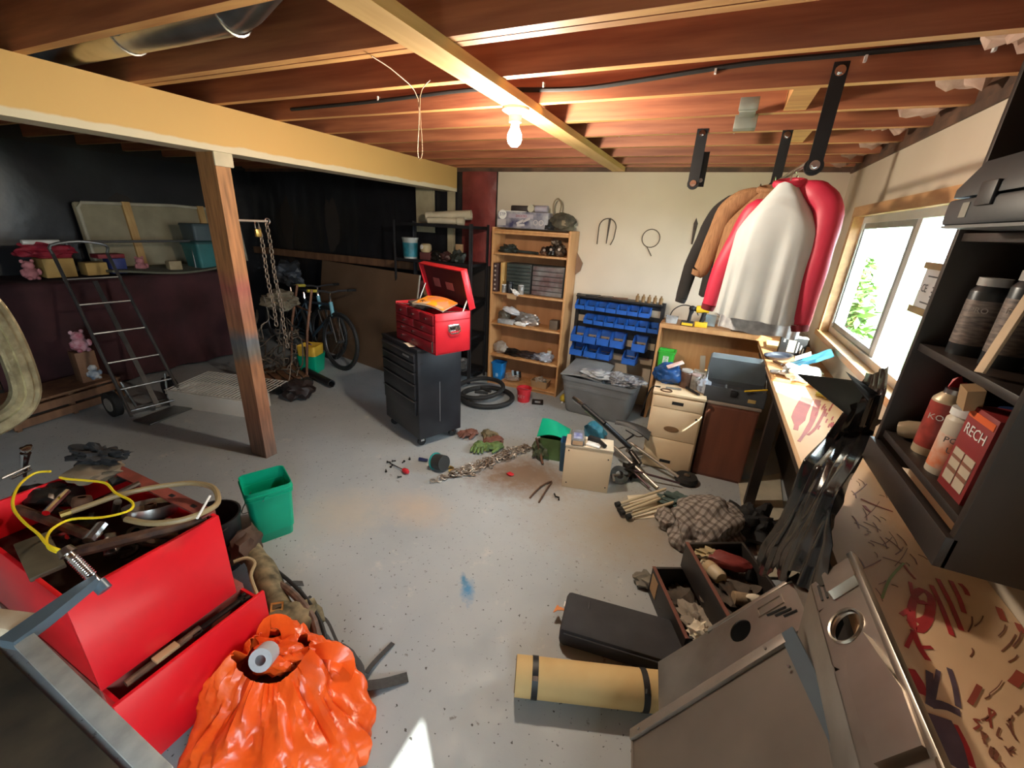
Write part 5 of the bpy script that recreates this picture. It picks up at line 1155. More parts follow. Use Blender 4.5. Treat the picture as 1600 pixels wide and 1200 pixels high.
# lower desk shelf
bk = thing('white_basket', 'small white plastic basket on the lower desk shelf', 'basket', (.075, 4.20, .487))
part('rim', G().rlathe([(.06, .045, .055), (.063, .048, .055), (.063, .048, .068), (.058, .043, .068)], corner=.3), WHITE, bk)
for i in range(7):
    for y in (-.044, .044): part('slat', G().box((-.048+.016*i, y, .03), (.008, .003, .06)), WHITE, bk)
part('base', G().bx(-.055, .055, -.042, .042, 0, .005), WHITE, bk)
solo('stir_paddle', G().box((0, 0, 0), (.045, .012, .20), bev=.002), mat('grey_wood', (.38, .31, .23), .8), 'weathered wooden slat leaning in the white basket', 'stick', (.075, 4.22, .60), rot=(R(-6), R(-8), 0))
solo('blue_dustpan', G().surf(lambda u, v: (.0+.11*(v-.3), -.09+.18*u, .02+.12*v*(1-.3*(2*u-1)**2)+.03*(2*u-1)**2), 12, 10, thick=.005), mat('navy_plastic', (.02, .04, .22), .4), 'dark blue dustpan leaning on the lower desk shelf', 'dustpan', (.24, 4.24, .49), rot=(R(0), R(-25), R(-60)))
solo('grey_fabric_cap', G().blob((0, 0, .05), (.14, .08, .065), 5, .25, sub=4, flat=.0), mat('grey_felt', (.33, .31, .27), .9), 'grey cloth cap behind the open grey toolbox', 'cap', (.36, 4.17, .49), R(-10))
# brown cabinet and grey toolbox
bc = thing('red_brown_cabinet', 'red-brown wooden box standing on the floor under the grey toolbox', 'cabinet', (.145, 3.24, 0), R(2))
part('carcass', G().bx(0, .345, 0, .26, 0, .60, bev=.003), mat('red_brown_veneer', (.17, .058, .032), .45, col2=(.12, .04, .024), scale=3, stretch=(4, 4, .6)), bc)
part('top_edge', G().bx(-.006, .351, -.008, .265, .60, .618, bev=.003), mat('grey_edge', (.28, .22, .18), .5), bc)
part('door_line', G().bx(.01, .335, -.004, 0, .02, .58), mat('red_brown_veneer', (.17, .058, .032), .45), bc)
tb = thing('grey_toolbox', 'open grey-blue plastic toolbox sitting on the red-brown box', 'toolbox', (.305, 3.36, .619), R(2))
TBM = mat('slate_plastic', (.16, .185, .20), .45, var=.2); TBD = mat('charcoal_plastic', (.055, .058, .065), .45, var=.2)
g = G()
for b in ((-.20, .20, -.10, -.094), (-.20, .20, .094, .10), (-.20, -.194, -.10, .10), (.194, .20, -.10, .10)): g.bx(b[0], b[1], b[2], b[3], 0, .11)
part('tray_body', g.bx(-.20, .20, -.10, .10, 0, .006), TBD, tb)
part('latch', G().bx(-.03, .015, -.112, -.098, .055, .10, bev=.003), BLACKM, tb)
part('badge', G().bx(.09, .14, -.1025, -.099, .03, .055), mat('gold_badge', (.45, .30, .10), .5), tb)
MLd = MT(0, .10, .11) @ Matrix.Rotation(R(-66), 4, 'X')
ld_ = part('lid', G().rlathe([(.20, .10, 0), (.20, .10, .05), (.19, .09, .075), (0, 0, .078)], corner=.12).xf(MLd @ MT(0, -.10, 0)), TBM, tb)
part('lid_rib', G().bx(-.16, .16, -.16, -.15, .076, .084).bx(-.16, .16, -.06, -.05, .076, .084).xf(MLd), TBM, ld_)
part('lid_handle', G().tube([(-.06, -.10, .078), (-.055, -.10, .095), (.055, -.10, .095), (.06, -.10, .078)], .008, n=8).xf(MLd), TBD, ld_)
part('inner_tray', G().bx(-.19, .19, -.09, .09, .07, .075), TBD, tb)
for x in (-.197, .197): part('hinge_arm', G().tube([(x, -.04, .11), (x, .06, .19)], .004, n=6), STEEL, tb)
seg('yellow_pencil', 'yellow pencil poking out of the grey toolbox', 'pencil', (.36, 3.24, .735), (.50, 3.27, .765), .006, YELLOW)
solo('tan_rag', G().blob((0, 0, .10), (.06, .05, .12), 6, .4, sub=3, flat=0), mat('pinkish_tan', (.36, .22, .15), .8), 'pinkish tan crumpled paper between the pedestal and red-brown box', 'paper', (.19, 3.62, 0))
# top of the pedestal cabinet
ZP = .643
solo('blue_sack', G().blob((0, 0, .07), (.11, .09, .085), 4, .2, sub=4, flat=.0), mat('deep_blue_film', (.01, .07, .25), .35, var=.4), 'deep blue plastic sack on the left of the cream pedestal', 'sack', (-.165, 3.42, ZP), 0)
solo('white_tube', G().box((0, 0, 0), (.13, .035, .012), bev=.003), mat('white_red_label', (.66, .62, .58), .5, col2=(.60, .30, .25), scale=18), 'white and red packet lying across the blue sack', 'packet', (-.13, 3.37, ZP+.165), rot=(R(20), R(-20), R(30)))
can('metal_tin', 'brown printed tin on the middle of the cream pedestal', 'tin', (-.035, 3.38, ZP), .042, .14, mat('brown_print_tin', (.16, .085, .06), .35, .4, var=.5, scale=20), cap=.041, capm=mat('clear_lid', (.5, .5, .5), .2), group='jars on the cream pedestal')
can('glass_jar', 'clear glass jar of screws on the cream pedestal', 'jar', (.035, 3.37, ZP), .034, .12, mat('murky_glass', (.33, .31, .28), .15, var=.5, scale=20), cap=.034, capm=mat('pinkish_lid', (.50, .38, .36), .4), group='jars on the cream pedestal')
solo('clear_bag', G().blob((0, 0, .05), (.05, .06, .06), 7, .35, sub=3, flat=0), mat('bluish_film', (.40, .43, .50), .2, var=.3), 'bluish clear plastic bag at the right of the cream pedestal', 'bag', (.10, 3.32, ZP))
seg('black_punch', 'black steel punch lying on the front of the cream pedestal', 'punch', (-.02, 3.33, ZP+.012), (.075, 3.22, ZP+.012), .010, BLACKM)
seg('small_screwdriver', 'small screwdriver with pale handle on the cream pedestal', 'screwdriver', (-.16, 3.25, ZP+.01), (-.05, 3.27, ZP+.01), .007, STEEL)
solo('steel_ring', G().tube([(.04*math.cos(a), .03*math.sin(a), 0) for a in [i*PI/10 for i in range(20)]], .005, n=6, closed=True), RUST, 'rusty ring lying at the front left of the cream pedestal', 'ring', (-.15, 3.20, ZP+.005))
curve = [V((-.20, 3.24, ZP+.01)), V((-.26, 3.28, ZP-.02)), V((-.30, 3.40, ZP-.16)), V((-.32, 3.5, ZP-.3))]
solo('power_cable', G().tube([c-curve[0] for c in curve], .006, n=6, sub=5), RUBBER, 'black cable trailing off the left side of the cream pedestal', 'cable', curve[0])
# bench items
ZBn = .943
bx2 = thing('black_carton', 'black carton with pale printed lines standing on the bench by the window', 'carton', (.66, 3.72, ZBn), R(0))
part('box', G().bx(-.10, .07, -.035, .035, 0, .13, bev=.001), mat('black_carton', (.015, .016, .018), .5), bx2)
part('white_edge', G().bx(-.102, .072, -.036, .036, .13, .134), WHITE, bx2)
part('print_block', G().bx(-.05, .0, -.0362, -.035, .02, .11), mat('pale_beige_ink', (.5, .45, .33), .6), bx2)
for i, x in enumerate((.012, .034, .05)): part('print_line', G().bx(x, x+.008, -.0362, -.035, .02, .10-.02*i), WHITE, bx2)
text('print', 'PAD', .02, MT(-.075, -.0362, .11) @ RX90 @ Matrix.Rotation(PI/2, 4, 'Z'), WHITE, bx2)
bl = thing('blue_package', 'bright blue plastic package leaning on the window sill', 'package', (.74, 3.30, ZBn), rot=(0, R(0), R(-8)))
SKY = mat('sky_blue_film', (.08, .42, .66), .3, var=.35, scale=8)
part('wrapper', G().surf(lambda u, v: (-.15+.20*u, -.05-.14*v+.33*v*0+.30*(v-.3), .03+.13*u+.012*noise.noise(V((u*4, v*4, 1)))), 12, 12, thick=.02), SKY, bl)
part('white_print', G().surf(lambda u, v: (-.13+.08*u, -.06+.12*v, .055+.052*u+.006), 4, 4, thick=.003), WHITE, bl)
solo('white_rag', G().blob((0, 0, .035), (.11, .10, .05), 14, .3, sub=4, freq=2.4, flat=0), mat('white_cotton', (.80, .79, .76), .9, var=.06), 'white rag glowing in sunlight on the bench', 'rag', (.63, 3.04, ZBn), R(20))
pi2 = thing('pink_cloth', 'pale pink scrap of cloth beside the white rag', 'cloth', (.76, 2.90, ZBn-.022), 0); part('heap', G().blob((0, 0, .03), (.05, .06, .035), 4, .4, sub=3, flat=0), mat('pale_pink', (.70, .52, .50), .8), pi2); part('fold', G().blob((.0, -.04, .05), (.03, .02, .018), 9, .4, sub=2), mat('pale_pink', (.70, .52, .50), .8), pi2)
solo('yellow_scrap', G().blob((0, 0, .015), (.05, .04, .018), 6, .4, sub=3, flat=0), mat('straw_yellow', (.65, .50, .10), .7), 'straw-yellow scrap near the bench end by the sheet', 'scrap', (.72, 2.80, ZBn-.022))
tr = thing('black_tray', 'dark oval tray lying on the far bench board', 'tray', (.545, 3.52, ZBn), R(50))
part('dish', G().lathe([(0, .004), (.06, .004), (.075, .022), (.082, .024), (.080, .018), (.066, 0), (0, 0)], n=26).xf(Matrix.Diagonal((1.6, .9, 1, 1))), mat('navy_black', (.018, .022, .035), .35), tr)
sdv = thing('white_screwdriver', 'screwdriver with a fat grey handle lying on the bench board edge', 'screwdriver', (.50, 3.06, ZBn+.016), R(6))
part('handle', G().lathe([(0, -.05), (.010, -.05), (.015, -.035), (.015, .03), (.009, .045), (0, .045)], axis=(1, 0, 0), n=14), mat('grey_handle', (.38, .35, .33), .4), sdv)
part('shaft', G().cyl((.045, 0, 0), (.16, 0, 0), .004, n=8), CHROME, sdv)
seg('wood_batten', 'thin wooden batten along the far bench board', 'batten', (.50, 3.36, ZBn+.012), (.66, 3.12, ZBn+.012), .011, WOODD, 4)
for i, (x, y, a) in enumerate(((.56, 2.995, 40), (.585, 2.985, -30))): solo('bent_wire', G().tube([(-.02, 0, 0), (0, .006, .004), (.02, -.004, 0)], .0025, n=5, sub=3), STEEL, ['first bent wire at the near edge of the bench board', 'second bent wire touching the white rag'][i], 'wire', (x, y, ZBn+.004), R(a))
solo('pliers', plier(.16), mat('grey_steel_pliers', (.35, .34, .33), .4, .6), 'grey pliers lying behind the white rag', 'pliers', (.62, 3.27, ZBn+.012), R(10))
solo('pine_board', G().box((0, 0, .011), (.26, .22, .02), bev=.002), mat('pale_pine', (.68, .48, .22), .5, var=.2), 'pale pine board at the far left corner of the bench', 'board', (.63, 3.93, ZBn), R(-4))
# ================================================================ CEILING FITTINGS
def duct(name, label, pts, r, m=GALV, seams=()):
    o = V(pts[0]); t = thing(name, label, 'duct', o); P_ = [V(p)-o for p in pts]
    part('pipe', G().tube(P_, r, n=22), m, t)
    for x in seams:
        a = V(x)-o; part('seam', G().lathe([(r+.001, -.006), (r+.006, -.004), (r+.006, .004), (r+.001, .006)], o=a, axis=(P_[1]-P_[0]).normalized(), n=22), m, t)
    return t
DZ = 2.405
duct('galvanised_duct', 'shiny round duct with an elbow at the top left of the ceiling', [(-3.1, 1.24, DZ), (-1.72, 1.24, DZ), (-1.62, 1.225, DZ+.01), (-1.30, 1.14, DZ+.06), (-1.10, 1.10, DZ+.08)], .072, seams=[(-2.35, 1.24, DZ), (-1.70, 1.24, DZ)])
duct('galvanised_duct', 'dull duct in the joist bay left of the bulb', [(-3.0, 2.835, DZ+.01), (-1.10, 2.835, DZ+.01)], .055, seams=[(-2.2, 2.835, DZ+.01)])
duct('galvanised_duct', 'long galvanised duct running behind the hanger straps', [(-2.95, 3.235, DZ), (.62, 3.235, DZ)], .058, seams=[(-.75, 3.235, DZ), (-.05, 3.235, DZ), (.42, 3.235, DZ)])
duct('duct_boot', 'bright duct end fitting near the window wall', [(.60, 3.235, DZ), (.70, 3.235, DZ)], .066, m=mat('bright_tin', (.85, .84, .78), .25, 1.0), seams=[])
jb = thing('junction_box', 'grey metal junction bracket hanging under the joists', 'electrical box', (-.0, 2.56, 2.30))
part('plate', G().box((.0, .0, 0), (.07, .11, .012), bev=.003), mat('grey_green_tin', (.36, .37, .32), .45, .6), jb)
part('box', G().bx(-.05, .05, .06, .13, -.05, .01, bev=.004), mat('grey_green_tin', (.36, .37, .32), .45, .6), jb)
part('clip', G().bx(-.04, .04, -.075, -.04, .0, .05, bev=.003), mat('grey_green_tin', (.36, .37, .32), .45, .6), jb)
cpts = [(-2.6, 2.205, 2.36), (-1.9, 2.21, 2.37), (-1.3, 2.205, 2.385), (-.95, 2.21, 2.365), (-.70, 2.205, 2.355), (-.45, 2.21, 2.37), (-.05, 2.205, 2.395), (.3, 2.21, 2.40), (.82, 2.205, 2.405)]
ck = thing('ceiling_cable', 'thick black cable stapled along a joist face', 'cable', cpts[0])
part('sheath', G().tube([V(p)-V(cpts[0]) for p in cpts], .010, n=8, sub=4), RUBBER, ck)
for x in (-1.9, -.9, -.15, .35, .7): part('staple', G().box((x+2.6, .002, .02), (.008, .02, .02)), WHITE, ck)
wl = thing('dangling_wire', 'thin wire looped over the strapping board, dangling at the beam', 'wire', (-1.30, 1.76, 2.30))
part('strand', G().tube([(.02, -.3, .0), (.01, -.15, -.01), (0, 0, -.06), (-.008, 0, -.26), (0, .005, -.29), (.01, .01, -.25), (.004, .01, -.05), (.03, .05, .02)], .002, n=5, sub=4), mat('tan_wire', (.35, .22, .12), .5), wl)

# ================================================================ BACK WALL HANGINGS
hk = 'hung on the beige back wall'
def arc(n, r, a0, a1, sx=1.0): return [(sx*r*math.cos(a0+(a1-a0)*i/n), 0, r*math.sin(a0+(a1-a0)*i/n)) for i in range(n+1)]
hw_ = mat('dark_wire', (.09, .07, .05), .5, .5)
solo('wire_hoop', G().tube([(-.085, 0, -.16)]+arc(14, .085, PI, 0)+[(.075, 0, -.10), (.05, 0, -.16)], .005, n=6), hw_, 'open dark wire hoop hung on the beige back wall', 'wire', (-1.035, YB-.018, 1.775))
solo('hacksaw_blade', G().prism([(-.012, 0, .12), (.012, 0, .12), (-.004, 0, -.12), (-.012, 0, -.12)], (0, .004, 0)), GREASE, 'tapered dark blade hanging inside the wire hoop', 'blade', (-1.02, YB-.016, 1.745))
solo('wire_ring', G().tube(arc(28, .082, -2.0, -2.0+2*PI)+[(-.02, 0, -.085), (.03, 0, -.16)], .004, n=6), hw_, 'round wire ring with a tail on the beige back wall', 'wire', (-.605, YB-.016, 1.70))
solo('wall_scraper', G().prism([(0, 0, .10), (.022, 0, .05), (.010, 0, -.13), (-.004, 0, -.13), (-.014, 0, .05)], (0, .004, 0)), GREASE, 'thin pointed scraper hanging left of the jackets', 'scraper', (-.235, YB-.016, 1.80))
solo('brown_card', G().prism([(0, 0, .12), (.07, 0, .02), (.05, 0, -.06), (-.03, 0, -.13), (-.06, 0, .05)], (0, .01, 0)), mat('brown_card', (.22, .12, .07), .7), 'brown wooden offcut peeking out right of the bookshelf', 'offcut', (-1.31, YB-.045, 1.40))

# ================================================================ BOOKSHELF CONTENTS
def on(x, y, z): return (BX0+x, BYF+y, z)
ZTp = BZ
stp = thing('blue_printed_carton', 'blue and white car-parts carton with STP badge on top of the bookshelf', 'carton', on(.03, .05, ZTp))
CART = mat('navy_white_carton', (.045, .045, .11), .5, col2=(.35, .34, .36), scale=10)
part('box', G().bx(0, .56, 0, .16, 0, .155, bev=.002), CART, stp)
part('badge', G().cyl((.06, 0, .125), (.06, -.004, .125), .045, n=24), WHITE, stp)
text('badge_print', 'STP', .042, MT(.06, -.0045, .125) @ RX90, mat('navy_ink', (.03, .03, .12), .5), stp)
part('print_bar', G().bx(.13, .40, -.002, 0, .095, .135), mat('lilac_print', (.40, .36, .42), .6), stp)
text('bar_print', 'SHOCKS', .032, MT(.27, -.003, .115) @ RX90, mat('dull_red_ink', (.35, .06, .06), .5), stp)
part('print_panel', G().bx(.0, .10, -.002, 0, .02, .08), mat('pale_print2', (.50, .46, .46), .6), stp)
for x, z, a in ((.26, .06, 25), (.33, .08, 25), (.27, .03, 5)): part('part_drawing', G().box((x, -.0015, z), (.085, .002, .022), rot=(0, R(-a), 0)), mat('pale_print2', (.50, .46, .46), .6), stp)
for x in (.43, .49): part('drawing_ring', G().lathe([(.018, -.001), (.026, -.001), (.026, .001), (.018, .001)], o=(x, -.001, .06), axis=(0, 1, 0), n=16), mat('pale_print2', (.50, .46, .46), .6), stp)
bg = thing('dark_binocular_case', 'dark case with white roll lying on the blue carton', 'case', on(.30, .12, ZTp+.156))
part('case', G().box((-.04, 0, .03), (.20, .07, .06), bev=.012), mat('dark_brown_case', (.03, .02, .02), .5), bg); part('white_sheet', G().box((-.07, -.01, .003), (.22, .11, .006)), WHITE, bg)
part('roll', G().cyl((.09, -.05, .035), (.09, .06, .035), .036, n=16), mat('cream_roll', (.52, .47, .36), .7), bg)
solo('silver_roll', G().cyl((-.06, 0, 0), (.07, 0, 0), .032, n=16), mat('lilac_print', (.40, .36, .42), .6), 'lilac-silver roll on top of the carton right end', 'roll', on(.50, .08, ZTp+.19))
th = thing('camera_bag', 'dark olive canvas bag with strap on the right of the bookshelf top', 'bag', on(.72, .12, ZTp))
part('body', G().blob((0, 0, .075), (.13, .08, .085), 3, .2, sub=4, flat=0), mat('olive_canvas', (.10, .085, .055), .85, col2=(.04, .035, .025), scale=14), th); part('strap_loop', G().tube([(-.10, 0, .13), (-.11, 0, .24), (-.07, 0, .29), (-.03, 0, .24), (-.04, 0, .14)], .008, n=6, sub=4), mat('tan_strap', (.25, .19, .12), .8), th); part('flap', G().box((.04, -.075, .07), (.05, .01, .05), bev=.006), mat('tan_strap', (.25, .19, .12), .8), th)
solo('black_pouch', G().blob((0, 0, .04), (.06, .07, .06), 5, .35, sub=3, flat=0), mat('black_cloth', (.014, .014, .015), .8, var=.4), 'black pouch between carton and olive bag', 'pouch', on(.585, .12, ZTp+.0))
S = SHZ
solo('coiled_black_hose', G().blob((0, 0, .035), (.10, .07, .05), 6, .4, sub=4, flat=0).tube([(.05, 0, .03), (.15, -.02, .02), (.26, 0, .018), (.34, -.02, .015)], .014, n=8, sub=3), mat('green_black_rubber', (.02, .025, .02), .6), 'black hose bundle on the top shelf of the bookshelf', 'hose', on(.15, .12, S[4]))
for i, (x, y, r_, lab) in enumerate(((.55, .13, .045, 'small brown engine part at the left of the top-shelf heap'), (.63, .11, .055, 'dark carburettor in the middle of the top-shelf heap'), (.71, .13, .06, 'grey-brown pump at the right of the top-shelf heap'))):
    c = thing('engine_part', lab, 'engine part', on(x, y, S[4]), group='engine parts on the top shelf'); part('housing', G().blob((0, 0, r_*.9), (r_, r_*.9, r_), i+2, .35, sub=3, freq=2.5, flat=0), [RUST, GREASE, mat('brown_alloy', (.16, .12, .09), .5, .6, var=.5)][i], c); part('stub', G().cyl((r_*.2, -r_*.5, r_), (r_*.3, -r_*1.2, r_*1.2), .014, n=10), STEEL, c)
solo('top_part', G().blob((0, 0, 0), (.05, .05, .035), 8, .3, sub=3), mat('brown_alloy', (.16, .12, .09), .5, .6, var=.5), 'greasy alloy cover stacked on the engine parts', 'engine part', on(.67, .11, S[4]+.135))
# third shelf: binder, wood strip, organisers
sp = thing('drill_index', 'tall dark case with a row of white dots at the left of the shelf', 'case', on(.045, .10, S[3]))
part('box', G().bx(-.022, .03, -.09, .13, 0, .30, bev=.002), mat('dark_red_brown', (.06, .03, .028), .5), sp)
for k in range(6): part('dot', G().cyl((.004, -.09, .03+.048*k), (.004, -.092, .03+.048*k), .011, n=12), mat('pale_dot', (.45, .38, .32), .6), sp)
solo('upright_pine_strip', G().bx(-.012, .012, -.1, .1, 0, .31, bev=.001), mat('orange_pine', (.62, .36, .12), .6), 'upright orange pine strip beside the dotted case', 'wood strip', on(.115, .13, S[3]))
def organiser(name, label, x0, x1, rows_, m):
    t = thing(name, label, 'organiser', on((x0+x1)/2, .13, S[3])); w = (x1-x0); h = .31
    part('frame', G().bx(-w/2, w/2, -.05, .12, 0, h, bev=.002), mat('black_organiser', (.022, .024, .024), .4), t)
    for k in range(rows_):
        z0 = .008+k*(h-.012)/rows_; d = part('drawer', G().bx(-w/2+.008, w/2-.008, -.062, -.05, z0, z0+(h-.012)/rows_-.006, bev=.002), m, t)
        part('lip', G().bx(-.03, .03, -.070, -.062, z0+.008, z0+.014), m, d)
    return t
organiser('screw_organiser', 'dark green-grey drawer organiser on the middle shelf', .15, .44, 8, mat('smoky_drawer', (.055, .07, .065), .3, var=.3))
organiser('part_organiser', 'clear-fronted drawer organiser with reddish labels on the middle shelf', .45, .80, 6, mat('clear_grey_drawer', (.22, .22, .22), .2, col2=(.13, .08, .08), scale=8))
GSh = 'small jars on the middle bookshelf'
can('white_cap_jar', 'jar with white cap at the left of the middle shelf', 'jar', on(.145, .045, S[3]), .026, .085, mat('murky_glass', (.33, .31, .28), .15, var=.5, scale=20), cap=.027, group=GSh)
can('black_tin', 'black squat tin behind the white-capped jar', 'tin', on(.21, .05, S[3]), .036, .12, BLACKP, cap=.034, capm=BLACKP, group=GSh)
can('clear_beaker', 'clear beaker of nails in front of the organisers', 'jar', on(.345, .04, S[3]), .034, .10, mat('murky_glass', (.33, .31, .28), .15, var=.5, scale=20), cap=.030, capm=mat('clear_lid', (.5, .5, .5), .2), group=GSh)
solo('white_glove', G().blob((0, 0, 0), (.05, .02, .025), 5, .4, sub=3), WHITE, 'white scrap hanging over the middle shelf edge', 'scrap', on(.30, .0, S[3]+.02), rot=(0, R(30), 0))
solo('hanging_tag', G().prism([(0, 0, 0), (.12, 0, .0), (.115, 0, -.055), (.01, 0, -.05)], (0, .003, 0)), CARD, 'tan paper tag hanging from the middle shelf edge', 'tag', on(.20, -.004, S[3]-.003))
# fourth shelf
solo('plastic_parts_bag', G().blob((0, 0, .07), (.07, .06, .075), 2, .3, sub=3, flat=0), mat('murky_olive_film', (.14, .12, .09), .3, var=.5), 'murky plastic bag of parts at the left of the fourth shelf', 'bag', on(.13, .13, S[2]))
solo('white_socks', G().blob((0, 0, 0), (.10, .05, .035), 7, .3, sub=3), mat('white_cloth_bundle', (.60, .60, .62), .8, var=.25), 'white cloth bundle lying on the bags of the fourth shelf', 'cloth', on(.22, .10, S[2]+.14), rot=(0, R(10), 0))
solo('silver_blister_bag', G().blob((0, 0, .06), (.14, .06, .07), 9, .35, sub=4, freq=2.4, flat=0), mat('silver_film', (.36, .33, .31), .25, .3, var=.5, scale=8), 'silver plastic packet with red top on the fourth shelf', 'packet', on(.40, .12, S[2]))
solo('clear_clamshell', G().box((0, 0, .025), (.19, .08, .05), bev=.008), mat('cloudy_film', (.45, .45, .45), .25, var=.5, scale=14), 'clear plastic clamshell on the front of the fourth shelf', 'box', on(.19, .05, S[2]))
solo('white_scrap', G().blob((0, 0, .02), (.07, .03, .022), 3, .3, sub=3, flat=0), WHITE, 'white scrap at the centre front of the fourth shelf', 'scrap', on(.36, .04, S[2]))
solo('grey_tin_box', G().box((0, 0, .05), (.09, .09, .10), bev=.004), mat('grey_brown_tin', (.20, .165, .13), .5, .3), 'grey-brown tin box at the right of the fourth shelf', 'box', on(.73, .12, S[2]))
# fifth shelf
solo('grey_paper_bag', G().blob((0, 0, .06), (.085, .07, .075), 4, .3, sub=3, flat=0), mat('grey_tan_paper', (.34, .29, .24), .8), 'grey-tan paper bag at the left of the fifth shelf', 'bag', on(.10, .12, S[1]))
for i, (x, l, m, lab) in enumerate(((.28, .13, GREASE, 'dark flat tool heap left of centre on the fifth shelf'), (.45, .12, mat('dark_brown_case', (.03, .02, .02), .5), 'brown-black bundle at the centre of the fifth shelf'), (.58, .09, mat('blue_grey_box', (.12, .13, .18), .5), 'blue-grey packet right of centre on the fifth shelf'))):
    solo('tool_bundle', G().blob((0, 0, .03), (l, .07, .04), i+11, .4, sub=3, freq=3, flat=0), m, lab, 'tools', on(x, .11, S[1]), group='bundles on the fifth shelf')
solo('grey_film_bag', G().blob((0, 0, .05), (.09, .06, .055), 5, .35, sub=3, flat=0), mat('bluish_film', (.40, .43, .50), .2, var=.3), 'bluish plastic bag at the right of the fifth shelf', 'bag', on(.67, .07, S[1]))
can('orange_topped_tin', 'small tin with orange cap behind the bluish bag', 'tin', on(.68, .17, S[1]), .025, .12, WHITE, cap=.024, capm=mat('orange_cap', (.60, .33, .10), .5), group='tins on the fifth shelf')
# bottom
bbn = thing('blue_plastic_bin', 'bright blue square bin standing at the bottom left of the bookshelf', 'bin', on(.105, .09, S[0]))
part('tub', G().rlathe([(.055, .05, 0), (.07, .065, .19), (.076, .07, .19), (.076, .07, .205), (.065, .06, .205), (.05, .045, .01), (0, 0, .01)], corner=.25), BLUEP, bbn); part('sticker', G().box((.0, -.056, .06), (.03, .003, .05), rot=(R(-4), 0, 0)), mat('sky_sticker', (.25, .5, .8), .5), bbn)
wbk = thing('wire_coil', 'coil of pale wire at the bottom of the bookshelf', 'wire', on(.29, .06, S[0]))
part('coil', G().tube([((.08+.005*math.sin(k*1.7))*math.cos(k*.45), .06*math.sin(k*.45), .03+.004*k*.3) for k in range(60)], .004, n=5), mat('pale_wire', (.40, .33, .28), .6), wbk)
bs_ = thing('battery_pack', 'row of blue and white batteries in the wire coil', 'batteries', on(.33, .10, S[0]+.06))
for k in range(4): part('cell', G().cyl((-.045+.03*k, 0, 0), (-.045+.03*k, 0, .07), .014, n=12), mat('blue_white_cell', (.45, .60, .70), .4) if k % 2 == 0 else BLACKP, bs_)
bs_.rotation_euler = (R(15), 0, 0)
solo('cardboard_tray', G().rlathe([(.09, .06, 0), (.10, .07, .08), (.095, .065, .08), (.085, .055, .006), (0, 0, .006)], corner=.15), CARD, 'cardboard tray at the bottom right of the bookshelf', 'tray', on(.63, .10, S[0]))
solo('crumpled_tissue', G().blob((0, 0, 0), (.06, .05, .03), 3, .5, sub=3), mat('grey_tan_paper', (.34, .29, .24), .8), 'crumpled grey paper in the cardboard tray', 'paper', on(.63, .09, S[0]+.085))

# ================================================================ BLACK RACK CONTENTS
RX, RY = -3.32, 3.98
def rk_(x, y, z): return (RX+x, RY+y, z)
PIPE = mat('ivory_pipe', (.50, .43, .31), .5)
for i, (p, q, r_, lab) in enumerate((((.40, .12, 1.79), (.86, .25, 1.83), .05, 'thicker ivory pipe lying on top of the black rack'), ((.44, .05, 1.755), (.80, .16, 1.76), .033, 'thinner ivory pipe lying before the thick one'))):
    a = V(rk_(*p)); b = V(rk_(*q)); t = thing('ivory_pipe', lab, 'pipe', a, group='ivory pipes on the black rack'); d = b-a
    part('tube', G().lathe([(r_*.7, 0), (r_, 0), (r_, d.length), (r_*.7, d.length), (r_*.7, 0)], axis=d, n=18), PIPE, t)
    part('socket_end', G().lathe([(r_, d.length-.06), (r_*1.25, d.length-.05), (r_*1.25, d.length+.02), (r_*.9, d.length+.02)] if i == 1 else [(r_, -.02), (r_*1.15, -.02), (r_*1.15, .05), (r_, .05)], axis=d, n=18), PIPE, t)
jar = thing('teal_paint_pail', 'teal labelled plastic pail on the upper rack shelf', 'pail', rk_(.17, .08, 1.34))
part('tub', G().lathe([(0, 0), (.075, 0), (.085, .20), (.09, .20), (.09, .215), (0, .215)], n=22), mat('grey_pail', (.33, .34, .32), .5), jar); part('label', G().lathe([(.0775, .02), (.079, .02), (.0865, .17), (.085, .17)], n=22), mat('teal_label', (.02, .18, .24), .4, var=.5, scale=12), jar); part('lid', G().cyl((0, 0, .215), (0, 0, .225), .092, n=22), mat('grey_pail', (.33, .34, .32), .5), jar)
kt = thing('brass_kettle', 'small tan pot with round white mark on the rack', 'pot', rk_(.37, .10, 1.42)); part('bowl', G().lathe([(0, 0), (.05, 0), (.065, .03), (.06, .075), (.045, .09), (0, .09)], n=20), mat('tan_pot', (.42, .33, .18), .5), kt); part('mark', G().cyl((-.01, -.062, .055), (-.012, -.068, .056), .024, n=14), WHITE, kt)
solo('red_box_stand', G().box((0, 0, .04), (.14, .12, .08), bev=.004), mat('dull_maroon', (.12, .035, .035), .6), 'dull maroon box under the tan pot on the rack', 'box', rk_(.38, .12, 1.34))
for i, (x, m, lab, r_) in enumerate(((.52, GREASE, 'greasy hand tool on the upper rack shelf', .055), (.64, mat('dark_maroon_motor', (.07, .03, .03), .5), 'dark maroon motor on the upper rack shelf', .06), (.78, mat('green_black_rubber', (.02, .025, .02), .6), 'green-black cable bundle on the upper rack shelf', .07))):
    solo('rack_tool', G().blob((0, 0, r_*.8), (r_*1.2, r_, r_), i+3, .4, sub=3, flat=0), m, lab, 'tool', rk_(x, .10, 1.34), group='tools on the black rack')
solo('tan_carton_card', G().box((0, 0, .09), (.075, .05, .18), bev=.002), CARD, 'upright tan carton at the back of the upper rack shelf', 'carton', rk_(.68, .30, 1.34))
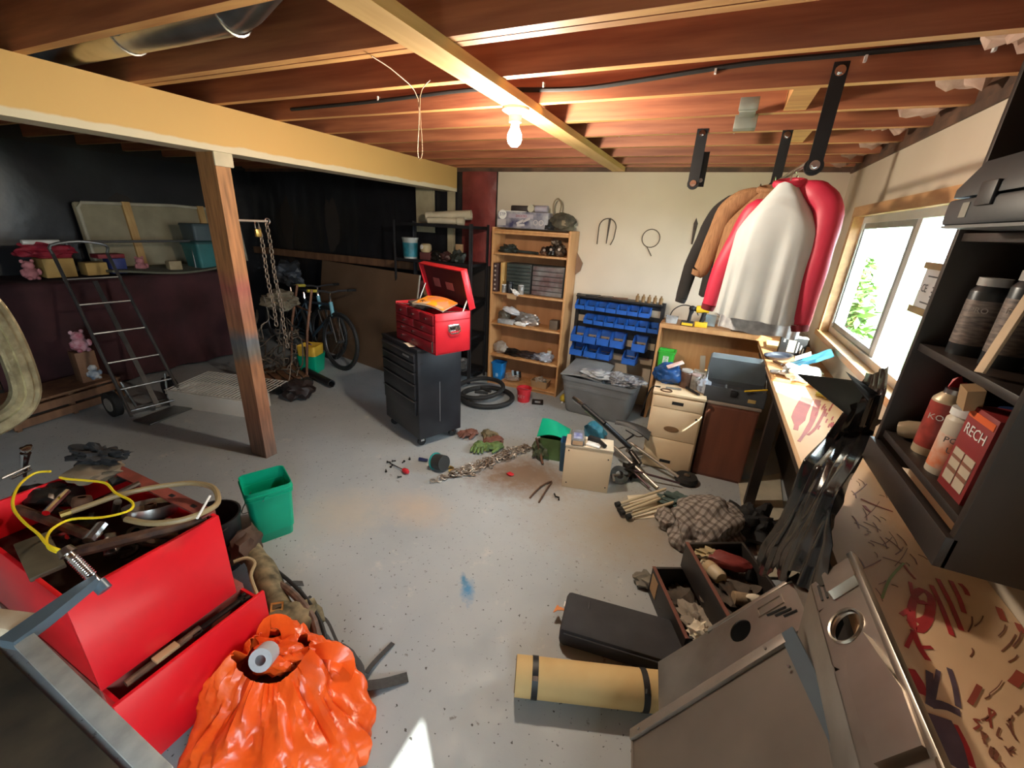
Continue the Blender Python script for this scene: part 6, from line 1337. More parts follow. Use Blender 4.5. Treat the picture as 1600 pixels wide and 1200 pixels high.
for i, (x, w, h, m, lab) in enumerate(((.20, .16, .14, mat('dull_maroon', (.12, .035, .035), .6), 'maroon box at the left of the second rack shelf'), (.45, .2, .11, CARD, 'tan box in the middle of the second rack shelf'), (.78, .14, .12, mat('grey_box', (.22, .21, .20), .6), 'grey box at the right of the second rack shelf'))):
    solo('storage_box', G().box((0, 0, h/2), (w, .18, h), bev=.004), m, lab, 'box', rk_(x, .15, .95), group='boxes on the black rack')
for i, (x, z, lab) in enumerate(((.86, .95, 'silver machine part at the right front of the second rack shelf'), (.80, .55, 'silver-grey machine part on the third rack shelf'), (.86, .12, 'grey plastic bundle on the lowest rack shelf'), (.55, .12, 'dark bundle in the middle of the lowest rack shelf'))):
    solo('machine_part', G().blob((0, 0, .07), (.09, .08, .085), i+20, .4, sub=3, freq=2.6, flat=0), STEEL if i < 2 else mat('grey_bundle', (.12, .12, .12), .5, var=.5), lab, 'machine part', rk_(x-.04*(i == 0), .08 if i else .05, z), group='machine parts on the black rack')
# in front of the bin rack and on its tray
for i, x in enumerate((-1.13, -1.0, -.86)): seg('drill_rod', ['black steel file at the left on the bin rack tray', 'dark steel rod mid-left on the bin rack tray', 'short dark bar centred on the bin rack tray'][i], 'rod', (x, 4.27, 1.125), (x+.15, 4.28, 1.13), .010, [BLACKM, GREASE, RUST][i])
for i in range(5):
    c = thing('small_bottle', 'small amber bottle, %s of five at the right of the bin rack tray' % ORD[i], 'bottle', (-.62+.055*i, 4.29, 1.116), group='amber bottles on the bin rack'); part('body', G().lathe([(0, 0), (.018, 0), (.018, .05), (.008, .062), (.008, .075), (0, .076)], n=12), mat('amber_glass', (.25, .15, .07), .2), c)

# ================================================================ MID-FLOOR CLUTTER
def ring_tire(name, label, loc_, R_, r_, rot=None):
    t = thing(name, label, 'tyre', loc_, rot=rot)
    part('rubber', G().tube([(R_*math.cos(a), R_*math.sin(a), 0) for a in [2*PI*i/48 for i in range(48)]], r_, n=10, closed=True), RUBBER, t)
    return t
tc_ = at(770, 622, .02); ring_tire('tyre_ring', 'bare bicycle tyre lying on the floor beside the rack', (tc_.x-.06, tc_.y-.02, .03), .27, .026)
tc2 = at(772, 606, .06); ring_tire('tyre_ring', 'second bicycle tyre lying partly beneath the bookshelf front', (tc2.x-.1, tc2.y-.14, .085), .25, .024, rot=(R(6), R(-3), 0))
for i, (x, y) in enumerate(((742, 612), (752, 606))): p = at(x, y, .13); seg('rubber_handle_bar', ['black rubber grip lying inside the tyre', 'second black grip crossing inside the tyre'][i], 'grip', p, p+V((.13, .04-.08*i, .0)), .016, RUBBER)
rb2 = thing('small_red_bucket', 'small red pail printed with white letters before the bookshelf', 'pail', tuple(at(818, 626, 0))); part('pail', G().lathe([(0, 0), (.065, 0), (.075, .13), (.082, .13), (.082, .15), (.072, .15), (.06, .01), (0, .01)], n=22), REDPL, rb2); text('print', 'KEY', .05, MT(0, -.073, .07) @ RX90, mat('pinkish_ink', (.55, .25, .25), .6), rb2); part('bail', G().tube([(-.08, 0, .14), (-.05, -.06, .16), (.03, -.07, .165), (.08, 0, .14)], .002, n=5, sub=3), STEEL, rb2)
solo('black_square_frame', G().frame(.12, .13, .03, .008), BLACKM, 'small black square frame on the floor right of the red pail', 'frame', tuple(at(840, 628, .006)), rot=(R(90), 0, R(20)))  # small loose square frame lying flat
yb = thing('yellow_bulb', 'yellow plastic float on the floor at the bookshelf corner', 'float', tuple(at(880, 622, .05))); part('ball', G().blob((0, 0, 0), (.035, .035, .045), 2, .12, sub=3), mat('mottled_yellow', (.60, .45, .04), .4, var=.5, scale=14), yb); part('tip', G().cyl((0, -.02, -.035), (0, -.03, -.05), .012, n=8), WHITE, yb)
gl = at(755, 692, 0); random.seed(8)
GLV = [mat('brown_red_leather', (.20, .075, .05), .7, var=.4), mat('green_camo_cloth', (.14, .22, .06), .8, col2=(.06, .10, .03), scale=20), KHAKI]
for i, (dx, dy, m, lab) in enumerate(((-.16, .06, 0, 'brown leather work glove at the left of the glove pile'), (-.02, .12, 2, 'khaki glove at the back of the glove pile'), (.10, .05, 0, 'brown glove at the right of the glove pile'), (.02, -.10, 1, 'green camouflage glove at the front of the glove pile'), (.14, -.04, 1, 'green glove at the right front of the glove pile'))):
    t = thing('work_glove', lab, 'glove', (gl.x+dx, gl.y+dy, 0), random.uniform(-2.6, -.8), group='work gloves on the floor'); part('palm', G().blob((0, 0, .03), (.06, .05, .03), i, .25, sub=3, flat=0), GLV[m], t)
    for k in range(4): part('finger', G().tube([(.03, -.035+.023*k, .03), (.075, -.042+.028*k, .035+.008*(k % 2)), (.115-.01*abs(k-1.5), -.046+.031*k, .018)], [.014, .014, .010], n=8), GLV[m], t)
    part('thumb', G().tube([(-.01, .045, .03), (.02, .075, .03), (.05, .085, .018)], [.015, .014, .010], n=8), GLV[m], t)
sp = thing('cable_spool', 'black spool with a teal rim on the floor before the cabinet', 'spool', tuple(at(687, 722, .06)), rot=(0, R(78), R(-12)))
part('drum', G().cyl((0, 0, -.045), (0, 0, .05), .058, n=24), mat('charcoal_drum', (.03, .032, .032), .6), sp); part('teal_rim', G().lathe([(.058, -.05), (.066, -.05), (.066, -.04), (.058, -.04), (.058, -.05)], n=26), mat('teal_rim', (.02, .30, .28), .4), sp); part('hub', G().cyl((0, 0, -.06), (0, 0, -.045), .02, n=12), mat('teal_rim', (.02, .30, .28), .4), sp)
bl_ = at(655, 717, .015); seg('blue_handle_tool', 'small dark blue handled tool left of the spool', 'tool', bl_, at(668, 719, .02), .014, mat('dark_blue_handle', (.02, .03, .10), .4), r1=.010)
s0 = at(634, 736, .02); s1 = at(620, 729, .012)
rs = thing('red_screwdriver', 'screwdriver with a red handle lying on the floor', 'screwdriver', s0); part('handle', G().lathe([(0, -.03), (.012, -.028), (.02, -.01), (.018, .02), (.01, .035), (0, .036)], axis=(s1-s0), n=14), REDPL, rs); part('shaft', G().cyl(V((0, 0, 0)), (s1-s0)*1.8, .004, n=8), GREASE, rs)
random.seed(33)
for i in range(7):
    p = at([608, 616, 612, 630, 625, 640, 603][i], [722, 720, 728, 722, 745, 716, 735][i], .008); solo('loose_bolt', G().cyl((-.012, 0, 0), (.012, 0, 0), .005, n=6).cyl((.012, 0, 0), (.018, 0, 0), .009, n=6), GREASE, 'small loose bolt near the red screwdriver on the floor', 'bolt', p, random.uniform(0, 6), group='loose bolts by the red screwdriver')
# chain pile
link_g = lambda s: [(s*.9*math.cos(a) + (s*.7 if math.cos(a) > 0 else -s*.7), s*.9*math.sin(a), 0) for a in [2*PI*i/10 for i in range(10)]]
random.seed(17); g = G()
for i in range(150):
    t_ = random.random(); c0 = at(712, 745).lerp(at(822, 700), t_); off = random.gauss(0, .09*(1-.3*t_)); p = V((c0.x+off*.55, c0.y-abs(off)*.2+off*.6, .012+abs(random.gauss(0, .018))*(1-min(1, abs(off)*6))))
    M = MT(*p) @ Euler((random.uniform(-.6, .6), random.uniform(-.6, .6), random.uniform(0, 6))).to_matrix().to_4x4()
    g2 = [M @ V(q) for q in link_g(.018)]; g.tube(g2, .0050, n=5, closed=True)
cho = solo('steel_chain_pile', g, mat('chain_steel', (.46, .42, .36), .4, .5, col2=(.16, .11, .08), scale=9), 'long steel chain heaped loosely across the floor', 'chain', (0, 0, 0)); cho['kind'] = 'stuff'
for i, (x, y, m, lab) in enumerate(((702, 735, 'brass', 'brass shackle at the near end of the chain heap'), (712, 742, 'r', 'rusty hook at the near end of the chain heap'))):
    solo('chain_hook', G().tube([(-.03, 0, .015), (-.01, .025, .015), (.02, .02, .015), (.03, -.005, .015), (.01, -.025, .015)], .010, n=8, sub=3), mat('brass', (.55, .38, .12), .35, .9) if m == 'brass' else RUST, lab, 'hook', at(x, y, .0), i*1.3)
solo('red_scrap', G().blob((0, 0, .008), (.03, .02, .01), 2, .3, sub=2, flat=0), REDPL, 'flat red plastic scrap right of the chain heap', 'scrap', at(797, 742, 0))
# green and blue buckets with a tote bag
gb2 = thing('green_carry_bag', 'translucent green bucket with green liner beside the cream box', 'bucket', tuple(at(862, 712, 0)), R(10))
part('pail', G().rlathe([(.085, .07, 0), (.10, .085, .19), (.095, .08, .19), (.08, .065, .01), (0, 0, .01)], corner=.3), mat('olive_green_plastic', (.09, .16, .05), .4, var=.4), gb2); part('liner', G().surf(lambda u, v: (-.12+.24*u, -.09+.20*v, .20+.035*math.sin(u*3+v)+.04*v), 10, 8, thick=.004), GREENB, gb2)
bb2 = thing('dark_blue_bucket', 'dark blue rectangular bucket just behind the cream box', 'bucket', (-.74, 2.80, 0), R(12)); part('pail', G().rlathe([(.055, .05, 0), (.065, .06, .25), (.060, .055, .25), (.05, .045, .01), (0, 0, .01)], corner=.3), mat('slate_blue_plastic', (.03, .09, .16), .4), bb2)
lv = [at(838, 685, .20), at(842, 700, .10), at(848, 725, .01)]; solo('rusty_lever', G().tube([p-lv[0] for p in lv], .010, n=8), RUST, 'rusty lever leaning on the green bucket', 'lever', lv[0])
solo('green_bucket_clutter', G().blob((0, 0, .07), (.07, .09, .08), 13, .4, sub=3, freq=3, flat=0), mat('murky_green_scrap', (.10, .12, .06), .6, var=.6, scale=20), 'murky green net bag in front of the green bucket', 'net bag', tuple(at(845, 712, 0)))
# on the cream box
zc = .346
def wbp(x, y, z=zc): return V((-.70, 2.555, 0)) + Matrix.Rotation(R(13), 3, 'Z') @ V((x, y, z))
dcs = thing('drill_bit_case', 'clear and grey case lying on the cream box', 'case', wbp(.075, .08), R(16)); part('shell', G().box((0, 0, .022), (.09, .17, .044), bev=.006), mat('smoky_clear', (.20, .20, .20), .2, var=.4, scale=20), dcs); part('label', G().box((0, -.02, .0455), (.06, .09, .002)), mat('blue_white_label', (.40, .42, .50), .5, col2=(.1, .12, .3), scale=30), dcs); part('front_label', G().box((0, -.086, .022), (.07, .002, .03)), mat('pale_orange', (.60, .38, .22), .6), dcs)
hlt = thing('black_hand_tool', 'black trigger tool lying on the right of the cream box', 'tool', wbp(.20, .06), R(-10)); part('body', G().box((-.02, .02, .02), (.09, .04, .04), bev=.01), BLACKP, hlt); part('grip', G().tube([(.02, .02, .02), (.08, -.02, .018)], .016, n=10), BLACKP, hlt)
solo('white_plastic_lid', G().box((0, 0, .006), (.10, .06, .012), bev=.004), WHITE, 'white plastic lid lying on the cream box', 'lid', wbp(.19, .035), R(-5))  # loose plastic lid lying flat on the box
solo('blue_tarp', G().blob((0, 0, .09), (.09, .07, .10), 4, .3, sub=3, flat=0), mat('sky_blue_film', (.08, .42, .66), .3, var=.35, scale=8), 'bright blue plastic bag behind the cream box', 'bag', tuple(at(925, 700, 0)+V((-.02, .14, 0))))
# silver bicycle frame
bf = thing('stripped_bicycle', 'silver and black bicycle frame without wheels lying on its side', 'bicycle frame', (-.35, 3.05, 0))
def bfp(px, py, z): return at(px, py, z)-V((-.35, 3.05, 0))
ALU = mat('silver_tube', (.52, .47, .41), .32, .7, var=.25)
for nm, a, b, r_, m in (('fork_tube', (897, 622, .42), (912, 634, .41), .022, STEEL), ('seat_tube', (912, 634, .41), (945, 662, .34), .020, BLACKP), ('down_tube', (915, 640, .38), (985, 700, .16), .017, ALU), ('top_tube', (945, 662, .34), (985, 700, .17), .020, BLACKM), ('chain_stay', (985, 692, .17), (1060, 745, .05), .012, ALU), ('chain_stay', (960, 698, .14), (1028, 762, .03), .012, ALU), ('seat_stay', (990, 735, .08), (1062, 755, .04), .008, mat('dull_violet_tube', (.10, .06, .07), .4, .5)), ('seat_stay', (982, 730, .08), (1015, 762, .03), .008, mat('dull_violet_tube', (.10, .06, .07), .4, .5)), ('bridge', (962, 702, .13), (990, 695, .15), .007, ALU), ('bridge', (978, 718, .10), (1005, 712, .11), .007, ALU)):
    part(nm, G().cyl(bfp(*a), bfp(*b), r_, n=12), m, bf)
sdl = bfp(990, 662, .34); part('saddle', G().surf(lambda u, v: sdl+V((-.14+.28*u, (-.5+v)*(.05+.13*u**2), .03*math.sin(u*2.6)-.10*(v-.5)**2*4*.3-.05*u)), 12, 8, thick=.018), mat('black_saddle', (.03, .03, .03), .5), bf)
part('saddle_rail', G().tube([sdl+V((.10, -.06, -.06)), sdl+V((.05, -.05, -.08)), sdl+V((-.05, -.02, -.06))], .005, n=6), CHROME, bf)
cw = bfp(968, 742, .05); part('chainring', G().lathe([(.03, -.004), (.07, -.004), (.07, .004), (.03, .004), (.03, -.004)], o=cw, axis=(.3, -.5, .6), n=24), GREASE, bf)
part('crank', G().tube([cw, cw+V((-.04, -.06, .02)), cw+V((-.02, -.11, .01))], .010, n=8), ALU, bf)
part('bottom_bracket', G().cyl(bfp(985, 705, .15), bfp(1000, 725, .10), .022, n=12), GREASE, bf)
part('brake_lever', G().tube([bfp(990, 680, .28), bfp(975, 690, .2), bfp(985, 705, .16)], .008, n=6), BLACKM, bf)
hub = at(1072, 748, .03); ft = thing('black_rubber_wheel', 'small black rubber wheel on the floor at the pedestal foot', 'wheel', tuple(hub)); part('tyre', G().lathe([(.02, -.025), (.075, -.025), (.085, 0), (.075, .025), (.02, .025)], n=24), RUBBER, ft); part('hub', G().cyl((0, 0, .02), (0, 0, .035), .022, n=12), STEEL, ft)
bt2 = at(985, 735, .05); solo('chain_tangle', G().blob((0, 0, 0), (.07, .09, .045), 8, .5, sub=3, freq=3.5, flat=-.045), GREASE, 'greasy tangle of bicycle chain under the silver frame', 'chain', tuple(bt2))
w0 = at(835, 776, .008)
solo('bent_rod', G().tube([at(828, 778, .006)-w0, at(845, 760, .012)-w0, at(862, 752, .012)-w0, at(856, 762, .01)-w0, at(842, 785, .006)-w0], .006, n=6, sub=3), RUST, 'bent rusty rod lying on the floor below the chain', 'rod', w0)
solo('floor_nail', G().tube([(-.02, .03, .01), (0, 0, .012), (.02, .01, .006), (.03, -.02, .006)], .006, n=6), GREASE, 'small dark bolt on the floor right of the bent rod', 'bolt', at(868, 778, 0))
p = at(1045, 735); 
# ================================================================ DARK LEFT HALF
def drape(u, v):
    y = 1.25+2.3*u; k = .03*math.sin(u*38)+.02*math.sin(u*17+1)
    if v < .45: t_ = v/.45; return (-6.2+.80*t_, y, 1.05+.02*noise.noise(V((u*6, t_*3, 0))))
    t_ = (v-.45)/.55; return (-5.40+k*t_+.03*t_, y+.01*math.sin(v*9), 1.05-1.02*t_)
tbn = thing('covered_table', 'table draped with a dark red cloth along the left wall', 'table', (0, 0, 0))
part('cloth', G().surf(drape, 120, 30, thick=.004), CLOTHR, tbn, sharp=60)
part('table_board', G().bx(-6.18, -5.43, 1.28, 3.52, 1.0, 1.03), WOODD, tbn)
for x in (-6.1, -5.5):
    for y in (1.35, 3.45): part('leg', G().bx(x, x+.06, y, y+.06, 0, 1.0), WOODD, tbn)
ZC = 1.075
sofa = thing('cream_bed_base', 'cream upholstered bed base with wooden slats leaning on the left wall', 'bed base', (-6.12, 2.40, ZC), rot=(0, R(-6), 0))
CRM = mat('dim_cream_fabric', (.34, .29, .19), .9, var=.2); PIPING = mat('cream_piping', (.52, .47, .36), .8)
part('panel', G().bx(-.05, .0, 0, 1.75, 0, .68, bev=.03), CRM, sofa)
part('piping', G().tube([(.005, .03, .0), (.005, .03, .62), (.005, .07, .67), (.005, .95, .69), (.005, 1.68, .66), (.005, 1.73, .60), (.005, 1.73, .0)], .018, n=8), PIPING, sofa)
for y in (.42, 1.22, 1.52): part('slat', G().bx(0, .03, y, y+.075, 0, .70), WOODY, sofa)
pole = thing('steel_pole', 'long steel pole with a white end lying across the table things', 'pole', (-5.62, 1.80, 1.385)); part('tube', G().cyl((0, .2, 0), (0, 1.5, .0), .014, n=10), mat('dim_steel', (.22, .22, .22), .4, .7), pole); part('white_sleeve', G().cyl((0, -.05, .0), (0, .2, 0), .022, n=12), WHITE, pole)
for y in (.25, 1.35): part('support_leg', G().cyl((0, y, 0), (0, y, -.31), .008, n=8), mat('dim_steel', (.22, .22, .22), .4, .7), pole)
GTb = 'boxes on the covered table'
def tbox(name, label, y, x, w, d, h, m, z=ZC, rz_=0): return solo(name, G().box((0, 0, h/2), (d, w, h), bev=.006), m, label, 'box', (x, y, z), rz_, group=GTb)
tbox('yellow_carton', 'yellow-tan carton under the red bag on the covered table', 1.92, -5.62, .22, .2, .17, mat('yellow_tan_card', (.48, .30, .09), .7))
tbox('yellow_carton', 'smaller yellow-tan carton left of the blue box', 2.19, -5.60, .17, .15, .12, mat('yellow_tan_card', (.48, .30, .09), .7))
tbox('blue_box', 'dark blue box with red lid on the covered table', 2.38, -5.62, .13, .15, .15, mat('royal_blue', (.03, .05, .22), .5))
solo('red_bag', G().blob((0, 0, 0), (.10, .19, .07), 5, .3, sub=4), mat('crimson_cloth', (.30, .01, .03), .7, var=.3), 'crimson cloth bag lying on the yellow carton', 'bag', (-5.64, 1.90, ZC+.235))
solo('crimson_lid', G().box((0, 0, .02), (.16, .22, .04), bev=.004), mat('dull_crimson', (.24, .02, .03), .6), 'dull crimson lid on the blue box', 'tray', (-5.63, 2.34, ZC+.153))  # red lid of the blue box
bn = thing('teal_storage_bin', 'teal storage bin on the right end of the covered table', 'storage bin', (-5.66, 3.33, ZC)); part('tub', G().rlathe([(.14, .17, 0), (.16, .19, .26), (.17, .20, .26), (.17, .20, .28), (0, 0, .28)], corner=.2), TEAL, bn); part('lid', G().rlathe([(.175, .205, .282), (.175, .205, .30), (.15, .18, .315), (0, 0, .316)], corner=.2), mat('dark_teal_lid', (.02, .09, .09), .5), bn)
solo('dark_bin', G().rlathe([(.13, .16, 0), (.14, .17, .16), (.15, .18, .16), (.14, .17, .185), (0, 0, .187)], corner=.2), mat('slate_grey_bin', (.07, .10, .11), .5), 'slate grey bin stacked on the teal bin', 'storage bin', (-5.68, 3.33, ZC+.317))
PINK = mat('pink_plush', (.52, .20, .22), .9, var=.4, scale=20)
def plush(name, label, loc_, s, m):
    t = thing(name, label, 'soft toy', loc_, group='soft toys on the left'); part('body', G().blob((0, 0, s*.5), (s*.45, s*.5, s*.5), 3, .15, sub=3), m, t); part('head', G().blob((0, .0, s*1.15), (s*.36, s*.38, s*.34), 5, .12, sub=3), m, t)
    for sy in (-1, 1): part('ear', G().blob((0, sy*s*.3, s*1.45), (s*.1, s*.13, s*.16), 2, .1, sub=2), m, t); part('arm', G().blob((s*.2, sy*s*.48, s*.6), (s*.14, s*.16, s*.28), 4, .1, sub=2), m, t); part('foot', G().blob((s*.42, sy*s*.25, s*.14), (s*.22, s*.15, s*.15), 4, .1, sub=2), m, t)
    return t
plush('pink_soft_toy', 'pink soft toy sitting at the left end of the covered table', (-5.55, 1.72, 1.07), .11, PINK)
plush('pink_soft_toy', 'small pink soft toy below the steel pole', (-5.62, 2.60, ZC), .10, PINK)
solo('wood_block', G().box((0, 0, .05), (.08, .13, .10), bev=.006), mat('tan_block', (.40, .31, .18), .7), 'tan wooden block on the covered table near the post', 'block', (-5.58, 2.90, ZC))
solo('grey_blanket', G().surf(lambda u, v: (-5.95+.55*v, 2.25+1.2*u, ZC+.005+.03*math.sin(u*5+v*2)*v+.02), 30, 10, thick=.02), mat('grey_green_blanket', (.14, .14, .10), .95, var=.3), 'grey-green blanket folded along the table edge', 'blanket', (0, 0, 0))
plush('crimson_soft_toy', 'pink and crimson soft toy hanging by the hand truck', (-4.98, 1.70, .50), .12, mat('crimson_plush', (.32, .07, .11), .9, col2=(.55, .35, .40), scale=16))
plush('blue_soft_toy', 'blue and white soft toy on the crate behind the hand truck', (-4.95, 1.72, .24), .09, mat('blue_white_plush', (.10, .17, .26), .9, col2=(.5, .5, .5), scale=14))
cr = thing('wooden_crate', 'low dark slatted wooden crate behind the hand truck', 'crate', (-5.02, 1.45, 0), R(10))
for z in (.06, .15): 
    for x in (-.20, .18): part('slat', G().bx(x, x+.02, -.40, .40, z-.035, z+.03), WOODD, cr)
for y in (-.38, 0, .36): part('post', G().bx(-.18, -.14, y, y+.03, 0, .2), WOODD, cr); part('post', G().bx(.14, .18, y, y+.03, 0, .2), WOODD, cr)
part('top_board', G().bx(-.20, .20, -.40, .40, .2, .22), WOODD, cr)
post_ = thing('crate_stand', 'upright dark plank under the pink toy behind the hand truck', 'plank', (-5.0, 1.70, .222)); part('plank', G().box((0, 0, .138), (.12, .14, .276), bev=.003), WOODD, post_)

# hand truck
def hand_truck(name, label, base, top, w, m, wheel_r=.11):
    base = V(base); top = V(top); up = (top-base); L_ = up.length; side = up.cross(V((0, 0, 1))).normalized(); M = frame_mtx(base, side, up)
    t = thing(name, label, 'hand truck', mtx=M)
    for x in (-w/2, w/2): part('rail', G().cyl((x, 0, 0), (x*.92, L_, 0), .014, n=10), m, t)
    part('centre_bar', G().bx(-.018, .018, .02, L_*.82, -.006, .006), m, t)
    for f in (.03, .16, .32, .50, .68, .84): part('rung', G().cyl((-w/2, L_*f, 0), (w/2, L_*f, 0), .010, n=8), m, t)
    part('handle', G().tube([(-w*.46, L_, 0), (-w*.46, L_+.05, .06), (0, L_+.07, .09), (w*.46, L_+.05, .06), (w*.46, L_, 0)], .013, n=8, sub=3), m, t)
    part('axle_bracket', G().tube([(-w*.4, L_*.2, -.0), (-w*.3, .11, -.10), (w*.3, .11, -.10), (w*.4, L_*.2, 0)], .012, n=8), m, t)
    return t, M
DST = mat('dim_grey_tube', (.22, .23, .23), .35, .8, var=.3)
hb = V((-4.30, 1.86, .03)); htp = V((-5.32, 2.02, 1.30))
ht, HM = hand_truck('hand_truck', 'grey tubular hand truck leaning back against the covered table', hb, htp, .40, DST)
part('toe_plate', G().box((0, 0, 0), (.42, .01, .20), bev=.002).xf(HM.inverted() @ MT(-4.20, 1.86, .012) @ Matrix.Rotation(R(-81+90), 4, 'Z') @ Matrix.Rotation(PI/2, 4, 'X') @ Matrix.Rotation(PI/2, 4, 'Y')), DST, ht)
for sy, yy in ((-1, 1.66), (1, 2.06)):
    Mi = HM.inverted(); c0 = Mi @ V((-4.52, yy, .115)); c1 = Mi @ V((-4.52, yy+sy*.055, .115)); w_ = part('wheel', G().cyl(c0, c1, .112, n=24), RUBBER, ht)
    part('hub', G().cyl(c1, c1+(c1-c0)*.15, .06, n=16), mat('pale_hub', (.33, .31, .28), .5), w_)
rcart = thing('rusty_cart', 'rusty brown tubular cart heaped with tangled wire behind the post', 'cart', (-4.02, 2.90, 0), R(-20))
RC = mat('rust_orange_tube', (.22, .10, .055), .6, .3, var=.4)
for x in (-.22, .22): part('upright', G().tube([(x, .18, .12), (x, .24, .6), (x*.9, .34, 1.02)], .014, n=8), RC, rcart)
for z in (.45, .8): part('rung', G().cyl((-.21, .22+.1*z, z), (.21, .22+.1*z, z), .010, n=8), RC, rcart)
for k in range(5): part('tray_slat', G().box((0, -.16+.08*k, .12), (.5, .06, .02)), WOODD, rcart)
for x in (-.26, .26):
    part('wheel', G().cyl((x-.02, -.12, .06), (x+.02, -.12, .06), .06, n=16), RUBBER, rcart); part('wheel', G().cyl((x-.02, .16, .06), (x+.02, .16, .06), .06, n=16), RUBBER, rcart)
random.seed(51); g = G()
for i in range(34):
    pts = []; p = V((random.uniform(-.2, .2), random.uniform(-.15, .15), random.uniform(.15, .7)))
    for k in range(5): pts.append(p.copy()); p = p+V((random.gauss(0, .09), random.gauss(0, .07), random.gauss(-.02, .11)))
    for q in pts: q.z = max(q.z, .14); q.x = max(-.32, min(.32, q.x)); q.y = max(-.25, min(.25, q.y))
    g.tube(pts, random.choice((.004, .006, .008)), n=5, sub=3)
part('tangled_wire', g, mat('grey_brown_wire', (.20, .17, .14), .45, .4, var=.5, scale=12), rcart, stuff=True)
solo('burlap_bundle', G().blob((0, 0, 0), (.17, .14, .09), 9, .4, sub=4, freq=2.5), mat('grey_bundle_cloth', (.20, .17, .12), .9, var=.5), 'grey-tan cloth bundle lying on top of the rusty cart', 'bundle', (-4.02, 3.0, .90))
solo('frayed_rag', G().blob((0, 0, .1), (.16, .12, .10), 15, .4, sub=3, flat=0), mat('dark_brown_case', (.03, .02, .02), .5), 'dark boots beside the rusty cart', 'boots', (-3.55, 2.72, 0))

# styrofoam cooler with wire rack
sf = thing('foam_cooler', 'white foam cooler box on the floor behind the post', 'cooler', (-4.0, 2.22, 0), R(14))
part('box', G().rlathe([(.42, .15, 0), (.42, .15, .15), (.40, .13, .155), (.38, .11, .155), (.36, .09, .02), (0, 0, .02)], corner=.12), WHITE, sf)
wr = thing('wire_rack', 'white coated wire shelf lying on the foam cooler', 'wire shelf', (-4.02, 2.36, .172), R(14), rot=(R(3), 0, R(14)))
WRM = mat('white_coated_wire', (.62, .60, .56), .4)
for k in range(24): part('wire', G().tube([(-.45+.039*k, -.28, -.035), (-.45+.039*k, -.28, .0), (-.45+.039*k, .20, .0)], .0055, n=5), WRM, wr)
for y, z in ((-.28, -.035), (-.28, 0), (-.1, -.004), (.1, -.004), (.20, 0)): part('cross_bar', G().cyl((-.46, y, z), (.46, y, z), .005, n=6), WRM, wr)

# chain on post
hk = thing('post_hook', 'pale steel hook rod sticking out of the wooden post', 'hook', (-2.80, 1.88, 1.69)); part('rod', G().cyl((0, -.004, 0), (0, .20, 0), .007, n=8), mat('pale_wire', (.40, .33, .28), .6), hk); part('eye', G().tube([(0, .20+.018*math.cos(a), .0+.018*math.sin(a)) for a in [2*PI*i/14 for i in range(14)]], .005, n=6, closed=True), STEEL, hk)
pk = thing('padlock', 'brass padlock hanging from the post hook', 'padlock', (-2.80, 2.0, 1.615)); part('body', G().box((0, 0, 0), (.02, .04, .05), bev=.004), mat('brass', (.55, .38, .12), .35, .9), pk); part('shackle', G().tube([(0, -.013, .025), (0, -.013, .06), (0, 0, .078), (0, .013, .06), (0, .013, .025)], .004, n=6, sub=2), CHROME, pk)
chn = thing('hanging_chain', 'rusty chain hanging in a long double loop from the post hook', 'chain', (-2.80, 2.07, 1.67))
lm = bpy.data.meshes.new('link'); bmx = G().tube([(0, .012*math.cos(a), .021*math.sin(a)) for a in [2*PI*i/12 for i in range(12)]], .0042, n=6, closed=True).bm; bmx.to_mesh(lm); bmx.free(); lm.materials.append(mat('dull_chain', (.22, .17, .13), .45, .6, var=.4))
for side_, x0, n_ in ((0, 0, 26), (1, -.045, 20)):
    for k in range(n_):
        o_ = bpy.data.objects.new('link', lm); link(o_, chn); o_.location = (x0*.4, x0+.004*math.sin(k*.5)+.0012*k, -.005-.034*k-.03*side_); o_.rotation_euler = (0, 0, R(90*(k % 2)+20))

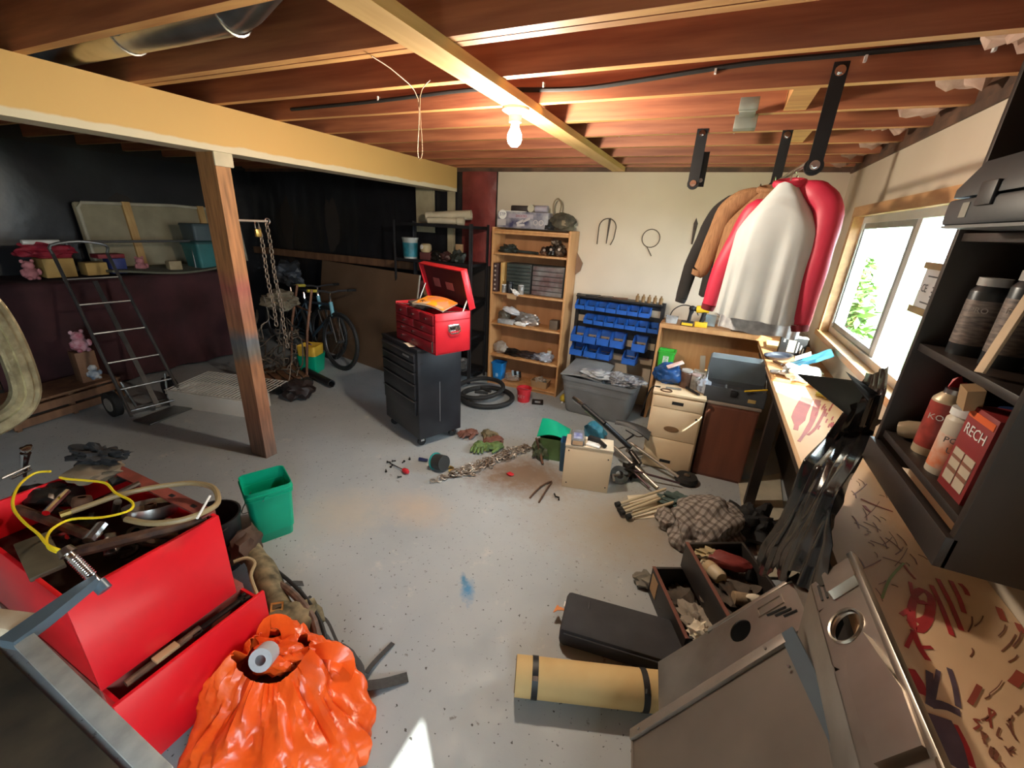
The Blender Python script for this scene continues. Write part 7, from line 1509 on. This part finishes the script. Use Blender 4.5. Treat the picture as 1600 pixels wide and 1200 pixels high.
# bicycles
def bicycle(name, label, loc_, rz_, fm, lean=0):
    t = thing(name, label, 'bicycle', loc_, rot=(lean, 0, rz_), group='bicycles in the dark corner'); r_ = .33; wb2 = 1.02
    for x in (0, wb2):
        w_ = part('wheel', G().tube([(x+r_*math.cos(a), 0, r_+.012+r_*math.sin(a)) for a in [2*PI*i/40 for i in range(40)]], .022, n=8, closed=True), RUBBER, t)
        part('rim', G().tube([(x+(r_-.03)*math.cos(a), 0, r_+.012+(r_-.03)*math.sin(a)) for a in [2*PI*i/40 for i in range(40)]], .009, n=6, closed=True), mat('dark_rim', (.10, .10, .11), .35, .7), w_)
        g = G()
        for k in range(16): a = 2*PI*k/16; g.cyl((x, .012*(1 if k % 2 else -1), r_+.012), (x+(r_-.03)*math.cos(a), 0, r_+.012+(r_-.03)*math.sin(a)), .0012, n=4)
        part('spokes', g, CHROME, w_, stuff=True); part('hub', G().cyl((x, -.04, r_+.012), (x, .04, r_+.012), .018, n=10), mat('dark_rim', (.10, .10, .11), .35, .7), w_)
    bbk = V((.43, 0, .30)); st_ = V((.30, 0, .76)); hd_ = V((.86, 0, .76)); hl = V((.885, 0, .66)); rr_ = V((0, 0, r_+.012)); fr = V((wb2, 0, r_+.012))
    for nm, a, b, q in (('seat_tube', bbk, st_, .016), ('top_tube', st_+V((.01, 0, -.04)), hd_, .016), ('down_tube', bbk, hl, .019), ('head_tube', hd_+V((-.01, 0, .03)), hl+V((.01, 0, -.03)), .022)): part(nm, G().cyl(a, b, q, n=10), fm if nm != 'head_tube' else mat('sky_head_tube', (.16, .42, .52), .4), t)
    for s_ in (-.05, .05): part('chain_stay', G().cyl(bbk+V((0, s_*.6, 0)), rr_+V((0, s_, 0)), .009, n=8), fm, t); part('seat_stay', G().cyl(st_+V((.02, s_*.4, -.06)), rr_+V((0, s_, 0)), .008, n=8), fm, t); part('fork_leg', G().cyl(hl+V((.02, s_, -.04)), fr+V((0, s_, 0)), .012, n=8), BLACKM, t)
    part('handlebar', G().tube([(.90, -.30, .93), (.87, -.10, .92), (.85, 0, .90), (.87, .10, .92), (.90, .30, .93)], .012, n=8, sub=3), mat('dark_rim', (.10, .10, .11), .35, .7), t); part('stem', G().tube([hd_, hd_+V((-.02, 0, .10)), V((.85, 0, .90))], .015, n=8), CHROME, t)
    for s_ in (-1, 1): part('grip', G().cyl((.895, s_*.20, .928), (.90, s_*.31, .932), .017, n=8), mat('yellow_grip', (.50, .40, .05), .6) if s_ < 0 else BLACKP, t)
    part('saddle', G().blob((.27, 0, .87), (.13, .06, .03), 2, .1, sub=3), BLACKP, t); part('seat_post', G().cyl(st_, (.275, 0, .86), .012, n=8), CHROME, t)
    part('chainring', G().lathe([(.02, -.003), (.085, -.003), (.085, .003), (.02, .003), (.02, -.003)], o=bbk+V((0, -.05, 0)), axis=(0, 1, 0), n=24), GREASE, t)
    return t
FRB = mat('dark_blue_frame', (.03, .06, .09), .35, var=.3); FRK = mat('black_frame_paint', (.02, .02, .022), .35)
fw_ = at(533, 577, 0); ang = R(-10); bicycle('bicycle', 'dark bicycle with pale blue head tube facing right in the dark corner', (fw_.x-1.02*math.cos(ang), fw_.y-1.02*math.sin(ang), 0), ang, FRB, lean=R(-4))
bicycle('bicycle', 'black bicycle behind, half hidden by the rusty cart', (-5.33, 3.93, 0), R(-6), FRK, lean=R(-3))
solo('blue_tarp_bundle', G().blob((0, 0, 0), (.20, .14, .15), 10, .35, sub=4), mat('blue_grey_tarp', (.05, .06, .08), .6, col2=(.02, .02, .02), scale=8), 'blue-grey tarp bundle resting on the black bicycle', 'tarp', (-5.05, 3.95, 1.0))
bd_ = thing('hardboard_panel', 'large brown hardboard panel leaning on the back wall', 'panel', (-3.9, 3.90, 0), rot=(R(-10), 0, R(-11)))
part('sheet', G().bx(-.95, .95, 0, .012, 0, 1.2), mat('brown_hardboard', (.16, .095, .055), .6, col2=(.12, .07, .04), scale=2), bd_); part('white_edge', G().bx(.94, .952, -.001, .013, .0, 1.2), mat('pale_edge', (.45, .42, .36), .6), bd_)
gy = thing('green_yellow_bucket', 'green bucket holding a yellow liner below the bicycle wheel', 'bucket', (-4.12, 3.38, 0), R(20)); part('pail', G().rlathe([(.10, .10, 0), (.12, .12, .20), (.125, .125, .21), (.115, .115, .21), (.095, .095, .01), (0, 0, .01)], corner=.25), GREENB, gy); part('yellow_liner', G().rlathe([(.105, .105, .20), (.112, .112, .32), (.108, .108, .32), (.10, .10, .20)], corner=.25), mat('warm_yellow', (.70, .42, .04), .5), gy); part('strap', G().bx(.0, .012, -.128, -.118, .14, .33), BLACKP, gy)
a = at(477, 579, .04); b = at(518, 600, .04); solo('black_pipe', G().lathe([(.032, 0), (.042, 0), (.042, (b-a).length), (.032, (b-a).length), (.032, 0)], axis=(b-a), n=20), BLACKP, 'short black plastic pipe lying on the floor near the bicycles', 'pipe', a)
